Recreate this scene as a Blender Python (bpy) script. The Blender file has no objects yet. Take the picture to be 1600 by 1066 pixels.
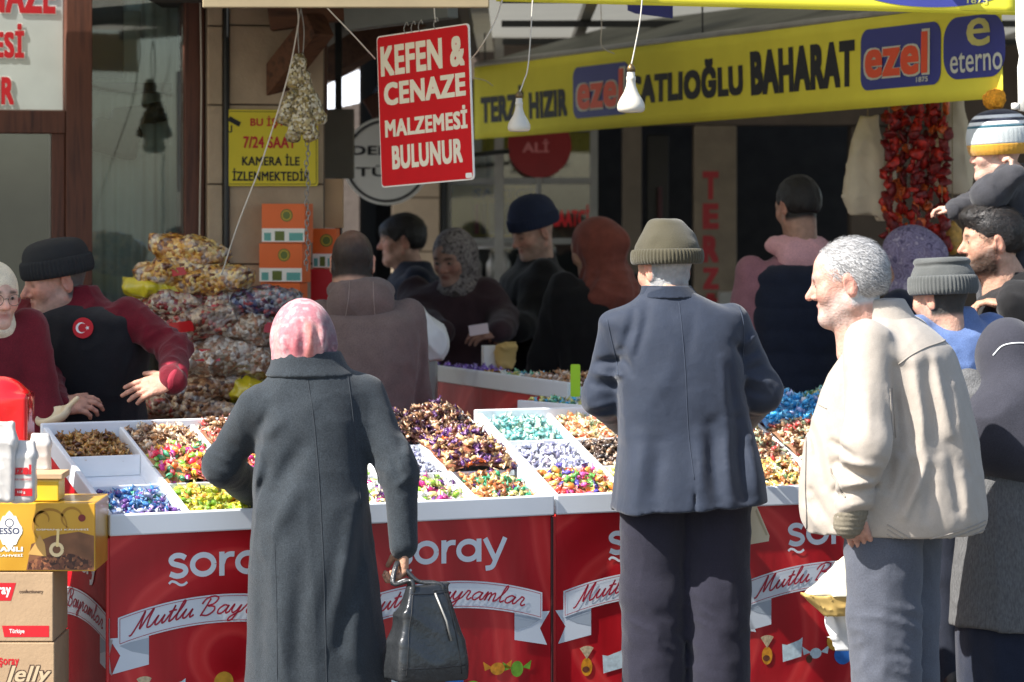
import bpy, bmesh, math, random
import numpy as np
from mathutils import Vector, Matrix

# ------------------------------------------------------------------ camera, light, exposure
SC = bpy.context.scene
COL = SC.collection
FPX, HOR, CAMH = 4800.0, 325.0, 1.70          # focal length in photo pixels, horizon row, lens height
cam_d = bpy.data.cameras.new('camera'); cam = bpy.data.objects.new('camera', cam_d); COL.objects.link(cam)
cam.location = (0, 0, CAMH); cam.rotation_euler = (math.radians(90), 0, 0)
cam_d.sensor_width = 36; cam_d.lens = 36 * FPX / 1600.0
cam_d.shift_y = -(533.0 - HOR) / 1600.0
cam_d.clip_start = 0.5; cam_d.clip_end = 500
cam_d.dof.use_dof = True; cam_d.dof.focus_distance = 9.75; cam_d.dof.aperture_fstop = 4.0
SC.camera = cam

SUN = Vector((-0.62, -0.345, 0.74)).normalized()   # towards the sun
wd = bpy.data.worlds.new('World'); SC.world = wd; wd.use_nodes = True
nt = wd.node_tree; nt.nodes.clear()
wo = nt.nodes.new('ShaderNodeOutputWorld'); wb = nt.nodes.new('ShaderNodeBackground'); ws = nt.nodes.new('ShaderNodeTexSky')
ws.sky_type = 'NISHITA'; ws.sun_disc = False
ws.sun_elevation = math.asin(SUN.z); ws.sun_rotation = math.atan2(SUN.x, SUN.y)
ws.air_density = 1.0; ws.dust_density = 1.5; ws.ozone_density = 1.0
wb.inputs['Strength'].default_value = 0.11
nt.links.new(ws.outputs[0], wb.inputs['Color']); nt.links.new(wb.outputs[0], wo.inputs['Surface'])
sl = bpy.data.lights.new('sun', 'SUN'); sl.energy = 5.0; sl.angle = math.radians(0.53); sl.color = (1.0, 0.965, 0.915)
so = bpy.data.objects.new('sun', sl); COL.objects.link(so); so.rotation_euler = (-SUN).to_track_quat('-Z', 'Y').to_euler()
SC.view_settings.view_transform = 'Standard'; SC.view_settings.look = 'None'
SC.view_settings.gamma = 1.0; SC.view_settings.use_curve_mapping = False; SC.view_settings.exposure = 1.10
SC.cycles.use_denoising = True
SC.cycles.max_bounces = 8; SC.cycles.transparent_max_bounces = 12

def at(px, py, Y):
    return Vector(((px - 800) * Y / FPX, Y, CAMH - (py - HOR) * Y / FPX))
R = math.radians
rnd = random.Random(7)

# ------------------------------------------------------------------ materials
def S(r, g, b):
    f = lambda c: ((c / 255 + 0.055) / 1.055) ** 2.4 if c > 10 else c / 255 / 12.92
    return (f(r), f(g), f(b))
MATS = {}
def nodes_new(m):
    m.use_nodes = True
    n = m.node_tree.nodes; return n, m.node_tree.links, n['Principled BSDF']
def M(name, col=None, rough=0.6, var=0.15, scale=9.0, bump=0.0, bscale=250.0, metal=0.0, coat=0.0, sheen=0.0,
      spec=0.5, stretch=(1, 1, 1), bstretch=(1, 1, 1), col2=None, attr=None, emit=None, trans=0.0):
    if name in MATS: return MATS[name]
    m = bpy.data.materials.new(name); MATS[name] = m
    n, l, b = nodes_new(m)
    b.inputs['Roughness'].default_value = rough; b.inputs['Metallic'].default_value = metal
    b.inputs['Specular IOR Level'].default_value = spec
    if coat: b.inputs['Coat Weight'].default_value = coat; b.inputs['Coat Roughness'].default_value = 0.08
    if sheen: b.inputs['Sheen Weight'].default_value = sheen
    if trans: b.inputs['Transmission Weight'].default_value = trans
    tc = n.new('ShaderNodeTexCoord')
    def noise(sc, st, det=4.0):
        mp = n.new('ShaderNodeMapping'); mp.inputs['Scale'].default_value = st
        l.new(tc.outputs['Object'], mp.inputs['Vector'])
        t = n.new('ShaderNodeTexNoise'); t.inputs['Scale'].default_value = sc; t.inputs['Detail'].default_value = det
        l.new(mp.outputs[0], t.inputs['Vector']); return t
    if attr:
        a = n.new('ShaderNodeVertexColor'); a.layer_name = attr
        t = noise(scale, stretch); mr = n.new('ShaderNodeMapRange')
        mr.inputs[1].default_value = 0.25; mr.inputs[2].default_value = 0.75
        mr.inputs[3].default_value = 1 - var; mr.inputs[4].default_value = 1 + var
        l.new(t.outputs[0], mr.inputs[0])
        vm = n.new('ShaderNodeVectorMath'); vm.operation = 'SCALE'
        l.new(a.outputs[0], vm.inputs[0]); l.new(mr.outputs[0], vm.inputs['Scale']); l.new(vm.outputs[0], b.inputs['Base Color'])
    elif var > 0 or col2:
        t = noise(scale, stretch); cr = n.new('ShaderNodeValToRGB')
        c2 = col2 or tuple(min(1, c * (1 + var)) for c in col)
        c1 = col if col2 else tuple(c * (1 - var) for c in col)
        cr.color_ramp.elements[0].position = 0.3; cr.color_ramp.elements[1].position = 0.7
        cr.color_ramp.elements[0].color = (*c1, 1); cr.color_ramp.elements[1].color = (*c2, 1)
        l.new(t.outputs[0], cr.inputs[0]); l.new(cr.outputs[0], b.inputs['Base Color'])
    else:
        b.inputs['Base Color'].default_value = (*col, 1)
    if bump:
        t2 = noise(bscale, bstretch, 3.0); bp = n.new('ShaderNodeBump')
        bp.inputs['Strength'].default_value = 1.0; bp.inputs['Distance'].default_value = bump
        l.new(t2.outputs[0], bp.inputs['Height']); l.new(bp.outputs[0], b.inputs['Normal'])
    if emit: b.inputs['Emission Color'].default_value = (*emit[:3], 1); b.inputs['Emission Strength'].default_value = emit[3]
    return m

def ramp_mat(name, stops, scale=30.0, rough=0.6, kind='noise', detail=3.0, bump=0.0, coat=0.0, spec=0.5, stretch=(1, 1, 1), const=False, sheen=0.0, rand=False, distort=0.0):
    """colour by a procedural pattern through a ramp of stops [(pos, col)...]"""
    if name in MATS: return MATS[name]
    m = bpy.data.materials.new(name); MATS[name] = m
    n, l, b = nodes_new(m)
    b.inputs['Roughness'].default_value = rough; b.inputs['Specular IOR Level'].default_value = spec
    if coat: b.inputs['Coat Weight'].default_value = coat; b.inputs['Coat Roughness'].default_value = 0.06
    if sheen: b.inputs['Sheen Weight'].default_value = sheen
    tc = n.new('ShaderNodeTexCoord'); mp = n.new('ShaderNodeMapping'); mp.inputs['Scale'].default_value = stretch
    l.new(tc.outputs['Object'], mp.inputs['Vector'])
    if kind == 'voronoi':
        t = n.new('ShaderNodeTexVoronoi'); t.inputs['Scale'].default_value = scale
        sep = n.new('ShaderNodeSeparateColor'); l.new(t.outputs['Color'], sep.inputs[0]); val = sep.outputs[0]; hgt = t.outputs['Distance']
    elif kind == 'wave':
        t = n.new('ShaderNodeTexWave'); t.inputs['Scale'].default_value = scale; t.inputs['Distortion'].default_value = distort
        t.inputs['Detail'].default_value = detail; val = t.outputs[0]; hgt = val
    else:
        t = n.new('ShaderNodeTexNoise'); t.inputs['Scale'].default_value = scale; t.inputs['Detail'].default_value = detail
        t.inputs['Distortion'].default_value = distort; val = t.outputs[0]; hgt = val
    l.new(mp.outputs[0], t.inputs['Vector'])
    cr = n.new('ShaderNodeValToRGB'); e = cr.color_ramp.elements
    if const: cr.color_ramp.interpolation = 'CONSTANT'
    while len(e) < len(stops): e.new(0.5)
    for k, (p, c) in enumerate(stops): e[k].position = p; e[k].color = (*c, 1)
    l.new(val, cr.inputs[0]); l.new(cr.outputs[0], b.inputs['Base Color'])
    if bump:
        bp = n.new('ShaderNodeBump'); bp.inputs['Distance'].default_value = bump; bp.inputs['Strength'].default_value = 1.0
        l.new(hgt, bp.inputs['Height']); l.new(bp.outputs[0], b.inputs['Normal'])
    return m

def cloth(name, col, var=0.12, weave=0.0012, wscale=420.0, rough=0.9, sheen=0.15, stretch=(1, 1, 1), scale=18.0, heather=0.18):
    """woven cloth: thread-scale relief and a mottle of the yarn colour"""
    if name in MATS: return MATS[name]
    m = M(name, col, rough=rough, var=var, scale=scale, sheen=sheen, spec=0.25, stretch=stretch)
    n, l = m.node_tree.nodes, m.node_tree.links; b = n['Principled BSDF']
    tc = n.new('ShaderNodeTexCoord')
    t = n.new('ShaderNodeTexNoise'); t.inputs['Scale'].default_value = wscale; t.inputs['Detail'].default_value = 2
    t2 = n.new('ShaderNodeTexNoise'); t2.inputs['Scale'].default_value = 26; t2.inputs['Detail'].default_value = 5
    l.new(tc.outputs['Object'], t.inputs[0]); l.new(tc.outputs['Object'], t2.inputs[0])
    bp = n.new('ShaderNodeBump'); bp.inputs['Distance'].default_value = weave; bp.inputs['Strength'].default_value = 0.8
    bp2 = n.new('ShaderNodeBump'); bp2.inputs['Distance'].default_value = 0.006; bp2.inputs['Strength'].default_value = 0.35
    l.new(t.outputs[0], bp.inputs['Height']); l.new(t2.outputs[0], bp2.inputs['Height'])
    l.new(bp2.outputs[0], bp.inputs['Normal']); l.new(bp.outputs[0], b.inputs['Normal'])
    if heather and b.inputs['Base Color'].links:      # flecks of lighter and darker yarn
        src = b.inputs['Base Color'].links[0].from_socket; t3 = n.new('ShaderNodeTexNoise'); t3.inputs['Scale'].default_value = 260; t3.inputs['Detail'].default_value = 3
        l.new(tc.outputs['Object'], t3.inputs[0]); mr = n.new('ShaderNodeMapRange'); mr.inputs[1].default_value = 0.3; mr.inputs[2].default_value = 0.7; mr.inputs[3].default_value = 1 - heather; mr.inputs[4].default_value = 1 + heather
        vm = n.new('ShaderNodeVectorMath'); vm.operation = 'SCALE'; l.new(t3.outputs[0], mr.inputs[0]); l.new(src, vm.inputs[0]); l.new(mr.outputs[0], vm.inputs['Scale']); l.new(vm.outputs[0], b.inputs['Base Color'])
    return m

# ------------------------------------------------------------------ object helpers
def tag(o, label=None, cat=None, group=None, kind=None):
    if label: o['label'] = label
    if cat: o['category'] = cat
    if group: o['group'] = group
    if kind: o['kind'] = kind
    return o
def empty(name, loc=(0, 0, 0), rz=0.0, label=None, cat=None, group=None):
    o = bpy.data.objects.new(name, None); COL.objects.link(o)
    o.location = loc; o.rotation_euler = (0, 0, rz); o.empty_display_size = 0.1
    return tag(o, label, cat, group)
def link(name, me, mat=None, parent=None, loc=None, rot=None, smooth=None):
    o = bpy.data.objects.new(name, me); COL.objects.link(o)
    if mat is not None and not me.materials: me.materials.append(mat)
    if parent: o.parent = parent
    if loc is not None: o.location = loc
    if rot is not None: o.rotation_euler = rot
    if smooth is not None: me.polygons.foreach_set('use_smooth', [smooth] * len(me.polygons))
    return o
def mesh(name, v, f, mat=None, parent=None, smooth=False, loc=None, rot=None):
    me = bpy.data.meshes.new(name)
    me.from_pydata([tuple(map(float, p)) for p in v], [], [tuple(map(int, q)) for q in f]); me.update()
    return link(name, me, mat, parent, loc, rot, smooth)

class MB:
    """collects simple solids into ONE mesh"""
    def __init__(s): s.v = []; s.f = []; s.m = []
    def add(s, v, f, mi=0):
        o = len(s.v); s.v += [tuple(p) for p in v]; s.f += [tuple(i + o for i in q) for q in f]; s.m += [mi] * len(f); return s
    def box(s, c, d, rot=None, mi=0, bev=0.0):
        hx, hy, hz = d[0] / 2, d[1] / 2, d[2] / 2
        if bev > 0:
            b = min(bev, hx * .9, hy * .9, hz * .9)
            bm = bmesh.new(); bmesh.ops.create_cube(bm, size=1.0)
            for v in bm.verts: v.co = Vector((v.co.x * 2 * hx, v.co.y * 2 * hy, v.co.z * 2 * hz))
            bmesh.ops.bevel(bm, geom=bm.edges[:], offset=b, segments=2, affect='EDGES', profile=0.5)
            bm.verts.index_update()
            v = [w.co.copy() for w in bm.verts]; f = [[w.index for w in q.verts] for q in bm.faces]; bm.free()
        else:
            v = [Vector((x * hx, y * hy, z * hz)) for x in (-1, 1) for y in (-1, 1) for z in (-1, 1)]
            f = [(0, 1, 3, 2), (4, 6, 7, 5), (0, 4, 5, 1), (2, 3, 7, 6), (0, 2, 6, 4), (1, 5, 7, 3)]
        if rot is not None: v = [rot @ p for p in v]
        c = Vector(c); return s.add([p + c for p in v], f, mi)
    def prism(s, pts, y0, y1, mi=0):
        """outline in x,z extruded along y"""
        n = len(pts); v = [(p[0], y0, p[1]) for p in pts] + [(p[0], y1, p[1]) for p in pts]
        f = [tuple(range(n)), tuple(range(2 * n - 1, n - 1, -1))] + [(i, i + n, (i + 1) % n + n, (i + 1) % n) for i in range(n)]
        return s.add(v, f, mi)
    def tube(s, pts, r, n=8, mi=0, caps=True):
        pts = [Vector(p) for p in pts]; rs = r if isinstance(r, (list, tuple)) else [r] * len(pts)
        v = []; f = []; up = None
        for i, p in enumerate(pts):
            d = (pts[min(i + 1, len(pts) - 1)] - pts[max(i - 1, 0)]).normalized()
            if up is None: up = d.orthogonal().normalized()
            up = (up - d * up.dot(d)); up = up.normalized() if up.length > 1e-5 else d.orthogonal().normalized()
            sd = d.cross(up)
            for k in range(n):
                a = 2 * math.pi * k / n; v.append(p + (up * math.cos(a) + sd * math.sin(a)) * rs[i])
        for i in range(len(pts) - 1):
            for k in range(n): f.append((i * n + k, i * n + (k + 1) % n, (i + 1) * n + (k + 1) % n, (i + 1) * n + k))
        if caps: f.append(tuple(range(n - 1, -1, -1))); f.append(tuple(range((len(pts) - 1) * n, len(pts) * n)))
        return s.add(v, f, mi)
    def lathe(s, prof, n=24, c=(0, 0, 0), sx=1.0, sy=1.0, mi=0, rib=0, amp=0.0):
        v = []; f = []; c = Vector(c)
        for r, z in prof:
            for k in range(n):
                a = 2 * math.pi * k / n; q = r * (1 + (amp * math.cos(rib * a) if rib else 0))
                v.append(c + Vector((q * sx * math.cos(a), q * sy * math.sin(a), z)))
        for i in range(len(prof) - 1):
            for k in range(n): f.append((i * n + k, i * n + (k + 1) % n, (i + 1) * n + (k + 1) % n, (i + 1) * n + k))
        f.append(tuple(range(n - 1, -1, -1))); f.append(tuple(range((len(prof) - 1) * n, len(prof) * n)))
        return s.add(v, f, mi)
    def build(s, name, mats, parent=None, smooth=False, loc=None, rot=None):
        o = mesh(name, s.v, s.f, None, parent, smooth, loc, rot)
        for m in (mats if isinstance(mats, (list, tuple)) else [mats]): o.data.materials.append(m)
        if any(s.m): o.data.polygons.foreach_set('material_index', s.m)
        return o

def ribbon(pts, w, z=0.0, closed=False):
    """flat stroke of width w (number or list) along 2-D points -> verts, faces in x,z (y=z)"""
    P = [np.array(p, float) for p in pts]; n = len(P); ws_ = w if isinstance(w, (list, tuple)) else [w] * n
    v = []; f = []
    for i in range(n):
        a = P[(i - 1) % n] if closed else P[max(i - 1, 0)]; b = P[(i + 1) % n] if closed else P[min(i + 1, n - 1)]
        d = b - a; L = np.hypot(*d) or 1; nrm = np.array([-d[1], d[0]]) / L
        v += [(P[i][0] + nrm[0] * ws_[i] / 2, z, P[i][1] + nrm[1] * ws_[i] / 2), (P[i][0] - nrm[0] * ws_[i] / 2, z, P[i][1] - nrm[1] * ws_[i] / 2)]
    m = n if closed else n - 1
    for i in range(m):
        j = (i + 1) % n; f.append((2 * i, 2 * j, 2 * j + 1, 2 * i + 1))
    return v, f
def spline(pts, k=8, closed=False):
    """Catmull-Rom through points"""
    P = [np.array(p, float) for p in pts]; n = len(P); out = []
    for i in range(n if closed else n - 1):
        p0 = P[(i - 1) % n] if closed or i > 0 else P[0]; p1 = P[i]; p2 = P[(i + 1) % n]
        p3 = P[(i + 2) % n] if closed or i + 2 < n else P[n - 1]
        for j in range(k):
            t = j / k
            out.append(0.5 * (2 * p1 + (p2 - p0) * t + (2 * p0 - 5 * p1 + 4 * p2 - p3) * t * t + (3 * p1 - p0 - 3 * p2 + p3) * t ** 3))
    if not closed: out.append(P[-1])
    return out
def arc(cx, cy, r, a0, a1, n=20, ry=None):
    return [(cx + r * math.cos(R(a0 + (a1 - a0) * i / n)), cy + (ry or r) * math.sin(R(a0 + (a1 - a0) * i / n))) for i in range(n + 1)]

_tc = {}
def text_mesh(body, bold=0.0, shear=0.0):
    key = (body, bold, shear)
    if key in _tc: return _tc[key]
    d = bpy.data.curves.new('t', 'FONT'); d.body = body; d.size = 1.0; d.shear = shear; d.space_character = 1 + bold * 1.6; d.resolution_u = 3
    o = bpy.data.objects.new('t', d); COL.objects.link(o)
    dg = bpy.context.evaluated_depsgraph_get(); me = bpy.data.meshes.new_from_object(o.evaluated_get(dg))
    v = np.array([p.co[:] for p in me.vertices]); f = [list(p.vertices) for p in me.polygons]
    bpy.data.objects.remove(o); bpy.data.curves.remove(d); bpy.data.meshes.remove(me)
    if bold:
        V = []; F = []
        for k, (ex, ey) in enumerate(((-1, -1), (1, -1), (1, 1), (-1, 1), (0, -1), (0, 1), (-1, 0), (1, 0), (0, 0))):
            o_ = len(v) * k
            w = v.copy(); w[:, 0] += bold * ex; w[:, 1] += bold * 0.8 * ey; w[:, 2] += 0.0004 * k / 10
            V.append(w); F += [[i + o_ for i in q] for q in f]
        v = np.vstack(V); f = F
    _tc[key] = (v, f); return v, f
def text(body, x0, x1, z0, z1, y, mat, parent, name='lettering', bold=0.03, shear=0.0, slope=0.0, warp=None):
    """letters fitted into the rectangle x0..x1, z0..z1 on a panel facing -y at depth y (cap height = z0..z1)"""
    v, f = text_mesh(body, bold, shear)
    lo = v.min(0); hi = v.max(0)
    X = x0 + (v[:, 0] - lo[0]) / (hi[0] - lo[0]) * (x1 - x0); Z = z0 + (v[:, 1] - lo[1]) / (hi[1] - lo[1]) * (z1 - z0)
    Z = Z + slope * (X - x0)
    Y = y - v[:, 2] * 0.6
    if warp: X, Y, Z = warp(X, Y, Z)
    return mesh(name, np.stack([X, Y, Z], 1), f, mat, parent)

def obox(name, c, d, mat, parent=None, bev=0.0, rot=None, loc=None):
    return MB().box(c, d, rot, 0, bev).build(name, mat, parent, smooth=False, loc=loc)
# ------------------------------------------------------------------ smooth solids: distance fields meshed on a grid
def _hash(i, j, k, s):
    h = (i.astype(np.int64) * 374761393 + j.astype(np.int64) * 668265263 + k.astype(np.int64) * 2147483647 + s * 974634777) & 0xffffffff
    h = ((h ^ (h >> 13)) * 1274126177) & 0xffffffff
    return ((h ^ (h >> 16)) & 0xffff).astype(np.float32) / 65535.0
def vnoise(x, y, z, s=0):
    xi = np.floor(x); yi = np.floor(y); zi = np.floor(z)
    u = x - xi; v = y - yi; w = z - zi
    u = u * u * (3 - 2 * u); v = v * v * (3 - 2 * v); w = w * w * (3 - 2 * w)
    r = 0
    for a in (0, 1):
        for b in (0, 1):
            for c in (0, 1):
                r = r + (u if a else 1 - u) * (v if b else 1 - v) * (w if c else 1 - w) * _hash(xi + a, yi + b, zi + c, s)
    return r
def ridge(n): return 1 - np.abs(2 * n - 1)
def sstep(a, b, x):
    t = np.clip((x - a) / (b - a), 0, 1); return t * t * (3 - 2 * t)

class F:
    def __init__(s, res): s.res = res; s.p = []
    def _add(s, lo, hi, fn, k, op): s.p.append((np.array(lo, float), np.array(hi, float), fn, k, op)); return s
    def cap(s, a, b, r1, r2=None, k=0.02, op=1, flat=None):
        a = np.array(a, float); b = np.array(b, float); r2 = r1 if r2 is None else r2; m = max(r1, r2)
        ab = b - a; L2 = max(float(ab @ ab), 1e-9)
        def fn(x, y, z):
            px, py, pz = x - a[0], y - a[1], z - a[2]
            t = np.clip((px * ab[0] + py * ab[1] + pz * ab[2]) / L2, 0, 1)
            return np.sqrt((px - t * ab[0]) ** 2 + (py - t * ab[1]) ** 2 + (pz - t * ab[2]) ** 2) - (r1 + (r2 - r1) * t)
        return s._add(np.minimum(a, b) - m, np.maximum(a, b) + m, fn, k, op)
    def chain(s, pts, rs, k=0.02):
        for i in range(len(pts) - 1): s.cap(pts[i], pts[i + 1], rs[i], rs[i + 1], k)
        return s
    def ell(s, c, r, rot=None, k=0.02, op=1):
        c = np.array(c, float); r = np.array(r, float); m = r.max()
        Rm = np.array(rot.to_3x3()) if rot is not None else None
        def fn(x, y, z):
            px, py, pz = x - c[0], y - c[1], z - c[2]
            if Rm is not None:
                px, py, pz = (Rm[0, 0] * px + Rm[1, 0] * py + Rm[2, 0] * pz, Rm[0, 1] * px + Rm[1, 1] * py + Rm[2, 1] * pz, Rm[0, 2] * px + Rm[1, 2] * py + Rm[2, 2] * pz)
            k0 = np.sqrt((px / r[0]) ** 2 + (py / r[1]) ** 2 + (pz / r[2]) ** 2)
            k1 = np.sqrt((px / r[0] ** 2) ** 2 + (py / r[1] ** 2) ** 2 + (pz / r[2] ** 2) ** 2) + 1e-6
            return k0 * (k0 - 1) / k1
        e = m if rot is not None else r
        return s._add(c - e, c + e, fn, k, op)
    def loft(s, secs, k=0.03, n=2.2, op=1):
        """secs: (z, rx, ry, cx, cy) from low to high; flat ends"""
        q = np.array(sorted(secs), float)
        if len(q) > 3:                                   # smooth the sections into a flowing outline
            z0 = q[:, 0]; dz = np.diff(z0); sl = np.diff(q[:, 1:], axis=0) / dz[:, None]
            tg = np.vstack([sl[:1], (sl[:-1] * dz[1:, None] + sl[1:] * dz[:-1, None]) / (dz[1:] + dz[:-1])[:, None], sl[-1:]])
            out = []
            for i in range(len(q) - 1):
                for t in np.linspace(0, 1, 9)[:-1]:
                    a, b, c, d = 2 * t ** 3 - 3 * t ** 2 + 1, t ** 3 - 2 * t ** 2 + t, -2 * t ** 3 + 3 * t ** 2, t ** 3 - t ** 2
                    out.append(np.concatenate([[z0[i] + t * dz[i]], np.maximum(a * q[i, 1:] + b * dz[i] * tg[i] + c * q[i + 1, 1:] + d * dz[i] * tg[i + 1], [0.002, 0.002, -9, -9])]))
            q = np.array(out + [q[-1]])
        def fn(x, y, z):
            rx, ry, cx, cy = [np.interp(z, q[:, 0], q[:, i]) for i in (1, 2, 3, 4)]
            e = (np.abs((x - cx) / rx) ** n + np.abs((y - cy) / ry) ** n) ** (1 / n)
            d = (e - 1) * np.minimum(rx, ry)
            return np.maximum(np.maximum(d, q[0, 0] - z), z - q[-1, 0])
        lo = [(q[:, 3] - q[:, 1]).min(), (q[:, 4] - q[:, 2]).min(), q[0, 0]]; hi = [(q[:, 3] + q[:, 1]).max(), (q[:, 4] + q[:, 2]).max(), q[-1, 0]]
        return s._add(lo, hi, fn, k, op)
    def box(s, c, h, rot=None, rnd_=0.01, k=0.01, op=1):
        c = np.array(c, float); h = np.array(h, float); Rm = np.array(rot.to_3x3()) if rot is not None else np.eye(3)
        def fn(x, y, z):
            px, py, pz = x - c[0], y - c[1], z - c[2]
            qx = np.abs(Rm[0, 0] * px + Rm[1, 0] * py + Rm[2, 0] * pz) - h[0] + rnd_
            qy = np.abs(Rm[0, 1] * px + Rm[1, 1] * py + Rm[2, 1] * pz) - h[1] + rnd_
            qz = np.abs(Rm[0, 2] * px + Rm[1, 2] * py + Rm[2, 2] * pz) - h[2] + rnd_
            return np.sqrt(np.maximum(qx, 0) ** 2 + np.maximum(qy, 0) ** 2 + np.maximum(qz, 0) ** 2) + np.minimum(np.maximum(qx, np.maximum(qy, qz)), 0) - rnd_
        e = np.abs(Rm) @ h
        return s._add(c - e, c + e, fn, k, op)
    def plane(s, pnt, nrm, k=0.004):
        """cut away the side the normal points to"""
        p = np.array(pnt, float); n = np.array(nrm, float); n /= np.linalg.norm(n)
        s.p.append((None, None, lambda x, y, z: -((x - p[0]) * n[0] + (y - p[1]) * n[1] + (z - p[2]) * n[2]), k, -1)); return s
    def mesh(s, disp=None, smooth=1):
        res = s.res; add = [p for p in s.p if p[4] == 1]
        lo = np.min([p[0] for p in add], 0) - 4 * res - 0.012; hi = np.max([p[1] for p in add], 0) + 4 * res + 0.012
        n = np.ceil((hi - lo) / res).astype(int) + 1
        ax = [(lo[i] + res * np.arange(n[i])).astype(np.float32) for i in range(3)]
        D = np.ones(n, np.float32)
        for l_, h_, fn, k, op in s.p:
            if l_ is None: i0 = np.zeros(3, int); i1 = n
            else:
                e = k + 3 * res + 0.012
                i0 = np.clip(np.floor((l_ - e - lo) / res).astype(int), 0, n); i1 = np.clip(np.ceil((h_ + e - lo) / res).astype(int) + 1, 0, n)
            if (i1 <= i0).any(): continue
            sl_ = tuple(slice(a, b) for a, b in zip(i0, i1))
            d = fn(ax[0][sl_[0]][:, None, None], ax[1][sl_[1]][None, :, None], ax[2][sl_[2]][None, None, :]).astype(np.float32)
            A = D[sl_]
            if op == 1: h = np.maximum(k - np.abs(A - d), 0) / k; D[sl_] = np.minimum(A, d) - h * h * k * 0.25
            else: d = -d; h = np.maximum(k - np.abs(A - d), 0) / k; D[sl_] = np.maximum(A, d) + h * h * k * 0.25
        if disp is not None:
            m = np.nonzero(np.abs(D) < 0.035)
            D[m] -= disp(ax[0][m[0]], ax[1][m[1]], ax[2][m[2]]).astype(np.float32)
        D[0] = D[-1] = 1; D[:, 0] = D[:, -1] = 1; D[:, :, 0] = D[:, :, -1] = 1
        return nets(D, lo, res, smooth)

def nets(D, lo, res, smooth):
    ins = D < 0
    c = np.zeros(np.array(D.shape) - 1, np.int8)
    off = [(a, b, e) for a in (0, 1) for b in (0, 1) for e in (0, 1)]
    for a, b, e in off: c += ins[a:D.shape[0] - 1 + a, b:D.shape[1] - 1 + b, e:D.shape[2] - 1 + e]
    cells = np.nonzero((c > 0) & (c < 8)); N = len(cells[0])
    idx = -np.ones(c.shape, np.int64); idx[cells] = np.arange(N)
    val = {o: D[cells[0] + o[0], cells[1] + o[1], cells[2] + o[2]] for o in off}
    acc = np.zeros((N, 3)); cnt = np.zeros(N)
    for o in off:
        for axis in range(3):
            if o[axis]: continue
            p = list(o); p[axis] = 1; p = tuple(p); v0, v1 = val[o], val[p]
            mk = (v0 < 0) != (v1 < 0); t = np.where(mk, v0 / np.where(mk, v0 - v1, 1), 0)
            w = np.array(o, float)[None, :].repeat(N, 0); w[:, axis] += t
            acc += w * mk[:, None]; cnt += mk
    V = (np.stack(cells, 1) + acc / cnt[:, None]) * res + lo
    Q = []
    for axis in range(3):
        a0 = [slice(None)] * 3; a1 = [slice(None)] * 3; a0[axis] = slice(0, -1); a1[axis] = slice(1, None)
        s0 = ins[tuple(a0)]; s1 = ins[tuple(a1)]
        e = np.stack(np.nonzero(s0 != s1), 1)
        b, d = (axis + 1) % 3, (axis + 2) % 3
        e = e[(e[:, b] > 0) & (e[:, d] > 0)]
        def g(db, dd): q = e.copy(); q[:, b] -= db; q[:, d] -= dd; return idx[q[:, 0], q[:, 1], q[:, 2]]
        q = np.stack([g(1, 1), g(0, 1), g(0, 0), g(1, 0)], 1)
        fl = ~s0[e[:, 0], e[:, 1], e[:, 2]]
        q[fl] = q[fl][:, ::-1]; Q.append(q)
    Q = np.concatenate(Q); Q = Q[(Q >= 0).all(1)]
    for _ in range(smooth):
        for lam in (0.5, -0.45):
            A = np.zeros_like(V); n = np.zeros(len(V))
            for i in range(4):
                w = V[Q[:, (i + 1) % 4]] + V[Q[:, (i + 3) % 4]]
                for j in range(3): A[:, j] += np.bincount(Q[:, i], w[:, j], len(V))
                n += 2 * np.bincount(Q[:, i], minlength=len(V))
            V = V + lam * (A / np.maximum(n, 1)[:, None] - V)
    return V, Q
def fast_mesh(name, V, Q, mat=None, parent=None, col=None, smooth=True):
    me = bpy.data.meshes.new(name); n = len(Q)
    me.vertices.add(len(V)); me.vertices.foreach_set('co', np.ascontiguousarray(V, np.float32).ravel())
    me.loops.add(n * 4); me.polygons.add(n)
    me.loops.foreach_set('vertex_index', np.ascontiguousarray(Q, np.int32).ravel())
    me.polygons.foreach_set('loop_start', np.arange(0, n * 4, 4, dtype=np.int32))
    try: me.polygons.foreach_set('loop_total', np.full(n, 4, np.int32))
    except Exception: pass
    me.update(); me.polygons.foreach_set('use_smooth', np.full(n, smooth))
    if col is not None:
        ca = me.color_attributes.new('Col', 'FLOAT_COLOR', 'POINT')
        ca.data.foreach_set('color', np.concatenate([col, np.ones((len(V), 1))], 1).astype(np.float32).ravel())
    me.validate()
    return link(name, me, mat, parent)
# ------------------------------------------------------------------ people
SKIN = M('skin', attr='Col', rough=0.55, var=0.22, scale=42, bump=0.0022, bscale=130, spec=0.3)
SKIN.node_tree.nodes['Principled BSDF'].inputs['Subsurface Weight'].default_value = 0.12
SKIN.node_tree.nodes['Principled BSDF'].inputs['Subsurface Scale'].default_value = 0.012
EYE = M('eye_white', (0.40, 0.37, 0.34), rough=0.2, var=0.0); IRIS = M('iris', (0.03, 0.018, 0.01), rough=0.15, var=0.0)
SHOE = M('shoe_leather', (0.02, 0.018, 0.016), rough=0.4, bump=0.001)

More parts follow.
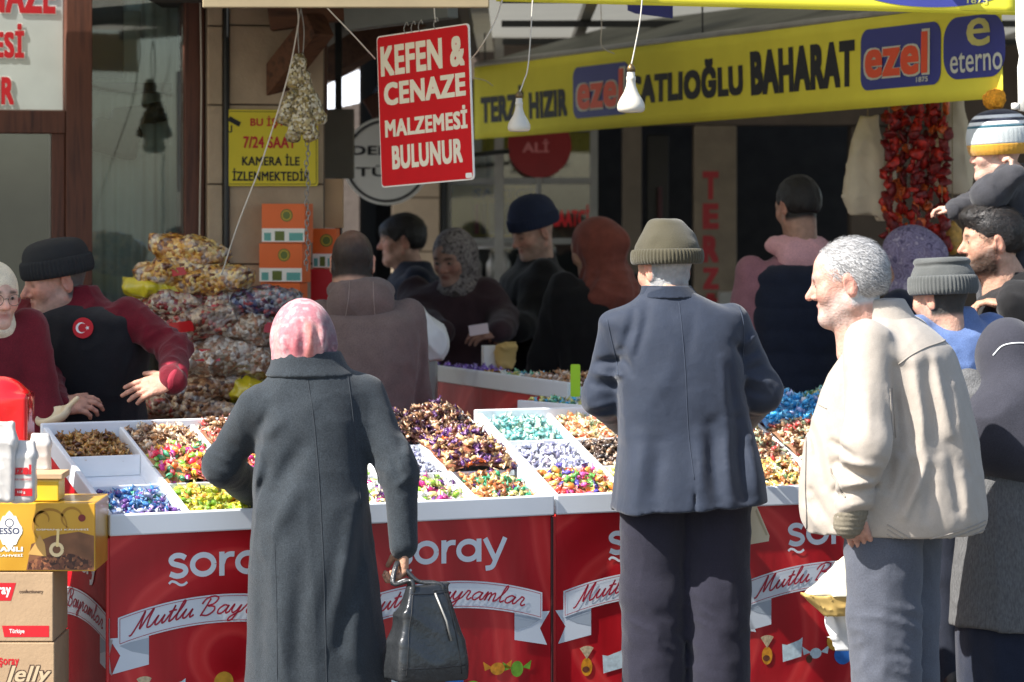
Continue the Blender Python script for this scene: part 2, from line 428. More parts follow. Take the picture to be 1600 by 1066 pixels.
def folds(vert=0.006, rag=0.004, fx=11.0, fz=2.2, seed=0, spots=(), zfade=None, rf=16.0, lines=(), who=None, la=1.0):
    """drape folds running down the cloth, loose creases, and crumpling round given joints (point, radius, amp);
    lines = single creases on the side of the garment towards the stall front (end points as seen, width, height)"""
    if lines:
        iv = who.inv.inverted(); A3 = np.array(iv.to_3x3()); o3 = np.array(iv.translation); seg = []
        for x1, y1, x2, y2, w, a in lines:
            p = at(x1, y1, o3[1] - 0.12); q = at(x2, y2, o3[1] - 0.12); seg.append((p.x, p.z, q.x, q.z, w * o3[1] / FPX, a * la))
    def fn(x, y, z):
        wx = x + 0.06 * (vnoise(x * 3, y * 3, z * 3, seed + 1) - 0.5); wy = y + 0.05 * (vnoise(x * 3, y * 3, z * 2.5, seed + 2) - 0.5)
        n1 = vnoise(wx * fx, wy * fx, z * fz, seed + 3); v = vert * 2 * (n1 - 0.5)
        r1 = ridge(vnoise(wx * fx * 1.3, wy * fx * 1.3, z * fz * 1.7 + x * 4, seed + 4)); v = v + vert * 0.9 * (r1 ** 3 - 0.2)
        if zfade: v = v * (0.25 + 0.75 * sstep(zfade[0], zfade[1], z))
        r2 = ridge(vnoise(x * rf + z * rf * 0.5, y * rf, z * rf * 0.8, seed + 5)); v = v + rag * (r2 ** 4 - 0.25)
        for p, rad, amp in spots:
            d = np.sqrt((x - p[0]) ** 2 + (y - p[1]) ** 2 + (z - p[2]) ** 2); w = np.exp(-(d / rad) ** 2)
            q = ridge(vnoise(x * 14 + y * 9, y * 14, z * 26 + x * 10, seed + 6)); v = v + w * amp * (q ** 2 - 0.35)
        if lines:
            X = A3[0, 0] * x + A3[0, 1] * y + o3[0]; Yw = A3[1, 0] * x + A3[1, 1] * y; m = sstep(0.06, -0.02, Yw)
            j = 0.012 * (vnoise(x * 12, y * 12, z * 12, seed + 8) - 0.5)
            for ax_, az_, bx_, bz_, w, a in seg:
                dx, dz = bx_ - ax_, bz_ - az_; t = np.clip(((X - ax_) * dx + (z - az_) * dz) / (dx * dx + dz * dz + 1e-9), 0, 1)
                d = np.sqrt((X + j - ax_ - t * dx) ** 2 + (z + j - az_ - t * dz) ** 2); v = v + m * a * np.exp(-(d / w) ** 2) * (0.35 + 0.65 * np.sin(np.pi * np.clip(t, 0.08, 0.92)))
        return v
    return fn

class Person:
    def __init__(s, label, X, Y, yaw, h, head, lean=0.0, w=1.0, hs=1.0, hyaw=0.0, pitch=0.0, roll=0.0, skin=(0.50, 0.30, 0.20), sh_z=None, group=None):
        s.root = empty('person', (X, Y, 0), R(yaw), label, 'person', group); s.h = h; s.w = w; s.lean = R(lean); s.skin = np.array(skin)
        s.inv = (Matrix.Translation((X, Y, 0)) @ Matrix.Rotation(R(yaw), 4, 'Z')).inverted()
        s.hip = np.array([0, 0, 0.52 * h]); s.parts = []
        hc = s.L(*head) if not isinstance(head, Vector) else head
        s.hc = np.array(hc); s.hs = hs; s.pitch = pitch
        s.HM = Matrix.Translation(hc) @ Matrix.Rotation(R(hyaw), 4, 'Z') @ Matrix.Rotation(-R(pitch), 4, 'X') @ Matrix.Rotation(R(roll), 4, 'Y') @ Matrix.Scale(hs, 4)
        zs = sh_z or 0.81 * h
        cy = math.tan(s.lean) * (zs - s.hip[2])
        s.neck = np.array([0, cy - 0.01, zs + 0.03 * h]); s.cy = lambda z: math.tan(s.lean) * max(0, z - s.hip[2])
        s.sh = {'L': np.array([-0.108 * h * w, cy, zs]), 'R': np.array([0.108 * h * w, cy, zs])}
        s.el = {}; s.wr = {}; s.body = []; s.hands = []
    def L(s, px, py, Y): return s.inv @ at(px, py, Y)
    def arm(s, side, e, w):
        cv = lambda q: np.array(s.L(*q)) if len(q) == 3 and abs(q[0]) > 3 else np.array(q, float)
        s.el[side] = cv(e); s.wr[side] = cv(w)
    def hang(s, side, out=0.06, fwd=0.02, bend=0.06):
        sg = -1 if side == 'L' else 1; p = s.sh[side]; h = s.h
        s.el[side] = p + np.array([sg * out, fwd, -0.185 * h]); s.wr[side] = s.el[side] + np.array([sg * 0.0, bend, -0.15 * h])
    # --- skin: head, neck, hands, limbs in ONE mesh
    def head(s, hair=None, hair_col=(0.02, 0.015, 0.012), beard=0.0, beard_col=(0.02, 0.015, 0.012), eyes=False, res=0.0045, nose=1.0, stub=0.0, brow=None, fem=False):
        f = F(res)
        f.ell((0, -0.012, 0.03), (0.074, 0.096, 0.086)).ell((0, 0.03, 0.028), (0.060, 0.060, 0.062), k=0.03)
        f.ell((0, 0.030, -0.032), (0.058, 0.060, 0.078), k=0.03)
        jw = 0.040 if fem else 0.047
        for g in (-1, 1):
            f.cap((g * jw, 0.0, -0.062), (g * 0.012, 0.066, -0.094), 0.028, 0.022, k=0.03)
            f.ell((g * 0.036, 0.060, -0.024), (0.026, 0.026, 0.028), k=0.025)
            f.cap((g * 0.044, 0.070, 0.020), (g * 0.012, 0.082, 0.020), 0.012, 0.013, k=0.014)
        f.ell((0, 0.072, -0.096), (0.024, 0.022, 0.020), k=0.02)
        f.cap((0, 0.084, 0.014), (0, 0.084 + 0.026 * nose, -0.028), 0.0085, 0.0125, k=0.012)
        for g in (-1, 1): f.ell((g * 0.012, 0.096, -0.033), (0.009, 0.011, 0.008), k=0.006)
        f.cap((-0.020, 0.084, -0.057), (0.020, 0.084, -0.057), 0.007, k=0.008).cap((0, 0.0895, -0.057), (0, 0.0895, -0.0575), 0.008, k=0.01)
        f.cap((-0.017, 0.084, -0.070), (0.017, 0.084, -0.070), 0.0075, k=0.008)
        f.cap((-0.022, 0.100, -0.0635), (0.022, 0.100, -0.0635), 0.0055, k=0.006, op=-1)
        for g in (-1, 1):
            f.ell((g * 0.032, 0.104, 0.000), (0.019, 0.020, 0.014), k=0.012, op=-1)
            f.ell((g * 0.031, 0.076, 0.000), (0.015, 0.013, 0.012), k=0.006)
            rt = Matrix.Rotation(R(-g * 18), 3, 'Z') @ Matrix.Rotation(R(-12), 3, 'X')
            f.ell((g * 0.077, -0.012, -0.010), (0.009, 0.021, 0.034), rt, k=0.010)
            f.ell((g * 0.088, -0.004, -0.010), (0.008, 0.011, 0.020), rt, k=0.006, op=-1)
        ne = Matrix.Rotation(R(s.pitch), 3, 'X') @ Vector((0, -0.048, -0.195)); nf = Matrix.Rotation(R(s.pitch), 3, 'X') @ Vector((0, -0.012, -0.195))
        f.cap((0, -0.022, -0.05), ne, 0.054, 0.060, k=0.03)
        f.cap((0, 0.008, -0.09), nf, 0.040, 0.045, k=0.03)
        def dsp(x, y, z): return 0.0018 * (vnoise(x * 45, y * 45, z * 45, 3) - 0.5) + (beard * 0.006 * bmask(x, y, z) * (0.6 + 0.8 * vnoise(x * 180, y * 180, z * 180, 5)) if beard else 0)
        def bmask(x, y, z):
            side = sstep(0.05, 0.012, z + 0.9 * np.maximum(0, y - 0.01) * 0.6 + 0.045) * sstep(-0.012, 0.012, y + 0.002)
            cheek = 1 - np.exp(-(((np.abs(x) - 0.036) / 0.030) ** 2 + ((y - 0.085) / 0.04) ** 2 + ((z + 0.012) / 0.034) ** 2) * 1.0)
            lips = 1 - np.exp(-((x / 0.021) ** 2 + ((z + 0.0635) / 0.009) ** 2)) * (y > 0.075)
            return np.clip(side * cheek * lips * sstep(-0.135, -0.105, z) * sstep(-0.014, -0.034, z - 0.3 * np.maximum(0, 0.06 - y)), 0, 1)
        V, Q = f.mesh(dsp, 1)
        x, y, z = V.T; col = np.tile(s.skin, (len(V), 1))
        red = np.exp(-(((np.abs(x) - 0.04) / 0.025) ** 2 + ((z + 0.022) / 0.025) ** 2)) * (y > 0.03) + np.exp(-((x / 0.016) ** 2 + ((z + 0.03) / 0.018) ** 2)) * (y > 0.09) + 0.8 * (np.abs(x) > 0.074)
        col = col * (1 + 0.22 * np.clip(red, 0, 1)[:, None] * np.array([0.6, -0.5, -0.6]))
        lip = np.exp(-((x / 0.022) ** 4 + ((z + 0.0635) / 0.011) ** 4)) * (y > 0.078)
        col = col * (1 - 0.75 * lip[:, None]) + 0.75 * lip[:, None] * s.skin * np.array([0.72, 0.42, 0.45])
        bm = bmask(x, y, z) * (beard if beard else stub)
        col = col * (1 - bm[:, None]) + bm[:, None] * np.array(beard_col)
        bw = np.exp(-(((np.abs(x) - 0.031) / 0.017) ** 4 + ((z - 0.024 + 0.25 * np.maximum(0, np.abs(x) - 0.034)) / 0.0055) ** 4)) * (y > 0.055)
        bc = np.array(brow if brow is not None else hair_col); col = col * (1 - 0.85 * bw[:, None]) + 0.85 * bw[:, None] * bc
        ey = np.exp(-(((np.abs(x) - 0.031) / 0.014) ** 4 + ((z + 0.001) / 0.006) ** 4)) * (y > 0.07)
        col = col * (1 - 0.7 * ey[:, None]) + 0.7 * ey[:, None] * np.array([0.10, 0.06, 0.045])
        if hair == 'buzz' or hair == 'under':
            hm = sstep(-0.075, -0.055, z + 0.0 * y) * sstep(0.058, 0.040, y - 0.35 * np.maximum(0, 0.07 - z) * 0 - 0.02 * (z > 0.06)) * (np.abs(x) < 0.077 + 0.0 * x)
            hm = hm * np.clip(1 - sstep(0.0, 0.012, y + 0.012) * sstep(0.045, 0.03, z), 0, 1)
            if hair == 'buzz': hm = hm * (0.55 + 0.45 * np.clip(1 - np.exp(-((x / 0.05) ** 2 + ((y + 0.06) / 0.05) ** 2 + ((z - 0.09) / 0.05) ** 2)), 0, 1))
            col = col * (1 - hm[:, None]) + hm[:, None] * np.array(hair_col)
        s._add(V, Q, col, s.HM)
        if eyes:
            for g in (-1, 1):
                e = MB().lathe([(0.0005, -0.0125)] + [(0.0125 * math.sin(a), -0.0125 * math.cos(a)) for a in [0.3 + i * 0.28 for i in range(10)]], 12).build('eye', EYE, s.root, True)
                e.matrix_local = s.HM @ Matrix.Translation((g * 0.031, 0.0775, 0.001)) @ Matrix.Rotation(R(-90), 4, 'X')
                q = MB().lathe([(0.0058, 0.0112), (0.0052, 0.0122), (0.001, 0.0130)], 12).build('iris', IRIS, e, True)
        return s
    def _add(s, V, Q, col, Mx=None):
        if Mx is not None:
            A = np.array(Mx); V = V @ A[:3, :3].T + A[:3, 3]
        s.body.append((V, Q, col))
    def hand(s, side, d=None, n=None, curl=(0.35, 0.45, 0.5, 0.55), bend=1.0, thumb=0.6, spread=0.10, sc=1.0, glove=None, w=None):
        """palm + five fingers; d = direction of the fingers, n = the way the palm faces (local)"""
        W = np.array(w if w is not None else s.wr[side], float)
        d = np.array(d if d is not None else W - s.el[side], float); d /= np.linalg.norm(d)
        n = np.array(n if n is not None else ((1, 0, 0) if side == 'L' else (-1, 0, 0)), float); n = n - d * (n @ d); n /= np.linalg.norm(n)
        t = np.cross(d, n) * (-1 if side == 'L' else 1)          # towards the thumb
        f = F(0.0035 if s.hq else 0.005)
        rt = Matrix((t, d, n)).transposed()
        f.ell(W + d * 0.048 * sc, (0.041 * sc, 0.055 * sc, 0.016 * sc), rt, k=0.012)
        fd = W - s.el[side]; fd /= np.linalg.norm(fd); f.cap(W - fd * 0.05 * sc, W + d * 0.01 * sc, 0.025 * sc, 0.026 * sc, k=0.02)
        f.ell(W + d * 0.035 * sc + t * 0.024 * sc + n * 0.008 * sc, (0.018 * sc, 0.030 * sc, 0.016 * sc), rt, k=0.014)
        for i, (lat, ln, c) in enumerate(zip((0.030, 0.010, -0.011, -0.030), (0.070, 0.080, 0.074, 0.058), curl)):
            b = W + d * (0.090 - 0.007 * abs(i - 1)) * sc + t * lat * sc; a = 0.0; dd = d + t * spread * (1.5 - i) * 0.35; dd /= np.linalg.norm(dd)
            f.cap(W + d * 0.05 * sc + t * lat * 0.8 * sc, b, 0.0105 * sc, 0.0105 * sc, k=0.008)
            for j, fr in enumerate((0.45, 0.31, 0.24)):
                a += c * bend * (1.0 if j else 0.8)
                e = b + (dd * math.cos(a) + n * math.sin(a)) * ln * fr * sc
                f.cap(b, e, (0.0098 - 0.0011 * j) * sc, (0.0090 - 0.0011 * j) * sc, k=0.003); b = e
        b = W + d * 0.022 * sc + t * 0.030 * sc + n * 0.006 * sc; dd = d * 0.72 + t * (0.75 - 0.3 * thumb) + n * 0.5 * thumb; dd /= np.linalg.norm(dd)
        e = b + dd * 0.040 * sc; f.cap(b, e, 0.0125 * sc, 0.0105 * sc, k=0.012)
        d2 = dd * 0.8 + d * 0.45 + n * 0.25 * thumb; d2 /= np.linalg.norm(d2); f.cap(e, e + d2 * 0.032 * sc, 0.0105 * sc, 0.008 * sc, k=0.004)
        V, Q = f.mesh(None, 1)
        c = np.tile(s.skin * np.array([1.02, 0.95, 0.92]), (len(V), 1))
        kn = ((V - W) @ d) / sc
        c = c * (1 - 0.10 * np.exp(-((kn - 0.088) / 0.012) ** 2))[:, None] * (1 + 0.06 * (kn > 0.13))[:, None]
        if glove is not None: c = np.tile(np.array(glove), (len(V), 1))
        s._add(V, Q, c); return s
    hq = True
    def finish(s):
        h = s.h; f = F(0.022)
        f.cap(s.hip, (0, s.cy(0.7 * h), 0.70 * h), 0.085, 0.09, k=0.04).cap((0, s.cy(0.7 * h), 0.70 * h), s.neck - np.array([0, 0, 0.03]), 0.09, 0.05, k=0.04)
        if s.body: f.cap(s.neck - np.array([0, 0, 0.03]), s.hc + np.array([0, -0.03, -0.05]), 0.05, 0.045, k=0.02)
        for sd in s.el:
            f.cap(s.sh[sd], s.el[sd], 0.036, 0.032, k=0.03).cap(s.el[sd], s.wr[sd], 0.030, 0.022, k=0.02)
        for g in (-1, 1): f.cap((g * 0.05 * h, 0, 0.5 * h), (g * 0.05 * h, 0, 0.28 * h), 0.06, 0.045, k=0.03).cap((g * 0.05 * h, 0, 0.28 * h), (g * 0.05 * h, -0.01, 0.06 * h), 0.042, 0.03, k=0.03)
        V, Q = f.mesh(None, 0); s._add(V, Q, np.tile(s.skin, (len(V), 1)))
        vs, qs, cs = [], [], []; o = 0
        for V, Q, c in s.body: vs.append(V); qs.append(Q + o); cs.append(c); o += len(V)
        fast_mesh('body', np.vstack(vs), np.vstack(qs), SKIN, s.root, np.vstack(cs))
        return s
    # --- clothes
    def secs(s, fx=1.0, fy=1.0, hem=None, hemr=None, top=0.848, cyo=0.0, prof=None):
        h = s.h; zs = s.sh['L'][2] / h
        p = prof or [(top, 0.042, 0.045), (0.828, 0.075, 0.060), (0.808, 0.112, 0.072), (0.775, 0.122, 0.082), (0.73, 0.122, 0.088), (0.67, 0.116, 0.088), (0.61, 0.110, 0.085), (0.55, 0.114, 0.090), (0.50, 0.118, 0.092)]
        out = []
        for z, rx, ry in p:
            z2 = (z + zs - 0.81) if z > 0.70 else z + (zs - 0.81) * max(0, (z - 0.5) / 0.2)
            nk = 1.0 if z < 0.82 else 0.9
            out.append((z2 * h, rx * h * (fx * s.w if z < 0.82 else 1), ry * h * (fy if z < 0.82 else 1), 0, s.cy(z2 * h) + cyo))
        if hem is not None:
            out = [q for q in out if q[0] > hem + 0.02]; b = min(out)
            out.append((hem, hemr[0], hemr[1], 0 if len(hemr) < 3 else hemr[2], b[4] if len(hemr) < 4 else hemr[3]))
        return out
    def garment(s, name, mat, secs, sleeve=None, res=0.009, disp=None, n=2.3, k=0.045, more=None, sides=('L', 'R'), smooth=1, ksl=0.035):
        f = F(res); f.loft(secs, n=n)
        for sd in sides:
            if sd in s.el and sleeve:
                r0, r1, r2 = sleeve
                f.cap(s.sh[sd], s.el[sd], r0, r1, k=k).cap(s.el[sd], s.wr[sd], r1, r2, k=ksl)
        if more: more(f, s)
        V, Q = f.mesh(disp, smooth)
        return fast_mesh(name, V, Q, mat, s.root)
    def part(s, name, mat, f, disp=None, head=False, smooth=1, parent=None):
        V, Q = f.mesh(disp, smooth)
        if head: A = np.array(s.HM); V = V @ A[:3, :3].T + A[:3, 3]
        return fast_mesh(name, V, Q, mat, parent or s.root)
    def trousers(s, mat, waist=None, stance=0.055, r=(0.085, 0.068, 0.062), res=0.012, disp=None, fy=0.0, knee=0.0, cx=0.0, name='trousers', wide=1.0):
        h = s.h; f = F(res); zw = waist or 0.6 * h
        f.loft([(0.46 * h, 0.105 * h * s.w * wide, 0.09 * h, cx, fy), (0.53 * h, 0.108 * h * s.w * wide, 0.088 * h, cx, fy), (zw, 0.098 * h * s.w * wide, 0.082 * h, cx, fy + s.cy(zw))], k=0.03)
        for g in (-1, 1):
            x = cx + g * stance * h
            f.cap((x, fy, 0.50 * h), (x, fy + knee, 0.28 * h), r[0], r[1], k=0.05).cap((x, fy + knee, 0.28 * h), (x, fy - 0.02, 0.05 * h), r[1], r[2], k=0.03)
        f.plane((0, 0, 0.035 * h), (0, 0, -1))
        V, Q = f.mesh(disp, 1); o = fast_mesh(name, V, Q, mat, s.root)
        s.shoes(stance, fy, cx); return o
    def shoes(s, stance=0.055, fy=0.0, cx=0.0, mat=None):
        for g in (-1, 1):
            x = cx + g * stance * s.h; f = F(0.012)
            f.cap((x, fy - 0.06, 0.045), (x, fy + 0.15, 0.038), 0.044, 0.038, k=0.02).cap((x, fy - 0.05, 0.07), (x, fy - 0.03, 0.10), 0.045, 0.045, k=0.03).plane((0, 0, 0.002), (0, 0, -1))
            V, Q = f.mesh(None, 0); fast_mesh('shoe', V, Q, mat or SHOE, s.root)
    def skirt(s, mat, hem=0.12, r=0.17, name='skirt', res=0.014, disp=None):
        f = F(res); h = s.h
        f.loft([(hem, r, r * 0.9, 0, 0), (0.35 * h, r * 0.98, r * 0.85, 0, 0), (0.50 * h, 0.095 * h, 0.080 * h, 0, 0), (0.58 * h, 0.085 * h, 0.070 * h, 0, s.cy(0.6 * h))])
        V, Q = f.mesh(disp or folds(0.008, 0.0, fx=14, fz=1.0, seed=4), 1); fast_mesh(name, V, Q, mat, s.root); s.shoes()
    def hair(s, mat, style='short', res=0.005, seed=1, vol=1.0, rough=1.0):
        f = F(res)
        f.ell((0, -0.014, 0.036), (0.080 * vol, 0.102 * vol, 0.088 * vol))
        f.ell((0, -0.045, 0.0), (0.074, 0.064, 0.07), k=0.03)
        if style == 'quiff': f.ell((0, 0.055, 0.088), (0.062, 0.055, 0.034), k=0.03)
        if style == 'fringe': f.ell((0, 0.062, 0.052), (0.066, 0.040, 0.036), k=0.02)
        f.ell((0, 0.105, -0.04), (0.085, 0.068 if style != 'fringe' else 0.060, 0.095 if style != 'fringe' else 0.078), k=0.012, op=-1)
        for g in (-1, 1): f.ell((g * 0.080, 0.004, -0.024), (0.030, 0.030, 0.040), k=0.010, op=-1)
        f.box((0, 0.03, -0.13), (0.2, 0.2, 0.085), None, 0.0, k=0.01, op=-1)
        def d(x, y, z):
            return rough * 0.004 * (ridge(vnoise(x * 70 + z * 20, y * 26, z * 26, seed)) - 0.5) + rough * 0.004 * (vnoise(x * 150, y * 60, z * 60, seed + 1) - 0.5)
        return s.part('hair', mat, f, d, head=True, smooth=0)
    def beanie(s, mat, prof, cuff=None, rib=54, tilt=0.0, shift=(0, 0, 0), roll=0.0, sx=0.88, sy=1.10, amp=0.02, name='beanie', lump=0.0, seed=3, cuffmat=None):
        Mx = s.HM @ Matrix.Translation(shift) @ Matrix.Rotation(R(tilt), 4, 'X') @ Matrix.Rotation(R(roll), 4, 'Y')
        pts = [tuple(p) for p in spline(prof, 6)]
        b = MB().lathe(pts, 120, sx=sx, sy=sy, rib=rib, amp=amp * 0.35)
        if lump:
            V = np.array(b.v); d = lump * (vnoise(V[:, 0] * 22, V[:, 1] * 22, V[:, 2] * 22, seed) - 0.5) * 2 * sstep(0.02, 0.07, V[:, 2])
            nr = V / np.linalg.norm(V, axis=1)[:, None]; b.v = [tuple(p) for p in V + nr * d[:, None]]
        o = b.build(name, mat, s.root, True); o.matrix_local = Mx
        if cuff:
            c = MB().lathe([tuple(p) for p in spline(cuff, 5)], 216, sx=sx, sy=sy, rib=rib, amp=amp).build('cuff', cuffmat or mat, o, True)
        return o
    def hijab(s, mat, drape=True, seed=0, res=0.007, back=0.0, face=True, amp=1.0, cap=0.0, shoulder=1.0, name='headscarf'):
        f = F(res)
        f.ell((0, -0.016, 0.026), (0.086, 0.112, 0.100)).cap((0, -0.035, -0.03), (0, -0.045, -0.19), 0.085, 0.085, k=0.05)
        if back: f.ell((0, -0.085, -0.005), (0.06, 0.06 + back, 0.055), k=0.05)
        f.ell((0, 0.025, -0.115), (0.066, 0.068, 0.05), k=0.04)
        if drape: f.ell((0, -0.025, -0.215), (0.165 * shoulder, 0.125 * shoulder, 0.075), k=0.07)
        if face:
            f.ell((0, 0.13, -0.030), (0.050, 0.090, 0.084), k=0.012, op=-1)
            f.ell((0, 0.05, -0.030), (0.057, 0.056, 0.088), k=0.01, op=-1)
        def d(x, y, z):
            a = np.arctan2(x, y + 0.03); v = 0.006 * (ridge(vnoise(a * 2.6 + 5 + z * 6, z * 9 + a, y * 4, seed)) ** 2 - 0.3) * sstep(0.10, -0.02, z)
            v = v + 0.005 * (ridge(vnoise(x * 16 + z * 14, y * 16 - z * 10, z * 20, seed + 2)) ** 3 - 0.25) * sstep(0.02, -0.10, z)
            return amp * (v + 0.003 * (vnoise(x * 14, y * 14, z * 14, seed + 4) - 0.5))
        return s.part(name, mat, f, d, head=True)

def strands(P, hair_obj, mats, n=5000, length=0.016, width=0.0009, comb=(0, -0.5, -1.0), seed=1, zmin=-0.2, top_thin=0.0):
    """single hairs lying on the hair shell"""
    rs = np.random.RandomState(seed); A = np.array(P.HM.inverted()); V = np.array([v.co[:] for v in hair_obj.data.vertices]) @ A[:3, :3].T + A[:3, 3]
    V = V[V[:, 2] > zmin]; i = rs.randint(0, len(V), n); p = V[i] + rs.normal(0, 0.002, (n, 3))
    if top_thin: keep = ~((p[:, 1] > -0.02) & (p[:, 2] > 0.06) & (rs.rand(n) < top_thin)); p = p[keep]; n = len(p)
    nr = (p - np.array((0, -0.014, 0.030))) / np.array((0.08, 0.1, 0.088)) ** 2; nr /= np.linalg.norm(nr, axis=1)[:, None]
    c = np.array(comb)[None] + rs.normal(0, 0.35, (n, 3)); t = c - nr * (c * nr).sum(1)[:, None]; t /= np.linalg.norm(t, axis=1)[:, None]; sd = np.cross(t, nr); L = length * rs.uniform(0.6, 1.3, (n, 1))
    a = p + nr * 0.0005; b = p + t * L * 0.5 + nr * 0.0035; e = p + t * L + nr * 0.0015; w = sd * width / 2
    vv = np.stack([a - w, a + w, b + w, b - w, e + w * 0.4, e - w * 0.4], 1).reshape(-1, 3); k = np.arange(n)[:, None] * 6; q = np.concatenate([k + np.array([[0, 1, 2, 3]]), k + np.array([[3, 2, 4, 5]])])
    M_ = np.array(P.HM); vv = vv @ M_[:3, :3].T + M_[:3, 3]
    o = fast_mesh('hair_strands', vv, q, mats[0], P.root); o['kind'] = 'stuff'
    for m in mats[1:]: o.data.materials.append(m)
    mi = np.tile(rs.randint(0, len(mats), n), 2); o.data.polygons.foreach_set('material_index', mi.astype(np.int32)); return o
def on_surface(obj, pts, direction, lift=0.0012):
    """drop points (in the object's own space) onto its mesh along a direction"""
    from mathutils.bvhtree import BVHTree
    if not hasattr(on_surface, 'c'): on_surface.c = {}
    t = on_surface.c.get(obj.name)
    if t is None:
        me = obj.data; t = BVHTree.FromPolygons([v.co for v in me.vertices], [p.vertices for p in me.polygons]); on_surface.c[obj.name] = t
    d = Vector(direction).normalized(); out = []
    for p in pts:
        h = t.ray_cast(Vector(p) - d * 1.2, d)
        if h[0] is not None: out.append(h[0] + h[1] * lift if h[1].dot(d) < 0 else h[0] - h[1] * lift)
    return out
def seam(obj, pts, direction, mat, r=0.0016, name='seam', lift=0.0004, parent=None):
    q = on_surface(obj, [tuple(p) for p in spline(pts, 10)], direction, lift)
    if len(q) < 3: return None
    return MB().tube(q, r, 5).build(name, mat, parent or obj.parent, True)
# ------------------------------------------------------------------ setting
class Pl:
    """upright plane through (ox,oy) turned by yaw; uv() finds where a line of sight meets it"""
    def __init__(s, ox, oy, yaw): s.o = Vector((ox, oy, 0)); s.a = R(yaw); s.u = Vector((math.cos(s.a), math.sin(s.a), 0)); s.n = Vector((math.sin(s.a), -math.cos(s.a), 0))
    def uv(s, px, py):
        d = at(px, py, 1.0) - Vector((0, 0, CAMH)); c = Vector((0, 0, CAMH))
        t = (s.o - c).dot(s.n) / d.dot(s.n); p = c + d * t - s.o
        return p.dot(s.u), p.z
    def root(s, name, label=None, cat=None, kind=None): return tag(empty(name, s.o, s.a, label, cat), kind=kind)
    def rect(s, name, x0, y0, x1, y1, th, mat, parent, out=0.0, bev=0.004):
        """a board covering photo rectangle x0,y0..x1,y1, thickness th, its face standing 'out' proud of the plane"""
        u0, za = s.uv(x0, (y0 + y1) / 2); u1, zb = s.uv(x1, (y0 + y1) / 2); um = (x0 + x1) / 2
        z1 = s.uv(um, y0)[1]; z0 = s.uv(um, y1)[1]
        return obox(name, ((u0 + u1) / 2, -out + th / 2, (z0 + z1) / 2), (u1 - u0, th, z1 - z0), mat, parent, bev)

STONE = M('beige_stone', S(178, 158, 132), rough=0.75, var=0.12, scale=7, bump=0.003, bscale=60)
STONED = M('brown_stone', S(122, 108, 92), rough=0.8, var=0.15, scale=7, bump=0.003, bscale=60)
WOOD = ramp_mat('dark_stained_wood', [(0.3, S(74, 42, 30)), (0.5, S(96, 56, 40)), (0.7, S(62, 34, 26))], scale=4, stretch=(9, 9, 0.7), rough=0.55, detail=6, bump=0.001)
BEAM = ramp_mat('rough_beam_wood', [(0.3, S(84, 56, 40)), (0.5, S(110, 74, 52)), (0.7, S(70, 46, 34))], scale=3, stretch=(1.5, 9, 9), rough=0.8, detail=6, bump=0.003)
DARKM = M('dark_painted_metal', S(42, 44, 44), rough=0.5, var=0.2); GREYM = M('grey_metal', S(150, 148, 142), rough=0.45, var=0.15, metal=0.3)
SOFFIT = M('grey_awning_canvas', S(112, 112, 102), rough=0.9, var=0.2, scale=3, bump=0.003, bscale=40)
def canvas_mat(name, col, tr):
    m = M(name, col, rough=0.9, var=0.12, scale=3); n, l = m.node_tree.nodes, m.node_tree.links; b = n['Principled BSDF']
    t = n.new('ShaderNodeBsdfTranslucent'); t.inputs[0].default_value = (*col, 1); mx = n.new('ShaderNodeMixShader'); mx.inputs[0].default_value = tr
    l.new(b.outputs[0], mx.inputs[1]); l.new(t.outputs[0], mx.inputs[2]); l.new(mx.outputs[0], n['Material Output'].inputs['Surface']); return m
CANVL = canvas_mat('cream_awning_canvas', S(206, 200, 184), 0.38); CANVD = canvas_mat('grey_market_canvas', S(160, 158, 148), 0.34)
IVORY = M('ivory_board', S(146, 130, 98), rough=0.6, var=0.08)
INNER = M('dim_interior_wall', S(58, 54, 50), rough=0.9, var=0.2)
PLASTER = M('dark_plaster', S(86, 76, 68), rough=0.9, var=0.25, scale=3, bump=0.004, bscale=30)
ASPH = ramp_mat('paving', [(0.35, S(74, 71, 68)), (0.5, S(88, 85, 81)), (0.65, S(66, 63, 60))], scale=5, rough=0.85, detail=8, bump=0.004)
WHITEP = M('white_plastic', S(236, 240, 243), rough=0.35, var=0.02)
REDT = M('red_paint', S(196, 24, 34), rough=0.5, var=0.06); WHITET = M('white_paint', S(236, 234, 226), rough=0.5, var=0.04)
BLACKT = M('black_print', S(30, 30, 34), rough=0.6, var=0.05); YELL = M('yellow_board', S(226, 208, 44), rough=0.5, var=0.05)

def glass_mat(name, tint=(0.9, 0.95, 0.93), refl=0.5):
    m = bpy.data.materials.new(name); m.use_nodes = True; n = m.node_tree.nodes; l = m.node_tree.links; n.clear()
    o = n.new('ShaderNodeOutputMaterial'); mx = n.new('ShaderNodeMixShader'); t = n.new('ShaderNodeBsdfTransparent'); g = n.new('ShaderNodeBsdfGlossy')
    t.inputs[0].default_value = (*tint, 1); g.inputs['Roughness'].default_value = 0.03; lw = n.new('ShaderNodeLayerWeight'); lw.inputs[0].default_value = refl
    l.new(lw.outputs['Fresnel'], mx.inputs[0]); l.new(t.outputs[0], mx.inputs[1]); l.new(g.outputs[0], mx.inputs[2]); l.new(mx.outputs[0], o.inputs[0]); return m
GLASS = glass_mat('shop_glass')

tag(mesh('pavement', [(-60, -20, 0), (60, -20, 0), (60, 120, 0), (-60, 120, 0)], [(0, 1, 2, 3)], ASPH), kind='structure')

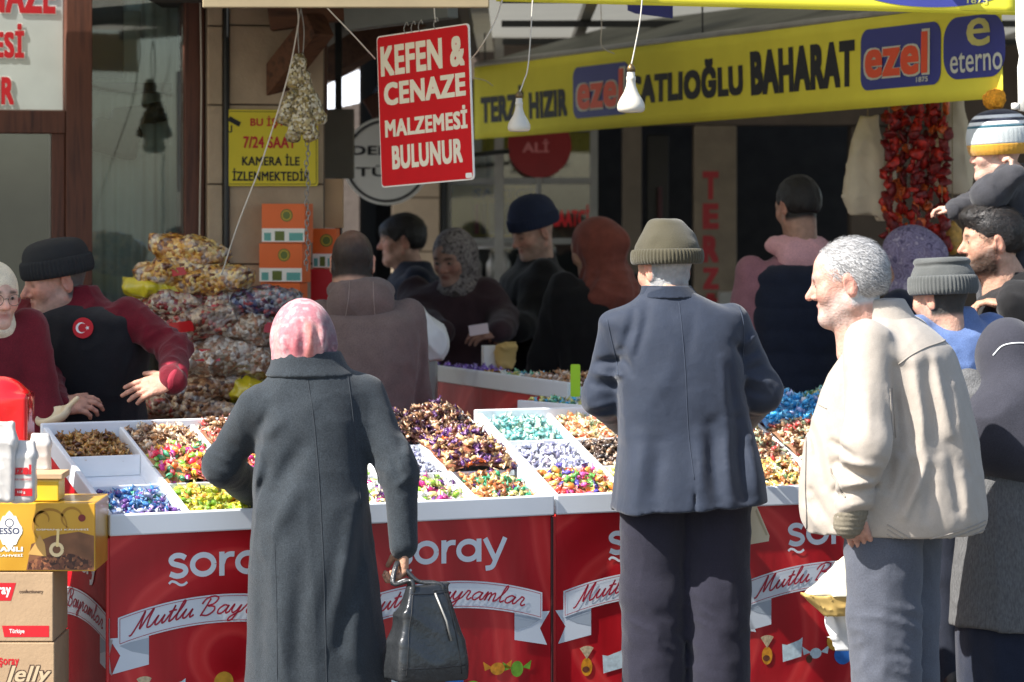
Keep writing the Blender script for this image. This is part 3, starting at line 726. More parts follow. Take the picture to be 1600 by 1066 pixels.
# --- shop on the left: timber frames, glass, stone pillar
LP = Pl(-2.034, 12.2, 20)
sr = LP.root('timber_shop', 'brown timber shop front with glass and beige stone pillar', 'shop')
LP.rect('sign_panel', -120, -60, 101, 172, 0.02, M('milky_sign_panel', S(196, 204, 198), rough=0.4, var=0.05), sr, -0.02)
LP.rect('frame_post', 101, -120, 142, 900, 0.09, WOOD, sr, 0.03); LP.rect('frame_post', 286, -120, 317, 900, 0.09, WOOD, sr, 0.03)
LP.rect('frame_rail', -200, 172, 100.5, 208, 0.08, WOOD, sr, 0.025)
LP.rect('frame_rail', 142.5, 590, 285.5, 625, 0.08, WOOD, sr, 0.025)
LP.rect('door_stile', 80, 208.5, 100.5, 900, 0.06, WOOD, sr, 0.015)
LP.rect('door_panel', -200, 560, 79.5, 900, 0.04, WOOD, sr, 0.0)
pn = LP.rect('window_pane', 142.5, -120, 285.5, 589.5, 0.008, GLASS, sr, 0.0, 0); LP.rect('door_pane', -200, 208.5, 79.5, 559, 0.008, GLASS, sr, 0.0, 0)
u0, _ = LP.uv(-200, 300); u1, _ = LP.uv(318, 300)
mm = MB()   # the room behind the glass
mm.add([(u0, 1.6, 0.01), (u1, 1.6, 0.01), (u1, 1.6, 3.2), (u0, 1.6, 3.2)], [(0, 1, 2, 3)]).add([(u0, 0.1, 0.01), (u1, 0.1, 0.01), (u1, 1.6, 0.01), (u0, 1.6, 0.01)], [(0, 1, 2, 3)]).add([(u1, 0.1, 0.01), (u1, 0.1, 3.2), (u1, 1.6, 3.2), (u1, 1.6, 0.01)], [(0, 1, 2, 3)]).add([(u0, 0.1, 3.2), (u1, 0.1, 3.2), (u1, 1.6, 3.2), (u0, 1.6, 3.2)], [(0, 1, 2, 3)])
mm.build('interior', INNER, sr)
ua, _ = LP.uv(143, 300); ub, _ = LP.uv(285, 300)
# added pale curtain with soft pleats, standing for reflections in the pane, darker goods on a ledge before it
nx, nz = 60, 10; v = []; fq = []
for j in range(nz + 1):
    for i in range(nx + 1):
        u = ua - 0.05 + (ub - ua + 0.1) * i / nx; v.append((u, 0.30 + 0.012 * math.sin(i * 0.9) + 0.02 * math.sin(i * 0.23 + j * 0.3), 0.6 + 2.3 * j / nz))
for j in range(nz):
    for i in range(nx): a = j * (nx + 1) + i; fq.append((a, a + 1, a + nx + 2, a + nx + 1))
mesh('reflection_sheet', v, fq, M('reflection_grey', S(206, 212, 202), rough=0.9, var=0.12, scale=3), sr, True)
LP.rect('reveal_board', 146, -100, 212, 118, 0.03, M('dark_signboard', S(52, 50, 46), rough=0.4), sr, -0.22)
LP.rect('reveal_board', 212.5, 12, 240, 108, 0.03, M('pale_board', S(140, 142, 128), rough=0.4), sr, -0.22)
LP.rect('shelf', 144, 126, 284, 142, 0.10, M('shelf_dark', S(60, 54, 46)), sr, -0.16)
f = F(0.012); uc, zc = LP.uv(195, 215)
f.box((uc, 0.20, zc), (0.10, 0.05, 0.07), Matrix.Rotation(R(14), 3, 'Y'), 0.03).box((uc + 0.10, 0.20, zc + 0.10), (0.11, 0.04, 0.035), Matrix.Rotation(R(-8), 3, 'Y'), 0.02)
V, Q = f.mesh(folds(0.006, 0.006, seed=2)); fast_mesh('dark_bag', V, Q, M('dark_bundle_cloth', S(52, 52, 46), var=0.3, scale=20), sr)
# red lettering on the milky panel, each line with a pale outline behind it
for s_, xa, xb, ya, yb in (('CENAZE', -74, 88, -38, 22), ('MALZEMESİ', -150, 39, 33, 91), ('BULUNUR', -132, 23, 118, 164)):
    (ua_, zt), (ub_, zb) = LP.uv(xa, ya), LP.uv(xb, yb)
    text(s_, ua_ - 0.004, ub_ + 0.004, zb - 0.004, zt + 0.004, 0.0172, WHITET, sr, bold=0.075, name='letter_outline')
    text(s_, ua_, ub_, zb, zt, 0.0160, REDT, sr, bold=0.045)
# stone pillar: slabs with recessed joints, left strip, drainpipe, main face
LP.rect('pillar_core', 318.5, -140, 502, 1100, 0.30, STONED, sr, 0.055)
for x0, x1 in ((318, 340), (351, 497)):
    for k, (y0, y1) in enumerate(((-130, -62), (-60, 41), (43.5, 164), (166.5, 287), (289.5, 411), (413.5, 535), (537.5, 660), (662, 800))):
        LP.rect('stone_slab', x0, y0, x1, y1, 0.02, STONE, sr, 0.078, 0.003)
u, z = LP.uv(345.5, 300); MB().tube([(u, -0.085, 0.0), (u, -0.085, 3.3)], 0.0125, 10).build('drainpipe', DARKM, sr, True)
u, z = LP.uv(309, 300); MB().tube([(u + 0.004 * math.sin(k), -0.045, 0.6 + k * 0.2) for k in range(14)], 0.0035, 6).build('cable', M('white_cable', S(190, 182, 168), var=0), sr, True)
# upper wall of the same house, above the frame (closes the shop against the sky)
LP.rect('upper_wall', -700, -900, 503, -141, 0.30, STONED, sr, 0.0); LP.rect('side_wall', -900, -140, -201, 1100, 0.25, STONED, sr, 0.0)

# --- timber brackets holding the eaves beside the pillar
def timber(name, a, b, w, h, mat, parent=None):
    a = Vector(a); b = Vector(b); d = b - a; L = d.length; q = d.to_track_quat('X', 'Z').to_matrix()
    return MB().box((a + b) / 2, (L, w, h), q, 0, 0.006).build(name, mat, parent)
br = empty('eaves_bracket', at(450, 90, 12.6), 0, 'dark brown timber bracket under the eaves above the stone pillar', 'bracket')
inv = br.location.copy()
def tb(n, a, b, w, h, m): o = timber(n, Vector(a) - inv, Vector(b) - inv, w, h, m, br); return o
tb('strut', at(404, 160, 12.62), at(500, 38, 12.3), 0.10, 0.11, BEAM)
tb('wall_post', at(396, 84, 12.62), at(396, 166, 12.62), 0.06, 0.055, WOOD)
tb('post', at(503, -30, 12.9), at(503, 182, 12.9), 0.06, 0.045, WOOD)
tb('tie_beam', at(420, 22, 12.4), at(560, 2, 12.4), 0.10, 0.14, BEAM)
b2 = empty('roof_rafter', at(560, 110, 14.2), 0, 'reddish brown sloping rafter left of the red hanging sign', 'rafter'); inv2 = b2.location.copy()
timber('beam', at(506, 108, 14.2) - inv2, at(650, 20, 13.9) - inv2, 0.10, 0.13, BEAM, b2)
timber('brace', at(575, 172, 14.3) - inv2, at(650, 128, 14.3) - inv2, 0.08, 0.10, WOOD, b2)

# --- shops across the back
BP = Pl(-1.2, 17.0, 0)
bk = BP.root('shop_row', 'row of dim shops with stone pillars across the back', 'shops')
BP.rect('stone_pillar', 612, 60, 688, 1000, 0.22, STONED, bk, 0.05)
for y0, y1 in ((62, 142), (144, 226), (228, 308), (310, 392), (394, 470), (472, 560)): BP.rect('stone_slab', 613, y0, 687, y1, 0.02, STONE, bk, 0.072)
BP.rect('dark_downpipe', 688.5, 60, 697, 700, 0.05, DARKM, bk, 0.06)
BP.rect('fascia', 612, -60, 1640, 196, 0.25, PLASTER, bk, 0.03)
ALU = M('aluminium_frame', S(132, 132, 128), rough=0.5, metal=0.2, var=0.1)
for x0, x1 in ((698, 704), (838, 846), (922, 934)): BP.rect('window_post', x0, 197, x1, 480, 0.05, ALU, bk, 0.035)
for y0, y1 in ((197, 206), (278, 288), (372, 382)): BP.rect('window_rail', 704.5, y0, 837.5, y1, 0.045, ALU, bk, 0.03); BP.rect('window_rail', 846.5, y0, 921.5, y1, 0.045, ALU, bk, 0.03)
BP.rect('window_pane', 704.5, 206, 922, 480, 0.006, GLASS, bk, 0.0, 0)
BP.rect('sill_wall', 698, 480, 935, 800, 0.2, STONED, bk, 0.05)
BP.rect('display_card', 700, 207, 760, 277, 0.01, M('cream_blind', S(176, 168, 140), var=0.15), bk, -0.06, 0); BP.rect('display_card', 850, 207, 921, 276, 0.01, M('tan_blind', S(168, 142, 104), var=0.3, scale=14), bk, -0.06, 0)
BP.rect('display_card', 761, 207, 836, 277, 0.01, M('grey_blind', S(120, 116, 108), var=0.2), bk, -0.06, 0)
pst = BP.rect('poster', 706, 289, 738, 371, 0.006, M('yellow_poster', S(204, 184, 72), var=0.1), bk, -0.02, 0)
pst = BP.rect('poster', 739, 289, 836, 371, 0.006, M('yellow_watch_poster', S(188, 164, 60), var=0.2, scale=12), bk, -0.02, 0)
for k, (x0, c_) in enumerate(((741, S(176, 52, 50)), (752, S(58, 60, 84)), (764, S(196, 196, 190)), (776, S(70, 62, 96)), (788, S(60, 108, 120)), (800, S(150, 60, 60)), (812, S(84, 128, 120)), (824, S(60, 52, 60)))): BP.rect('printed_watch', x0, 318, x0 + 8, 366, 0.004, M('print_%d' % k, c_, var=0.2, scale=20), bk, -0.0135, 0)
def btext(s_, x0, x1, y0, y1, mat, out, bold=0.04): (a, zt), (b, zb) = BP.uv(x0, y0), BP.uv(x1, y1); text(s_, a, b, zb, zt, -out, mat, bk, bold=bold)
btext('SAATÇİ', 740, 834, 290, 314, BLACKT, -0.0125); btext('SAATÇİ', 865, 921, 320, 360, REDT, 0.012)
BP.rect('display_card', 847, 289, 921, 371, 0.006, M('dark_teal_card', S(60, 76, 74), var=0.3), bk, -0.02, 0)
BP.rect('door_jamb', 972, 197, 1002, 800, 0.12, M('jamb_stone', S(92, 82, 70), var=0.15), bk, 0.04)
BP.rect('door_leaf', 1012, 210, 1046, 800, 0.05, M('door_dark', S(34, 32, 32), rough=0.4), bk, -0.10); BP.rect('door_handle_plate', 1028, 292, 1036, 372, 0.03, M('plum_plate', S(70, 36, 42)), bk, -0.06)
BP.rect('stone_pillar', 1084, 197, 1150, 900, 0.20, M('pillar_taupe', S(112, 100, 84), var=0.15, bump=0.003, bscale=40), bk, 0.05)
for ch, y0, y1 in (('T', 268, 312), ('E', 318, 358), ('R', 368, 410), ('Z', 418, 452), ('İ', 458, 496)): btext(ch, 1097, 1122, y0, y1, M('faded_red_letter', S(150, 36, 42), var=0.1), 0.0515, 0.06)
BP.rect('wall', 1330, 197, 1700, 900, 0.2, PLASTER, bk, 0.0)
# rooms behind the openings
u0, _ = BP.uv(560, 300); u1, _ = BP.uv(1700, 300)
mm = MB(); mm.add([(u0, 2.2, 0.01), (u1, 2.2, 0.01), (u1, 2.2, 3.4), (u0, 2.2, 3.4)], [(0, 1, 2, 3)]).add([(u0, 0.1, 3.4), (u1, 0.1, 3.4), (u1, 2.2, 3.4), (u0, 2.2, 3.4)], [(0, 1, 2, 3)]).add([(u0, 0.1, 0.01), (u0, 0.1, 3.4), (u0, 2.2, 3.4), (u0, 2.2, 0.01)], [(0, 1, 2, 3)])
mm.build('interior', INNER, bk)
BP.rect('counter', 1120, 455, 1180, 800, 0.35, GREYM, bk, 0.2)
u, z = BP.uv(1158, 440); MB().lathe([(0.02, z - 0.05), (0.035, z - 0.03), (0.012, z), (0.03, z + 0.03), (0.028, z + 0.06), (0.004, z + 0.065)], 14, (u, -0.05, 0)).build('brass_cup', M('brass', S(176, 140, 60), rough=0.3, metal=0.8), bk, True)
u, z = BP.uv(775, 385); MB().lathe([(0.16, z - 0.01), (0.15, z), (0.05, z + 0.02), (0.003, z + 0.025)], 20, (u, -0.12, 0)).build('metal_dish', GREYM, bk, True)
for x_, y_ in ((745, 412), (768, 412), (790, 410), (812, 414), (832, 416)):
    u, z = BP.uv(x_, y_); MB().lathe([(0.028, z - 0.08), (0.03, z), (0.012, z + 0.03), (0.012, z + 0.06), (0.002, z + 0.062)], 12, (u, -0.12, 0)).build('bottle', GREYM, bk, True)
BP.rect('display_ledge', 720, 434, 850, 445, 0.2, GREYM, bk, 0.18)
rs = empty('round_sign', at(843, 228, 16.2), 0, 'round dark red sign reading ALİ under the yellow banner', 'sign')
MB().prism(arc(0, 0, 0.168, 0, 351, 39), -0.015, 0.015).build('disc', M('dark_red_disc', S(132, 24, 32), rough=0.4, var=0.08), rs)
text('ALİ', -0.09, 0.05, -0.035, 0.035, -0.017, M('faded_pink', S(190, 110, 110)), rs, bold=0.03)
MB().tube([(0, 0, 0.165), (0, 0, 0.5)], 0.006, 6).build('hanger', DARKM, rs)

# white round sign and grey board seen between pillar and red sign
ws_ = empty('round_shop_sign', at(604, 252, 15.0), 0, 'white round shop sign partly hidden behind the red hanging sign', 'sign')
MB().prism(arc(0, 0, 0.215, 0, 353, 48), -0.02, 0.02).build('disc', WHITET, ws_); 
v, fq = ribbon(arc(0, 0, 0.195, 0, 360, 60), 0.012, -0.0225); mesh('ring', v, fq, BLACKT, ws_)
text('DEMİR', -0.17, 0.15, 0.03, 0.09, -0.0215, BLACKT, ws_, bold=0.03); text('TÜM', -0.15, 0.1, -0.075, -0.02, -0.0215, BLACKT, ws_, bold=0.02)
MB().tube([(0.1, 0.03, 0), (0.6, 0.03, 0.05)], 0.012, 8).build('bracket_arm', DARKM, ws_)
bd = empty('notice_board', at(528, 225, 13.7), 0, 'grey brown blank board right of the yellow camera notice', 'board')
MB().box((0, 0, 0), (0.145, 0.05, 0.31), None, 0, 0.005).build('panel', M('board_face', S(122, 116, 104), var=0.08), bd); obox('back_batten', (0, 0.045, 0), (0.03, 0.04, 1.9), DARKM, bd)
# pale stand-in canopy for the bright sky patch, far behind
cn = mesh('sky_backdrop', [at(480, 178, 18.5), at(600, 152, 18.5), at(612, 112, 20.5), at(560, 110, 20.5), at(505, 136, 20.0)], [(0, 1, 2, 3, 4)], M('sky_backdrop_white', S(222, 228, 236), rough=0.9, var=0.04))
tag(cn, 'pale stand-in canopy in sunlight glimpsed left of the red sign', 'backdrop')
fw = tag(obox('far_house', (-3.2, 21.6, 1.3), (6.5, 0.4, 2.9), PLASTER), 'dim brown wall far behind, left of the round white sign', 'wall')

# --- awnings over the market (they shade everything behind the front stall)
def slab(name, pts, z0, z1, mat, parent):
    return mesh(name, [(x, y, z0) for x, y in pts], [tuple(range(len(pts)))], mat, parent)
def slab_(name, pts, z0, z1, mat, parent): n = len(pts); return mesh(name, [(x, y, z0) for x, y in pts] + [(x, y, z1) for x, y in pts], [tuple(range(n))[::-1], tuple(range(n, 2 * n))] + [(i, (i + 1) % n, (i + 1) % n + n, i + n) for i in range(n)], mat, parent)
aw = empty('market_awning', (2, 12, 2.6), 0, 'grey canvas awning roof over the back and right of the market', 'awning')
aw.location = (0, 0, 0); slab('canvas_roof', [(-0.30, 11.15), (5.0, 11.15), (5.0, 17.2), (-0.30, 17.2)], 2.64, 2.66, CANVD, aw)
for x in (0.35, 1.5, 2.7): obox('roof_bar', (x, 14.0, 2.615), (0.05, 6.3, 0.045), GREYM, aw)
for y in (12.9, 14.6, 16.2): obox('cross_bar', (2.45, y, 2.575), (5.0, 0.04, 0.03), DARKM, aw)
obox('leg', (3.2, 11.25, 1.31), (0.06, 0.06, 2.62), GREYM, aw); obox('leg', (-0.07, 16.6, 1.31), (0.05, 0.05, 2.62), GREYM, aw)
al = empty('stall_awning', (0, 0, 0), 0, 'canvas awning with ivory fascia board over the left of the stall', 'awning')
slab('canvas_roof', [(-7, 8.95), (-2.5, 8.95), (-2.5, 9.75), (-1.75, 9.75), (-1.75, 10.20), (-0.10, 10.20), (-0.10, 16.9), (-1.5, 16.9), (-1.5, 12.34), (-7, 10.3)], 2.56, 2.58, CANVL, al)  # stepped front edge shaped to set where sun and shade fall below
slab('dark_underlay', [(-1.45, 11.0), (-0.18, 11.0), (-0.18, 16.85), (-1.45, 16.85)], 2.53, 2.55, M('underlay_dark', S(84, 80, 72), rough=0.9, var=0.25, scale=4, stretch=(6, 0.5, 1)), al)  # opaque sheet added to keep the glowing canvas underside dark
obox('fascia_board', (-0.55, 10.18, 2.455), (0.95, 0.025, 0.185), IVORY, al, 0.004)
p, q = at(545, 44, 11.4), at(708, 20, 11.1); timber('metal_beam', (p.x, p.y, 2.40), (q.x, q.y, 2.43), 0.06, 0.09, M('grey_green_beam', S(88, 92, 88), rough=0.5, var=0.1), al)
for x in (-0.95, -0.2): obox('roof_bar', (x, 12.3, 2.535), (0.04, 4.1, 0.045), DARKM, al)
# ------------------------------------------------------------------ the sweet counters
def red_print():
    m = bpy.data.materials.new('red_satin_print'); n, l, b = nodes_new(m)
    b.inputs['Roughness'].default_value = 0.38; b.inputs['Coat Weight'].default_value = 0.15
    tc = n.new('ShaderNodeTexCoord'); mp = n.new('ShaderNodeMapping'); mp.inputs['Location'].default_value = (-0.40, 0, -0.28); l.new(tc.outputs['Object'], mp.inputs[0])
    w = n.new('ShaderNodeTexWave'); w.wave_type = 'RINGS'; w.rings_direction = 'Y'; w.inputs['Scale'].default_value = 1.5; w.inputs['Distortion'].default_value = 5.0; w.inputs['Detail'].default_value = 2.0; w.inputs['Detail Scale'].default_value = 0.7
    l.new(mp.outputs[0], w.inputs[0]); cr = n.new('ShaderNodeValToRGB'); e = cr.color_ramp.elements
    e[0].position = 0.0; e[0].color = (*S(178, 14, 26), 1); e[1].position = 1.0; e[1].color = (*S(218, 46, 48), 1)
    for p_, c_ in ((0.35, S(190, 20, 32)), (0.7, S(198, 24, 36)), (0.9, S(224, 62, 60))): q = e.new(p_); q.color = (*c_, 1)
    l.new(w.outputs[0], cr.inputs[0]); l.new(cr.outputs[0], b.inputs['Base Color'])
    mp2 = n.new('ShaderNodeMapping'); mp2.inputs['Scale'].default_value = (1.0, 1.0, 0.35); l.new(tc.outputs['Object'], mp2.inputs[0])   # the vinyl is not quite flat
    nz = n.new('ShaderNodeTexNoise'); nz.inputs['Scale'].default_value = 7; nz.inputs['Detail'].default_value = 3; l.new(mp2.outputs[0], nz.inputs[0]); bp = n.new('ShaderNodeBump'); bp.inputs['Distance'].default_value = 0.01; bp.inputs['Strength'].default_value = 0.5; l.new(nz.outputs[0], bp.inputs['Height']); l.new(bp.outputs[0], b.inputs['Normal'])
    return m
REDP = red_print()
RIBB = M('ribbon_print', S(222, 228, 234), rough=0.4, var=0.05, scale=6); RIBS = M('ribbon_shade_print', S(176, 186, 196), rough=0.4, var=0.05)
LOGO = M('logo_white', S(232, 238, 242), rough=0.4, var=0.0); PINKL = M('crimson_line', S(176, 36, 60), rough=0.5, var=0.0)
CUR = {'M': ([[(-.1, -.3), (.12, -.2), (.40, 1.0), (.55, 2.0), (.58, 1.0), (.66, .1), (.95, 1.2), (1.25, 2.05), (1.18, 1.0), (1.26, .1), (1.5, 0), (1.7, .25)]], 1.68),
       'u': ([[(0, .25), (.2, .9), (.25, 1.0), (.18, .4), (.3, .02), (.55, .2), (.8, .95), (.76, .4), (.86, 0), (1.1, .25)]], 1.06),
       't': ([[(0, .25), (.3, 1.2), (.38, 1.75), (.3, .6), (.36, .02), (.65, .25)], [(.02, 1.12), (.35, 1.2), (.65, 1.2)]], .62),
       'l': ([[(0, .25), (.4, 1.3), (.5, 2.0), (.35, 2.05), (.25, 1.2), (.25, .3), (.4, 0), (.65, .25)]], .62),
       'B': ([[(.12, -.05), (.3, 1.0), (.42, 1.9)], [(-.15, 1.35), (.05, 1.9), (.6, 2.15), (1.05, 1.9), (.9, 1.3), (.45, 1.05), (1.0, .9), (1.1, .4), (.7, -.05), (.2, .05)]], 1.36),
       'a': ([[(.85, .85), (.5, 1.0), (.15, .6), (.15, .15), (.4, 0), (.7, .35), (.88, .95), (.8, .4), (.9, .02), (1.15, .25)]], 1.1),
       'y': ([[(0, .25), (.15, .9), (.22, 1.0), (.18, .4), (.35, .05), (.6, .3), (.82, .98), (.7, 0), (.5, -.75), (.2, -.85), (.3, -.4), (1.0, .25)]], 1.0),
       'r': ([[(0, .25), (.25, .95), (.3, 1.1), (.55, .95), (.45, .3), (.6, 0), (.85, .25)]], .82),
       'm': ([[(0, .3), (.15, .9), (.22, 1.0), (.2, 0), (.3, .7), (.5, 1.0), (.58, .7), (.55, 0), (.65, .7), (.88, 1.0), (.96, .6), (.95, .1), (1.05, 0), (1.3, .25)]], 1.26), ' ': ([], .55)}
def script_strokes(s_):
    x = 0; out = []
    for ch in s_:
        st, adv = CUR[ch]
        for q in st: out.append([(a + x + 0.32 * b, b) for a, b in q])
        x += adv
    return out, x
def brand_strokes():
    o = []; x = 0
    o.append((spline([(.66, .80), (.50, .90), (.28, .90), (.14, .76), (.20, .60), (.40, .52), (.60, .43), (.67, .27), (.56, .12), (.34, .08), (.10, .18)], 6), .22, 0))
    o.append((spline([(.06, -.22), (.16, -.13), (.30, -.17), (.45, -.28), (.60, -.28), (.72, -.18)], 6), .10, 0)); x = .80
    o.append((arc(x + .5, .5, .39, 0, 360, 28), .23, x)); x += 1.06
    o.append(([(x + .12, 0), (x + .12, .98)], .23, x)); o.append((spline([(x + .14, .50), (x + .22, .74), (x + .38, .86), (x + .58, .86)], 6), .22, x)); x += .62
    o.append((arc(x + .46, .5, .38, 0, 360, 28), .23, x)); o.append(([(x + .88, 0), (x + .88, .98)], .23, x)); x += 1.06
    o.append(([(x + .06, .98), (x + .46, .06)], .23, x)); o.append((spline([(x + .86, .98), (x + .50, .10), (x + .34, -.24), (x + .08, -.30)], 6), .22, x)); x += .9
    return o, x
def print_module(parent, mp, z_logo=0.556, xh=0.076, sweets=True, skew=0.0):
    """the printed decoration of one 0.76 m wide panel; mp(u, out, z) -> point"""
    def put(name, v, f, mat, par): return mesh(name, [mp(a, b, c + skew * a) for a, b, c in v], f, mat, par)
    st, W = brand_strokes(); b = MB(); k = 0.40 / W
    for i, (pts, w, _) in enumerate(st): v, f = ribbon([(0.19 + p[0] * k, z_logo + p[1] * xh) for p in pts], w * xh, 0.0016 + 0.0002 * i); b.add(v, f)
    put('brand_name', b.v, b.f, LOGO, parent)
    # ribbon: an arched band with swallow-tail ends folded behind it
    zc = lambda u: 0.400 + 0.055 * (1 - ((u - 0.375) / 0.345) ** 2); hw = 0.044
    n = 28; v = []; f = []
    for i in range(n + 1): u = 0.03 + 0.69 * i / n; v += [(u, 0.0042, zc(u) + hw), (u, 0.0042, zc(u) - hw)]
    for i in range(n): f.append((2 * i, 2 * i + 2, 2 * i + 3, 2 * i + 1))
    rb = put('ribbon', v, f, RIBB, parent)
    for off in (hw - 0.006, -hw + 0.006): v, f = ribbon([(0.036 + 0.678 * i / n, zc(0.036 + 0.678 * i / n) + off) for i in range(n + 1)], 0.0018, 0.0052); put('ribbon_line', v, f, PINKL, rb)
    for x0, x1 in ((0.036, 0.036), (0.714, 0.714)): v, f = ribbon([(x0, zc(x0) + hw - 0.006), (x1, zc(x1) - hw + 0.006)], 0.0018, 0.0052); put('ribbon_line', v, f, PINKL, rb)
    for g, u in ((1, 0.03), (-1, 0.72)):
        z = zc(u); pts = [(u - g * 0.028, z - 0.018), (u + g * 0.10, z - 0.036 + 0.02), (u + g * 0.10, z - 0.105), (u - g * 0.018, z - 0.128), (u + g * 0.008, z - 0.072)]
        put('ribbon_tail', [(a, 0.0030, c) for a, c in pts], [(0, 1, 2, 3, 4) if g > 0 else (4, 3, 2, 1, 0)], RIBB, rb)
        put('ribbon_fold', [(u + g * 0.0, 0.0034, z - hw + 0.004), (u + g * 0.10, 0.0034, z - hw + 0.022), (u + g * 0.10, 0.0034, z - 0.075), (u + g * 0.045, 0.0034, z - 0.062)], [(0, 1, 2, 3)], RIBS, rb)
    st, W = script_strokes('Mutlu Bayramlar'); b = MB(); k = 0.60 / (W + 0.5)
    for i, q in enumerate(st):
        pts = [(0.072 + p[0] * k, p[1] * 0.026) for p in spline(q, 7)]; pts = [(x, zc(x) - 0.016 + z) for x, z in pts]
        v, f = ribbon(pts, 0.0052, 0.0056 + 0.0001 * (i % 5)); b.add(v, f)
    put('script_lettering', b.v, b.f, PINKL, rb)
    if sweets:
        def blob(name, cx, cz, rx, rz, mat, out): v = [(cx, out, cz)] + [(x, out, z) for x, z in arc(cx, cz, rx, 0, 345, 23, rz)]; put(name, v, [(0, 1 + k, 1 + (k + 1) % 24) for k in range(24)], mat, parent)
        OR = M('print_orange', S(226, 150, 40), var=0.35, scale=50, rough=0.4); BR = M('print_brown', S(110, 58, 36), var=0.4, scale=60); BLU = M('print_blue', S(44, 110, 190), var=0.2, scale=40); WH = M('print_pale', S(206, 222, 226), var=0.2, scale=60); GD = M('print_gold', S(222, 164, 52), var=0.2, scale=40); GN = M('print_green', S(120, 176, 50), var=0.3, scale=50)
        blob('printed_sweet', 0.115, 0.190, 0.020, 0.030, OR, 0.0015); blob('printed_sweet', 0.112, 0.182, 0.013, 0.010, BR, 0.0018)
        for k in range(7): a = R(60 + 10 * k); v, f = ribbon([(0.115, 0.218), (0.115 + 0.034 * math.cos(a) * 1.2, 0.225 + 0.034 * math.sin(a))], [0.003, 0.010], 0.0014 + 0.0001 * k); put('printed_twist', v, f, M('print_cream', S(214, 190, 150), var=0.3, scale=90), parent)
        put('printed_wrapper', [(0.175, 0.0015, 0.165), (0.245, 0.0015, 0.180), (0.250, 0.0015, 0.245), (0.236, 0.0015, 0.236), (0.190, 0.0015, 0.222), (0.172, 0.0015, 0.226)], [(0, 1, 2, 3, 4, 5)], WH, parent)
        blob('printed_sweet', 0.300, 0.188, 0.022, 0.018, WH, 0.0015); blob('printed_sweet', 0.275, 0.170, 0.012, 0.014, BR, 0.0018)
        blob('printed_coin', 0.375, 0.225, 0.032, 0.032, GD, 0.0015); blob('printed_coin', 0.405, 0.178, 0.034, 0.034, BLU, 0.0018)
        blob('printed_sweet', 0.47, 0.150, 0.030, 0.022, GN, 0.0015); blob('printed_sweet', 0.56, 0.205, 0.026, 0.020, OR, 0.0015); blob('printed_sweet', 0.63, 0.20, 0.022, 0.026, GN, 0.0016)
        for cx, cz, m_ in ((0.56, 0.205, OR), (0.63, 0.20, GN), (0.30, 0.188, WH)):
            for g in (-1, 1): put('printed_twist', [(cx + g * 0.018, 0.0013, cz + 0.004), (cx + g * 0.052, 0.0013, cz + 0.026), (cx + g * 0.046, 0.0013, cz - 0.004)], [(0, 1, 2)], m_, parent)

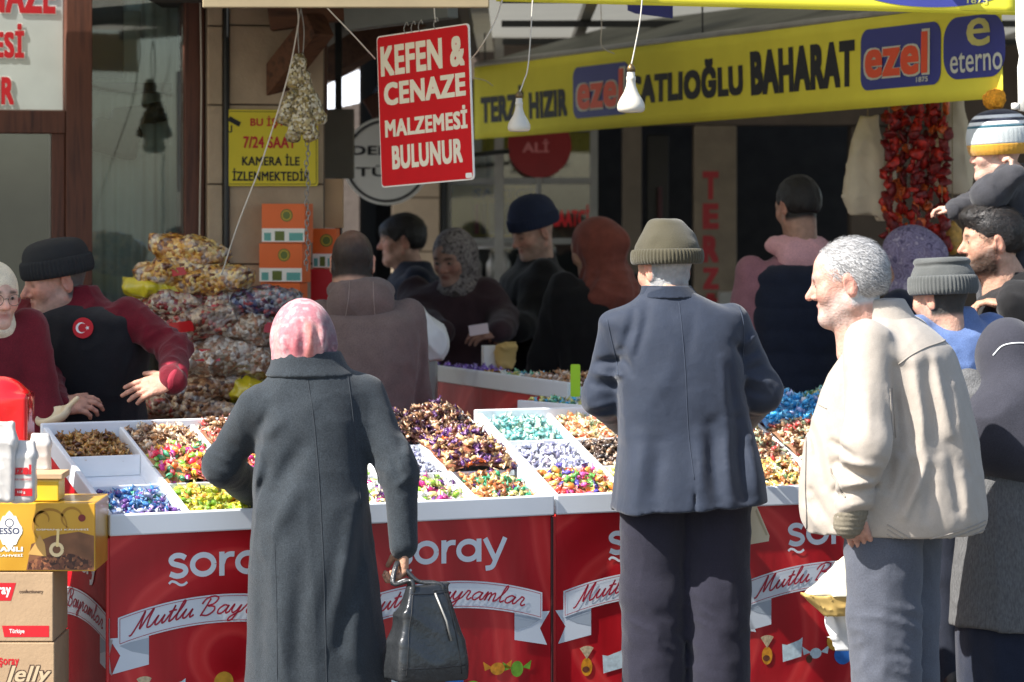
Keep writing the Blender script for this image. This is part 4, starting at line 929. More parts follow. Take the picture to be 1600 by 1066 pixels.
TILT = 0.335; D0 = 0.70; ZF = 0.76
class Counter:
    def __init__(s, ox, oy, yaw, W, cols, rows, label, modules, side=False, depth=D0, zf=ZF, name='sweet_counter', back=False):
        s.W, s.c, s.r, s.D, s.zf = W, cols, rows, depth, zf; s.a = R(yaw)
        s.root = empty(name, (ox, oy, 0), s.a, label, 'counter'); r_ = s.root
        s.mat = Matrix.Translation((ox, oy, 0)) @ Matrix.Rotation(s.a, 4, 'Z')
        z = s.z; D = depth
        body = MB(); body.add([(0.006, 0.0, 0.03), (W - 0.006, 0.0, 0.03), (W - 0.006, 0.0, z(0) - 0.0625), (0.006, 0.0, z(0) - 0.0625), (0.006, D, 0.03), (W - 0.006, D, 0.03), (W - 0.006, D, z(D) - 0.0625), (0.006, D, z(D) - 0.0625)],
            [(0, 1, 2, 3), (5, 4, 7, 6), (4, 0, 3, 7), (1, 5, 6, 2), (4, 5, 1, 0)]); body.build('cabinet', REDP, r_)
        # rims of the tray: four white boards following the slope, rounded edges
        MB().box((W / 2, -0.006, z(0) - 0.031), (W, 0.024, 0.066), None, 0, 0.005).build('front_rim', WHITEP, r_)
        MB().box((W / 2, D + 0.004, z(D) - 0.031), (W, 0.022, 0.066), None, 0, 0.005).build('back_rim', WHITEP, r_)
        q = Matrix.Rotation(math.atan(TILT), 3, 'X'); L = D * math.sqrt(1 + TILT ** 2)
        for x in (0.009, W - 0.009): MB().box((x, D / 2, z(D / 2) - 0.033), (0.0185, L - 0.03, 0.062), q, 0, 0.004).build('side_rim', WHITEP, r_)
        MB().box((W / 2, D / 2, z(D / 2) - 0.082), (W - 0.04, L - 0.04, 0.008), q).build('tray_floor', WHITEP, r_)
        s.cw = (W - 0.036) / cols; s.rd = (D - 0.02) / rows
        for k in range(1, cols): MB().box((0.018 + k * s.cw, D / 2, z(D / 2) - 0.043), (0.013, L - 0.035, 0.072), q, 0, 0.003).build('divider', WHITEP, r_)
        for j in range(1, rows):
            for k in range(cols): MB().box((0.018 + (k + 0.5) * s.cw, 0.01 + j * s.rd, z(0.01 + j * s.rd) - 0.045), (s.cw - 0.0145, 0.012, 0.066), None, 0, 0.003).build('divider', WHITEP, r_)
        MB().box((0.0, 0.004, 0.37), (0.012, 0.012, 0.64), None, 0, 0.004).build('corner_trim', M('sunlit_corner_trim', S(206, 44, 46), rough=0.4, var=0.05), r_)  # bright red puts the sun on this left-facing edge into the colour
        MB().box((W, 0.004, 0.37), (0.010, 0.012, 0.64), None, 0, 0.004).build('corner_trim', M('shaded_corner_trim', S(60, 22, 24), rough=0.4, var=0.05), r_)  # dark copy of the trim for the corner turned from the sun
        for u0 in modules: print_module(r_, lambda u, o, zz, u0=u0: (u0 + u, -o, zz))
        if side: print_module(r_, lambda u, o, zz: (0.006 - o, depth - 0.745 + 0.01 + 0.745 - u, zz), sweets=False)
    def z(s, y): return s.zf + TILT * y
    def bin(s, c, r): return 0.018 + c * s.cw + 0.007, 0.018 + (c + 1) * s.cw - 0.007, 0.01 + r * s.rd + 0.007, 0.01 + (r + 1) * s.rd - 0.007

U1 = Counter(-1.236, 9.40, 25.5, 1.515, 6, 3, 'white rimmed sweet counter with red printed front, left of the seam', (0.0, 0.757), side=True)
U2 = Counter(0.139, 10.062, 22.5, 1.535, 6, 3, 'white rimmed sweet counter with red printed front, behind the suited man', (0.0, 0.665), name='sweet_counter')

# --- sweets: a wrapped body with two fanned twists
def sweet_template():
    v = []; f = []; n = 6
    prof = [(-1.08, 0.78, 0.09), (-0.62, 0.18, 0.14), (-0.50, 0.40, 0.36), (-0.25, 0.50, 0.46), (0.25, 0.50, 0.46), (0.50, 0.40, 0.36), (0.62, 0.18, 0.14), (1.08, 0.78, 0.09)]
    for x, ry, rz in prof:
        for k in range(n): a = 2 * math.pi * k / n; v.append((x, ry * math.cos(a), rz * math.sin(a) + (0.06 * (-1) ** k if abs(x) > 0.9 else 0)))
    for i in range(len(prof) - 1):
        for k in range(n): f.append((i * n + k, i * n + (k + 1) % n, (i + 1) * n + (k + 1) % n, (i + 1) * n + k))
    ends = np.array([abs(p[0]) > 0.55 for p in prof for _ in range(n)])
    return np.array(v), np.array(f), ends
TV, TF, TE = sweet_template()
SWEET = M('sweet_wrapper', attr='Col', rough=0.17, var=0.45, scale=170, bump=0.0015, bscale=420, coat=0.35)
FILL = {}
def rand_rot(rg, flat=0.5):
    a = rg.uniform(0, 2 * math.pi); b = rg.gauss(0, flat); c = rg.uniform(-math.pi, math.pi)
    return np.array((Matrix.Rotation(a, 3, 'Z') @ Matrix.Rotation(b, 3, 'Y') @ Matrix.Rotation(c, 3, 'X')))
def pile_points(cn, c, r, fill, peak, spacing, rg, spill=0.0, layers=2):
    """positions of sweets heaped in one bin; fill = height under the rim, peak = extra in the middle"""
    x0, x1, y0, y1 = cn.bin(c, r); x0 -= spill; x1 += spill; y0 -= spill; y1 += spill; out = []
    H = lambda x, y: cn.z(min(max(y, y0), y1)) - fill + peak * math.exp(-(((x - (x0 + x1) / 2) / (0.36 * (x1 - x0))) ** 2 + ((y - (y0 + y1) / 2) / (0.40 * (y1 - y0))) ** 2)) + 0.007 * math.sin(x * 47 + c * 2.1 + r) * math.sin(y * 53 + c + 1.3 * r)
    m = spacing * 0.5
    for L_ in range(layers):
        nx = int((x1 - x0 - 2 * m) / spacing) + 1; ny = int((y1 - y0 - 2 * m) / spacing) + 1
        for i in range(nx):
            for j in range(ny):
                x = x0 + m + (i + 0.5 * ((j + L_) % 2)) * (x1 - x0 - 2 * m) / max(1, nx) + rg.uniform(-.35, .35) * spacing; y = y0 + m + j * (y1 - y0 - 2 * m) / max(1, ny - 1) + rg.uniform(-.35, .35) * spacing
                if x < x0 + m * .6 or x > x1 - m * .6: continue
                y = min(max(y, y0 + m * .5), y1 - m * .5)
                out.append((x, y, H(x, y) - L_ * spacing * 0.55 + rg.uniform(-.3, .45) * spacing))
    return out, H, (x0, x1, y0, y1)
def heap_base(cn, H, b, name, mat, parent=None):
    x0, x1, y0, y1 = b; n = 9; v = []; f = []
    for j in range(n + 1):
        for i in range(n + 1): x = x0 + (x1 - x0) * i / n; y = y0 + (y1 - y0) * j / n; v.append((x, y, H(x, y) - 0.013))
    for j in range(n):
        for i in range(n): a = j * (n + 1) + i; f.append((a, a + 1, a + n + 2, a + n + 1))
    return v, f
def pick(pal, rg):
    t = rg.random() * sum(w for w, _, _ in pal)
    for w, a, b in pal:
        t -= w
        if t <= 0: return a, b
    return pal[-1][1:]
def pile(cn, c, r, pal, label, fill=0.045, peak=0.02, size=0.0165, spacing=0.0225, seed=0, spill=0.0, flat=0.5, layers=2, world=None):
    rg = random.Random(seed * 31 + c * 7 + r); pts, H, b = pile_points(cn, c, r, fill - 0.014, peak * 1.4, spacing, rg, spill, layers)
    V = []; Fq = []; Cc = []; o = 0
    for x, y, z in pts:
        k = size * rg.uniform(0.85, 1.15); Rm = rand_rot(rg, flat); w = TV * k @ Rm.T + np.array((x, y, z))
        a, e = pick(pal, rg); br_ = rg.uniform(0.85, 1.4)
        V.append(w); Fq.append(TF + o); Cc.append(np.where(TE[:, None], np.array(e) * br_, np.array(a) * br_)); o += len(TV)
    hv, hf = heap_base(cn, H, b, 'x', None); V.append(np.array(hv)); Fq.append(np.array(hf) + o); avg = np.mean([p[1] for p in pal], 0) * 0.8; Cc.append(np.tile(avg, (len(hv), 1)))
    ob = fast_mesh('sweets', np.vstack(V), np.vstack(Fq), SWEET, None, np.clip(np.vstack(Cc), 0, 1), smooth=True)
    ob.matrix_world = cn.mat; tag(ob, label, 'sweets', kind='stuff'); return ob
def P_(*rows): return [(w, S(*a), S(*(b or a))) for w, a, b in rows]
GOLD = P_((3, (140, 92, 40), (190, 150, 90)), (2, (180, 128, 52), (214, 176, 110)), (2, (92, 52, 28), (160, 110, 60)))
TAN = P_((3, (196, 150, 104), (226, 196, 160)), (2, (110, 76, 54), (150, 120, 96)), (1, (226, 206, 178), None))
MULTI = P_((3, (226, 48, 80), (240, 150, 160)), (2, (238, 204, 60), (246, 226, 130)), (2, (240, 120, 60), (246, 190, 150)), (2, (206, 50, 140), (236, 160, 200)), (2, (120, 190, 70), (190, 226, 140)), (1, (80, 160, 120), None))
BLUE = P_((3, (66, 132, 200), (150, 196, 232)), (3, (116, 70, 150), (190, 164, 212)), (2, (190, 198, 226), (226, 230, 240)), (2, (40, 84, 160), (120, 160, 214)), (0.5, (60, 150, 120), None))
LIME = P_((4, (190, 206, 50), (216, 226, 110)), (3, (240, 214, 60), (246, 230, 140)), (2, (140, 190, 60), (190, 220, 120)), (1, (236, 160, 70), None))
GREENM = P_((3, (150, 200, 70), (206, 226, 140)), (3, (190, 40, 120), (226, 140, 190)), (2, (240, 220, 140), (246, 240, 210)), (1, (226, 226, 226), None), (1, (110, 60, 130), None))
GREENO = P_((3, (46, 140, 96), (110, 190, 150)), (3, (226, 140, 80), (240, 190, 150)), (2, (236, 214, 130), (244, 230, 180)), (1, (100, 60, 120), None), (1, (150, 90, 60), None))
BROWND = P_((4, (84, 44, 32), (170, 134, 100)), (2, (50, 24, 34), (120, 84, 80)), (2, (156, 116, 84), (206, 180, 150)), (1, (70, 40, 80), None))
PURPG = P_((4, (72, 36, 92), (150, 110, 150)), (3, (206, 168, 116), (226, 200, 160)), (2, (96, 50, 36), (160, 120, 90)), (0.3, (226, 110, 50), None))
SILV = P_((4, (196, 200, 220), (226, 228, 238)), (2, (130, 130, 160), (190, 190, 206)), (1, (70, 70, 84), None), (1, (224, 214, 226), None))
TEAL = P_((4, (132, 190, 184), (190, 220, 214)), (2, (90, 160, 160), (160, 206, 200)), (1, (196, 216, 190), None))
ORNG = P_((3, (226, 150, 90), (240, 200, 160)), (2, (230, 120, 84), (240, 176, 150)), (3, (214, 206, 160), (230, 224, 190)), (1, (170, 190, 150), None))
DBRN = P_((4, (72, 56, 48), (140, 120, 104)), (2, (40, 34, 36), (110, 100, 96)), (2, (140, 110, 84), (190, 170, 150)))
YELM = P_((3, (240, 216, 120), (246, 236, 180)), (2, (230, 70, 60), (240, 160, 150)), (2, (240, 150, 70), (246, 200, 150)), (1, (206, 90, 160), None), (1, (90, 150, 70), None), (1, (70, 60, 140), None))
GOLDM = P_((3, (226, 178, 90), (240, 214, 150)), (2, (150, 90, 50), (200, 150, 100)), (2, (236, 226, 190), None), (1, (190, 60, 50), None), (1, (90, 110, 70), None))
REDT_ = P_((2, (190, 70, 66), (220, 150, 140)), (3, (196, 160, 120), (224, 200, 170)), (2, (120, 84, 56), None), (1, (150, 160, 130), None))
CYAN = P_((5, (44, 150, 206), (120, 196, 232)), (2, (80, 176, 220), None), (1, (180, 190, 226), None))
pile(U1, 0, 2, GOLD, 'gold brown wrapped sweets in the back left bin', 0.050, 0.016, seed=1)
pile(U1, 1, 2, TAN, 'tan and brown wrapped sweets in the second bin of the back row', 0.035, 0.022, seed=2)
pile(U1, 2, 2, REDT_, 'cream and red brown sweets in the third bin of the back row', 0.022, 0.026, seed=3)
pile(U1, 3, 2, BROWND, 'brown sweets in the back row hidden beyond the grey coat', 0.03, 0.03, seed=4)
pile(U1, 4, 2, BROWND, 'dark brown wrapped sweets heaped high in the back row', 0.010, 0.060, seed=5, spill=0.012)
pile(U1, 5, 2, BROWND, 'dark brown and gold sweets at the right end of the back row', 0.012, 0.045, seed=6, spill=0.010)
pile(U1, 1, 1, MULTI, 'pink, red and yellow sweets in the second bin of the middle row', 0.014, 0.030, size=0.0205, spacing=0.0285, seed=7, spill=0.006)
pile(U1, 2, 1, MULTI, 'bright mixed sweets in the middle row beside the grey coat', 0.03, 0.02, size=0.016, spacing=0.025, seed=8)
pile(U1, 3, 1, GREENM, 'green and pink sweets in the middle row behind the grey coat', 0.04, 0.02, size=0.016, spacing=0.025, seed=9)
pile(U1, 4, 1, SILV, 'silver grey sweets in the middle row right of the grey coat', 0.045, 0.01, seed=10)
pile(U1, 5, 1, PURPG, 'purple and gold sweets heaped over the middle row', 0.006, 0.050, seed=11, spill=0.016)
pile(U1, 2, 0, LIME, 'yellow and green sweets in the front row under the sleeve', 0.04, 0.01, size=0.0205, spacing=0.0295, seed=12)
pile(U1, 3, 0, GREENM, 'lime and pink sweets in the front row behind the grey coat', 0.045, 0.01, size=0.0205, spacing=0.0295, seed=13)
pile(U1, 4, 0, GREENM, 'lime and magenta sweets in the front row right of the grey coat', 0.040, 0.012, size=0.0205, spacing=0.0285, seed=14)
pile(U1, 5, 0, GREENO, 'green and orange sweets in the front row beside the seam', 0.036, 0.014, size=0.0155, spacing=0.024, seed=15)
pile(U2, 0, 2, TEAL, 'pale teal wrapped sweets in the back row', 0.040, 0.014, seed=21)
pile(U2, 1, 2, ORNG, 'pale orange sweets in the back row beside the teal ones', 0.040, 0.016, seed=22)
pile(U2, 2, 2, ORNG, 'orange sweets in the back row under the suit sleeve', 0.035, 0.02, seed=23)
pile(U2, 3, 2, GOLDM, 'gold brown sweets in the back row hidden by the suit', 0.02, 0.03, seed=24)
pile(U2, 0, 1, SILV, 'white and silver sweets in the middle row right of the purple heap', 0.045, 0.010, seed=25)
pile(U2, 1, 1, DBRN, 'dark brown sweets in the middle row left of the suit', 0.036, 0.016, seed=26)
pile(U2, 2, 1, DBRN, 'brown sweets in the middle row behind the suit', 0.036, 0.016, seed=27)
pile(U2, 3, 1, REDT_, 'red and tan sweets in the middle row behind the suit', 0.02, 0.025, seed=28)
pile(U2, 4, 2, CYAN, 'bright blue sweets right of the suit sleeve', -0.010, 0.030, size=0.018, spacing=0.027, seed=29, spill=0.012)
pile(U2, 3, 0, GOLDM, 'gold and cream sweets in the front row behind the suit', 0.03, 0.02, seed=30)
pile(U2, 4, 1, REDT_, 'red and tan sweets in the middle row between suit and beige jacket', 0.0, 0.035, size=0.015, spacing=0.023, seed=31, spill=0.010)
pile(U2, 4, 0, GOLDM, 'gold and cream sweets in the front row between suit and beige jacket', 0.012, 0.025, size=0.015, spacing=0.023, seed=32, spill=0.006)
pile(U2, 5, 0, GOLDM, 'gold sweets in the front row behind the beige jacket', 0.03, 0.02, seed=33); pile(U2, 5, 1, REDT_, 'red and tan sweets behind the beige jacket', 0.03, 0.02, seed=34); pile(U2, 5, 2, CYAN, 'blue sweets behind the beige jacket', 0.0, 0.03, seed=35)
pile(U2, 0, 0, YELM, 'yellow and red mixed sweets in the front row right of the seam', 0.034, 0.016, size=0.0205, spacing=0.0285, seed=36)
pile(U2, 1, 0, YELM, 'yellow mixed sweets in the front row left of the suit', 0.034, 0.012, size=0.0205, spacing=0.0285, seed=37); pile(U2, 2, 0, YELM, 'yellow mixed sweets in the front row behind the suit', 0.034, 0.012, size=0.0205, spacing=0.0285, seed=38)

# single sweets: every one in the two bins at the front left corner (at most 300)
def single_meshes(pal, nm):
    out = []
    for i, (w, a, b) in enumerate(pal):
        me = bpy.data.meshes.new('sweet'); me.from_pydata([tuple(p) for p in TV], [], [tuple(map(int, q)) for q in TF]); me.update()
        me.polygons.foreach_set('use_smooth', [True] * len(me.polygons)); ca = me.color_attributes.new('Col', 'FLOAT_COLOR', 'POINT')
        ca.data.foreach_set('color', np.concatenate([np.where(TE[:, None], np.array(b), np.array(a)), np.ones((len(TV), 1))], 1).astype(np.float32).ravel()); me.materials.append(SWEET); out.append((w, me))
    return out
def singles(cn, c, r, pal, names, where, group, fill, peak, size, spacing, seed, base_label):
    rg = random.Random(seed); pts, H, b = pile_points(cn, c, r, fill, peak, spacing, rg, 0.0, 2); ms = single_meshes(pal, 's')
    for x, y, z in pts[:150]:
        t = rg.random() * sum(w for w, _ in ms); k = 0
        while t > ms[k][0]: t -= ms[k][0]; k += 1
        o = bpy.data.objects.new('sweet', ms[k][1]); COL.objects.link(o)
        sc = size * rg.uniform(0.88, 1.15); o.matrix_world = cn.mat @ Matrix.Translation((x, y, z)) @ Matrix(rand_rot(rg).tolist()).to_4x4() @ Matrix.Scale(sc, 4)
        tag(o, names[k] + ' twist wrapped sweet ' + where, 'sweet', names[k] + ' ' + group)
    hv, hf = heap_base(cn, H, b, 'x', None); avg = np.mean([p[1] for p in pal], 0) * 0.8
    ob = fast_mesh('sweets', np.array(hv), np.array(hf), SWEET, None, np.tile(avg, (len(hv), 1))); ob.matrix_world = cn.mat; tag(ob, base_label, 'sweets', kind='stuff')
singles(U1, 0, 0, BLUE, ('bright blue', 'purple', 'pale lilac', 'dark blue', 'green'), 'in the front left bin', 'sweets in the front left bin', 0.028, 0.016, 0.0165, 0.0255, 5, 'lower layer of blue and purple sweets in the front left bin')
singles(U1, 1, 0, LIME, ('lime', 'yellow', 'green', 'orange'), 'in the second front bin from the left', 'sweets in the second front bin', 0.028, 0.016, 0.018, 0.0255, 6, 'lower layer of yellow and lime sweets in the second front bin')

# --- the counters behind, seen from their tall backs
def back_counter(ax, ay, bx, by, ztop, cols, label):
    d = Vector((bx - ax, by - ay, 0)); W = d.length; d.normalize(); v = Vector((d.y, -d.x, 0)); u = Vector((v.y, -v.x, 0)); o = Vector((bx, by, 0)) - v * D0
    return Counter(o.x, o.y, math.degrees(math.atan2(u.y, u.x)), W, cols, 2, label, (), zf=ztop - TILT * D0)
B1 = back_counter(-0.36, 12.8, 0.22, 11.4, 1.05, 6, 'red backed sweet counter standing behind, beside the taupe coat')
B2 = back_counter(0.03, 11.33, 0.50, 10.72, 0.99, 3, 'lower red backed sweet counter behind, left of the suit')
VIOL = P_((4, (112, 70, 170), (170, 140, 210)), (1, (84, 50, 140), None)); GBLU = P_((3, (70, 150, 110), (150, 200, 170)), (2, (60, 160, 200), (150, 206, 226)), (2, (200, 190, 110), None), (1, (220, 220, 214), None))
BRNC = P_((3, (176, 124, 80), (214, 180, 140)), (2, (120, 80, 60), None), (2, (214, 190, 170), None))
for c_, pal, lb, pk in ((5, VIOL, 'violet sweets at the far end of the back counter', 0.03), (4, VIOL, 'violet sweets in the second bin of the back counter', 0.035), (3, GOLD, 'dark gold sweets in the middle of the back counter', 0.02), (2, GBLU, 'green and gold sweets along the back counter', 0.04), (1, BRNC, 'caramel brown sweets on the back counter', 0.05), (0, BRNC, 'brown and cream sweets heaped at the near end of the back counter', 0.06)):
    pile(B1, c_, 1, pal, lb, 0.02, pk, size=0.016, spacing=0.026, seed=40 + c_, spill=0.004); pile(B1, c_, 0, pal, lb + ', customer side', 0.03, 0.02, size=0.016, spacing=0.028, seed=50 + c_, layers=1)
for c_ in range(3):
    pile(B2, c_, 1, GBLU, ('green and blue sweets near the suit on the lower back counter', 'green and blue sweets in the middle of the lower back counter', 'green and blue sweets at the far end of the lower back counter')[c_], 0.015, 0.035, size=0.017, spacing=0.027, seed=60 + c_, spill=0.004)
    pile(B2, c_, 0, BRNC, ('brown sweets near the suit on the lower back counter', 'brown sweets in the middle of the lower back counter', 'brown sweets at the far end of the lower back counter')[c_], 0.03, 0.02, size=0.017, spacing=0.028, seed=70 + c_, layers=1)
# a third counter across the right, showing its heaped tray between suit and beige jacket
B3 = back_counter(0.82, 11.75, 1.75, 11.45, 0.98, 4, 'sweet counter farther right, between suit and beige jacket')
for c_ in range(4): pile(B3, c_, 1, (BRNC, BRNC, GBLU, GOLDM)[c_], ('brown sweets on the farther right counter, nearest the beige jacket', 'brown and cream sweets on the farther right counter', 'green and blue sweets on the farther right counter', 'gold sweets on the farther right counter, nearest the suit')[c_], 0.0, 0.05, size=0.016, spacing=0.026, seed=80 + c_)
# ------------------------------------------------------------------ signs, banners and hanging things
def place(name, px, py, Y, rz=0.0, label=None, cat=None, group=None, roll=0.0, pitch=0.0):
    o = empty(name, at(px, py, Y), 0, label, cat, group); o.rotation_euler = (R(pitch), R(roll), R(rz)); return o
def rrect(w, h, r, n=6):
    out = []
    for cx, cz, a in ((w / 2 - r, h / 2 - r, 0), (-w / 2 + r, h / 2 - r, 90), (-w / 2 + r, -h / 2 + r, 180), (w / 2 - r, -h / 2 + r, 270)):
        out += [(cx + r * math.cos(R(a + 90 * i / n)), cz + r * math.sin(R(a + 90 * i / n))) for i in range(n + 1)]
    return out
# red hanging sign
k = 10.95 / FPX; w, h = 149 * k / math.cos(R(48)), 241 * k
sg = place('hanging_sign', 663, 167, 10.95, -48, 'red hanging sign with white capital letters KEFEN & CENAZE MALZEMESİ BULUNUR', 'sign', roll=-3.0)
MB().prism(rrect(w, h, 0.016), 0.0, 0.006).build('board', WHITET, sg)
MB().prism(rrect(w - 0.010, h - 0.010, 0.014), -0.0015, 0.001).build('red_face', M('sign_red', S(204, 20, 30), rough=0.6, var=0.05, spec=0.2), sg)
CRM = M('cream_letter', S(232, 226, 204), rough=0.5, var=0.05)
for s_, x0, x1, z0, z1, bo in (('KEFEN &', -0.150, 0.148, 0.120, 0.225, 0.042), ('CENAZE', -0.142, 0.148, 0.018, 0.098, 0.045), ('MALZEMESİ', -0.142, 0.150, -0.092, -0.012, 0.042), ('BULUNUR', -0.120, 0.130, -0.205, -0.123, 0.045)): text(s_, x0 * 1.55, x1 * 1.55, z0 * 1.043, z1 * 1.043, -0.0022, CRM, sg, bold=bo, slope=0.006)
MB().prism(rrect(0.034, 0.018, 0.006), -0.0025, -0.001).build('maker_label', WHITET, sg).location = (w / 2 - 0.024, 0, -h / 2 + 0.016)
for x in (-0.09, -0.05, -0.01, 0.075): MB().tube(spline([(x, 0.003, h / 2 - 0.012), (x - 0.004, -0.004, h / 2 + 0.012), (x + 0.006, 0.002, h / 2 + 0.036), (x + 0.012, 0.004, h / 2 + 0.022)], 6), 0.0016, 6).build('wire_hook', GREYM, sg, True)
MB().tube(spline([(0.075, 0.003, h / 2 + 0.02), (0.07, 0.003, h / 2 + 0.05), (0.072, 0.0, h / 2 + 0.12)], 6), 0.0022, 6).build('hanging_cord', M('white_cord', S(206, 200, 186), var=0.05), sg, True)
# yellow camera notice on the pillar
NP = Pl(LP.o.x + 0.095 * LP.n.x, LP.o.y + 0.095 * LP.n.y, 20)
ns = NP.root('notice_sign', 'yellow camera surveillance notice with red and black capitals on the stone pillar', 'sign')
(u0, zt), (u1, zb) = NP.uv(353, 171), NP.uv(497, 291); cu, cz = (u0 + u1) / 2, (zt + zb) / 2
q = MB().prism([(cu + a, cz + b) for a, b in rrect(u1 - u0, zt - zb, 0.012)], 0.0, 0.004).build('plate', YELL, ns)
v, fq = ribbon([(cu + a, cz + b) for a, b in rrect(u1 - u0 - 0.016, zt - zb - 0.016, 0.010)], 0.0022, -0.0012, True); mesh('border_line', v, fq, BLACKT, ns)
def ntext(s_, x0, x1, y0, y1, mat): (a, t), (b, z_) = NP.uv(x0, y0), NP.uv(x1, y1); text(s_, a, b, z_, t, -0.0014, mat, ns, bold=0.028)
ntext('BU İŞYERİ', 391, 470, 181, 201, REDT); ntext('7/24 SAAT', 380, 462, 213, 232, REDT); ntext('KAMERA İLE', 378, 468, 240, 259, BLACKT); ntext('İZLENMEKTEDİR', 363, 484, 263, 283, BLACKT)
ca, cb = NP.uv(366, 190); m2 = MB().box((ca, -0.002, cb), (0.052, 0.002, 0.020), Matrix.Rotation(R(28), 3, 'Y')).box((ca - 0.012, -0.002, cb - 0.028), (0.005, 0.002, 0.026)).box((ca - 0.022, -0.002, cb - 0.042), (0.022, 0.002, 0.005)); m2.build('camera_symbol', BLACKT, ns)

# yellow banner along the awning edge: a strip from far left to near right
CLOTHY = M('yellow_banner_cloth', S(234, 223, 76), spec=0.2, rough=0.7, var=0.05, scale=5, bump=0.002, bscale=18)
BLUEP = M('banner_blue', S(56, 62, 138), rough=0.5, var=0.05); ORP = M('banner_orange_red', S(232, 84, 44), rough=0.5, var=0.04); PALEP = M('banner_pale', S(206, 208, 190), rough=0.5, var=0.04)
def banner_sheet(name, root, L, H, mat, wob=0.012, n=60, phase=0.0):
    v = []; f = []; m = 8
    for j in range(m + 1):
        for i in range(n + 1):
            u = L * i / n; z = H * j / m; v.append((u, wob * math.sin(u * 3.0 + phase) * (0.3 + 0.7 * (1 - j / m)), z))
    for j in range(m):
        for i in range(n): a = j * (n + 1) + i; f.append((a, a + 1, a + n + 2, a + n + 1))
    o = mesh(name, v, f, mat, root, True); md = o.modifiers.new('thickness', 'SOLIDIFY'); md.thickness = 0.002; md.offset = 1.0; return o
wob_y = lambda u, z, H, wob, ph: wob * np.sin(u * 3.0 + ph) * (0.3 + 0.7 * (1 - z / H))
Lp = at(742, 218, 15.2); Rp = at(1566, 153, 11.35)
d = Rp - Lp; LB = Vector((d.x, d.y, 0)).length; rise = d.z / LB; HB = 0.357
by = empty('shop_banner', Lp, math.atan2(d.y, d.x), 'long yellow shop banner with black lettering and blue logos under the awning', 'banner'); by.rotation_euler = (0, -math.atan(rise), math.atan2(d.y, d.x))
banner_sheet('cloth', by, LB, HB, CLOTHY)
MB().tube([(0, 0.015, HB + 0.01), (LB, 0.015, HB + 0.01)], 0.018, 8).build('rail', GREYM, by, True)
for u in (LB * 0.02, LB * 0.5, LB * 0.98): MB().tube([(u, 0.015, HB + 0.01), (u, 0.015, HB + 0.30)], 0.004, 6).build('hanger', DARKM, by)
BPl = Pl(Lp.x, Lp.y, math.degrees(math.atan2(d.y, d.x)))
def bu(px, py): u, z = BPl.uv(px, py); return u, z - Lp.z - rise * u
wrp = lambda X, Y, Z: (X, wob_y(X, Z, HB, 0.012, 0.0) + Y, Z)
def bantext(s_, x0, x1, y0a, y1a, mat, bold=0.045, out=0.004, shear=0.0, name='lettering'):
    (a, _), (b, _) = bu(x0, 100), bu(x1, 100); xm = (x0 + x1) / 2; t = bu(xm, y0a)[1]; z_ = bu(xm, y1a)[1]
    return text(s_, a, b, z_, t, -out, mat, by, bold=bold, shear=shear, warp=wrp, name=name)
bantext('TERZİ HIZIR', 752, 887, 132, 187, BLACKT, 0.06); bantext('ÇATLIOĞLU', 985, 1160, 96, 166, BLACKT, 0.06); bantext('BAHARAT', 1172, 1339, 71, 142, BLACKT, 0.06)
def banlogo(x0, x1, y0, y1, nm, rr=0.05):
    (a, _), (b, _) = bu(x0, 100), bu(x1, 100); t = bu((x0 + x1) / 2, y0)[1]; z_ = bu((x0 + x1) / 2, y1)[1]; pts = rrect(b - a, t - z_, min(rr, (t - z_) * .45), 8); c = ((a + b) / 2, (t + z_) / 2)
    n = len(pts); v = [(c[0], -0.005, c[1])] + [(c[0] + p, -0.005, c[1] + q_) for p, q_ in pts]; A = np.array(v); A[:, 1] += wob_y(A[:, 0], A[:, 2], HB, 0.012, 0.0)
    return mesh(nm, A, [(0, 1 + i, 1 + (i + 1) % n) for i in range(n)], BLUEP, by)
banlogo(897, 987, 101, 182, 'logo_ground'); bantext('ezel', 902, 982, 108, 172, PALEP, 0.055, 0.0075, name='logo_outline'); bantext('ezel', 905, 979, 111, 169, ORP, 0.035, 0.0095, name='logo_lettering')
banlogo(1349, 1474, 40, 137, 'logo_ground'); bantext('ezel', 1354, 1458, 50, 122, PALEP, 0.055, 0.0075, name='logo_outline'); bantext('ezel', 1357, 1455, 54, 119, ORP, 0.035, 0.0095, name='logo_lettering'); bantext('1875', 1438, 1456, 120, 128, PALEP, 0.02, 0.0095)
banlogo(1478, 1572, 24, 122, 'logo_ground', 0.09); bantext('e', 1514, 1550, 28, 72, M('banner_gold', S(196, 190, 110), rough=0.5), 0.012, 0.0075, name='logo_lettering'); bantext('eterno', 1489, 1568, 80, 112, PALEP, 0.008, 0.0075, name='logo_lettering')
# awning cloth rolled behind the banner: a dim slanting canvas from the rail up to the roof
mesh('canvas', [(0, 0.03, HB + 0.02), (LB, 0.03, HB + 0.02), (LB, 0.9, HB + 0.26), (0, 0.9, HB + 0.26)], [(0, 1, 2, 3)], SOFFIT, by)

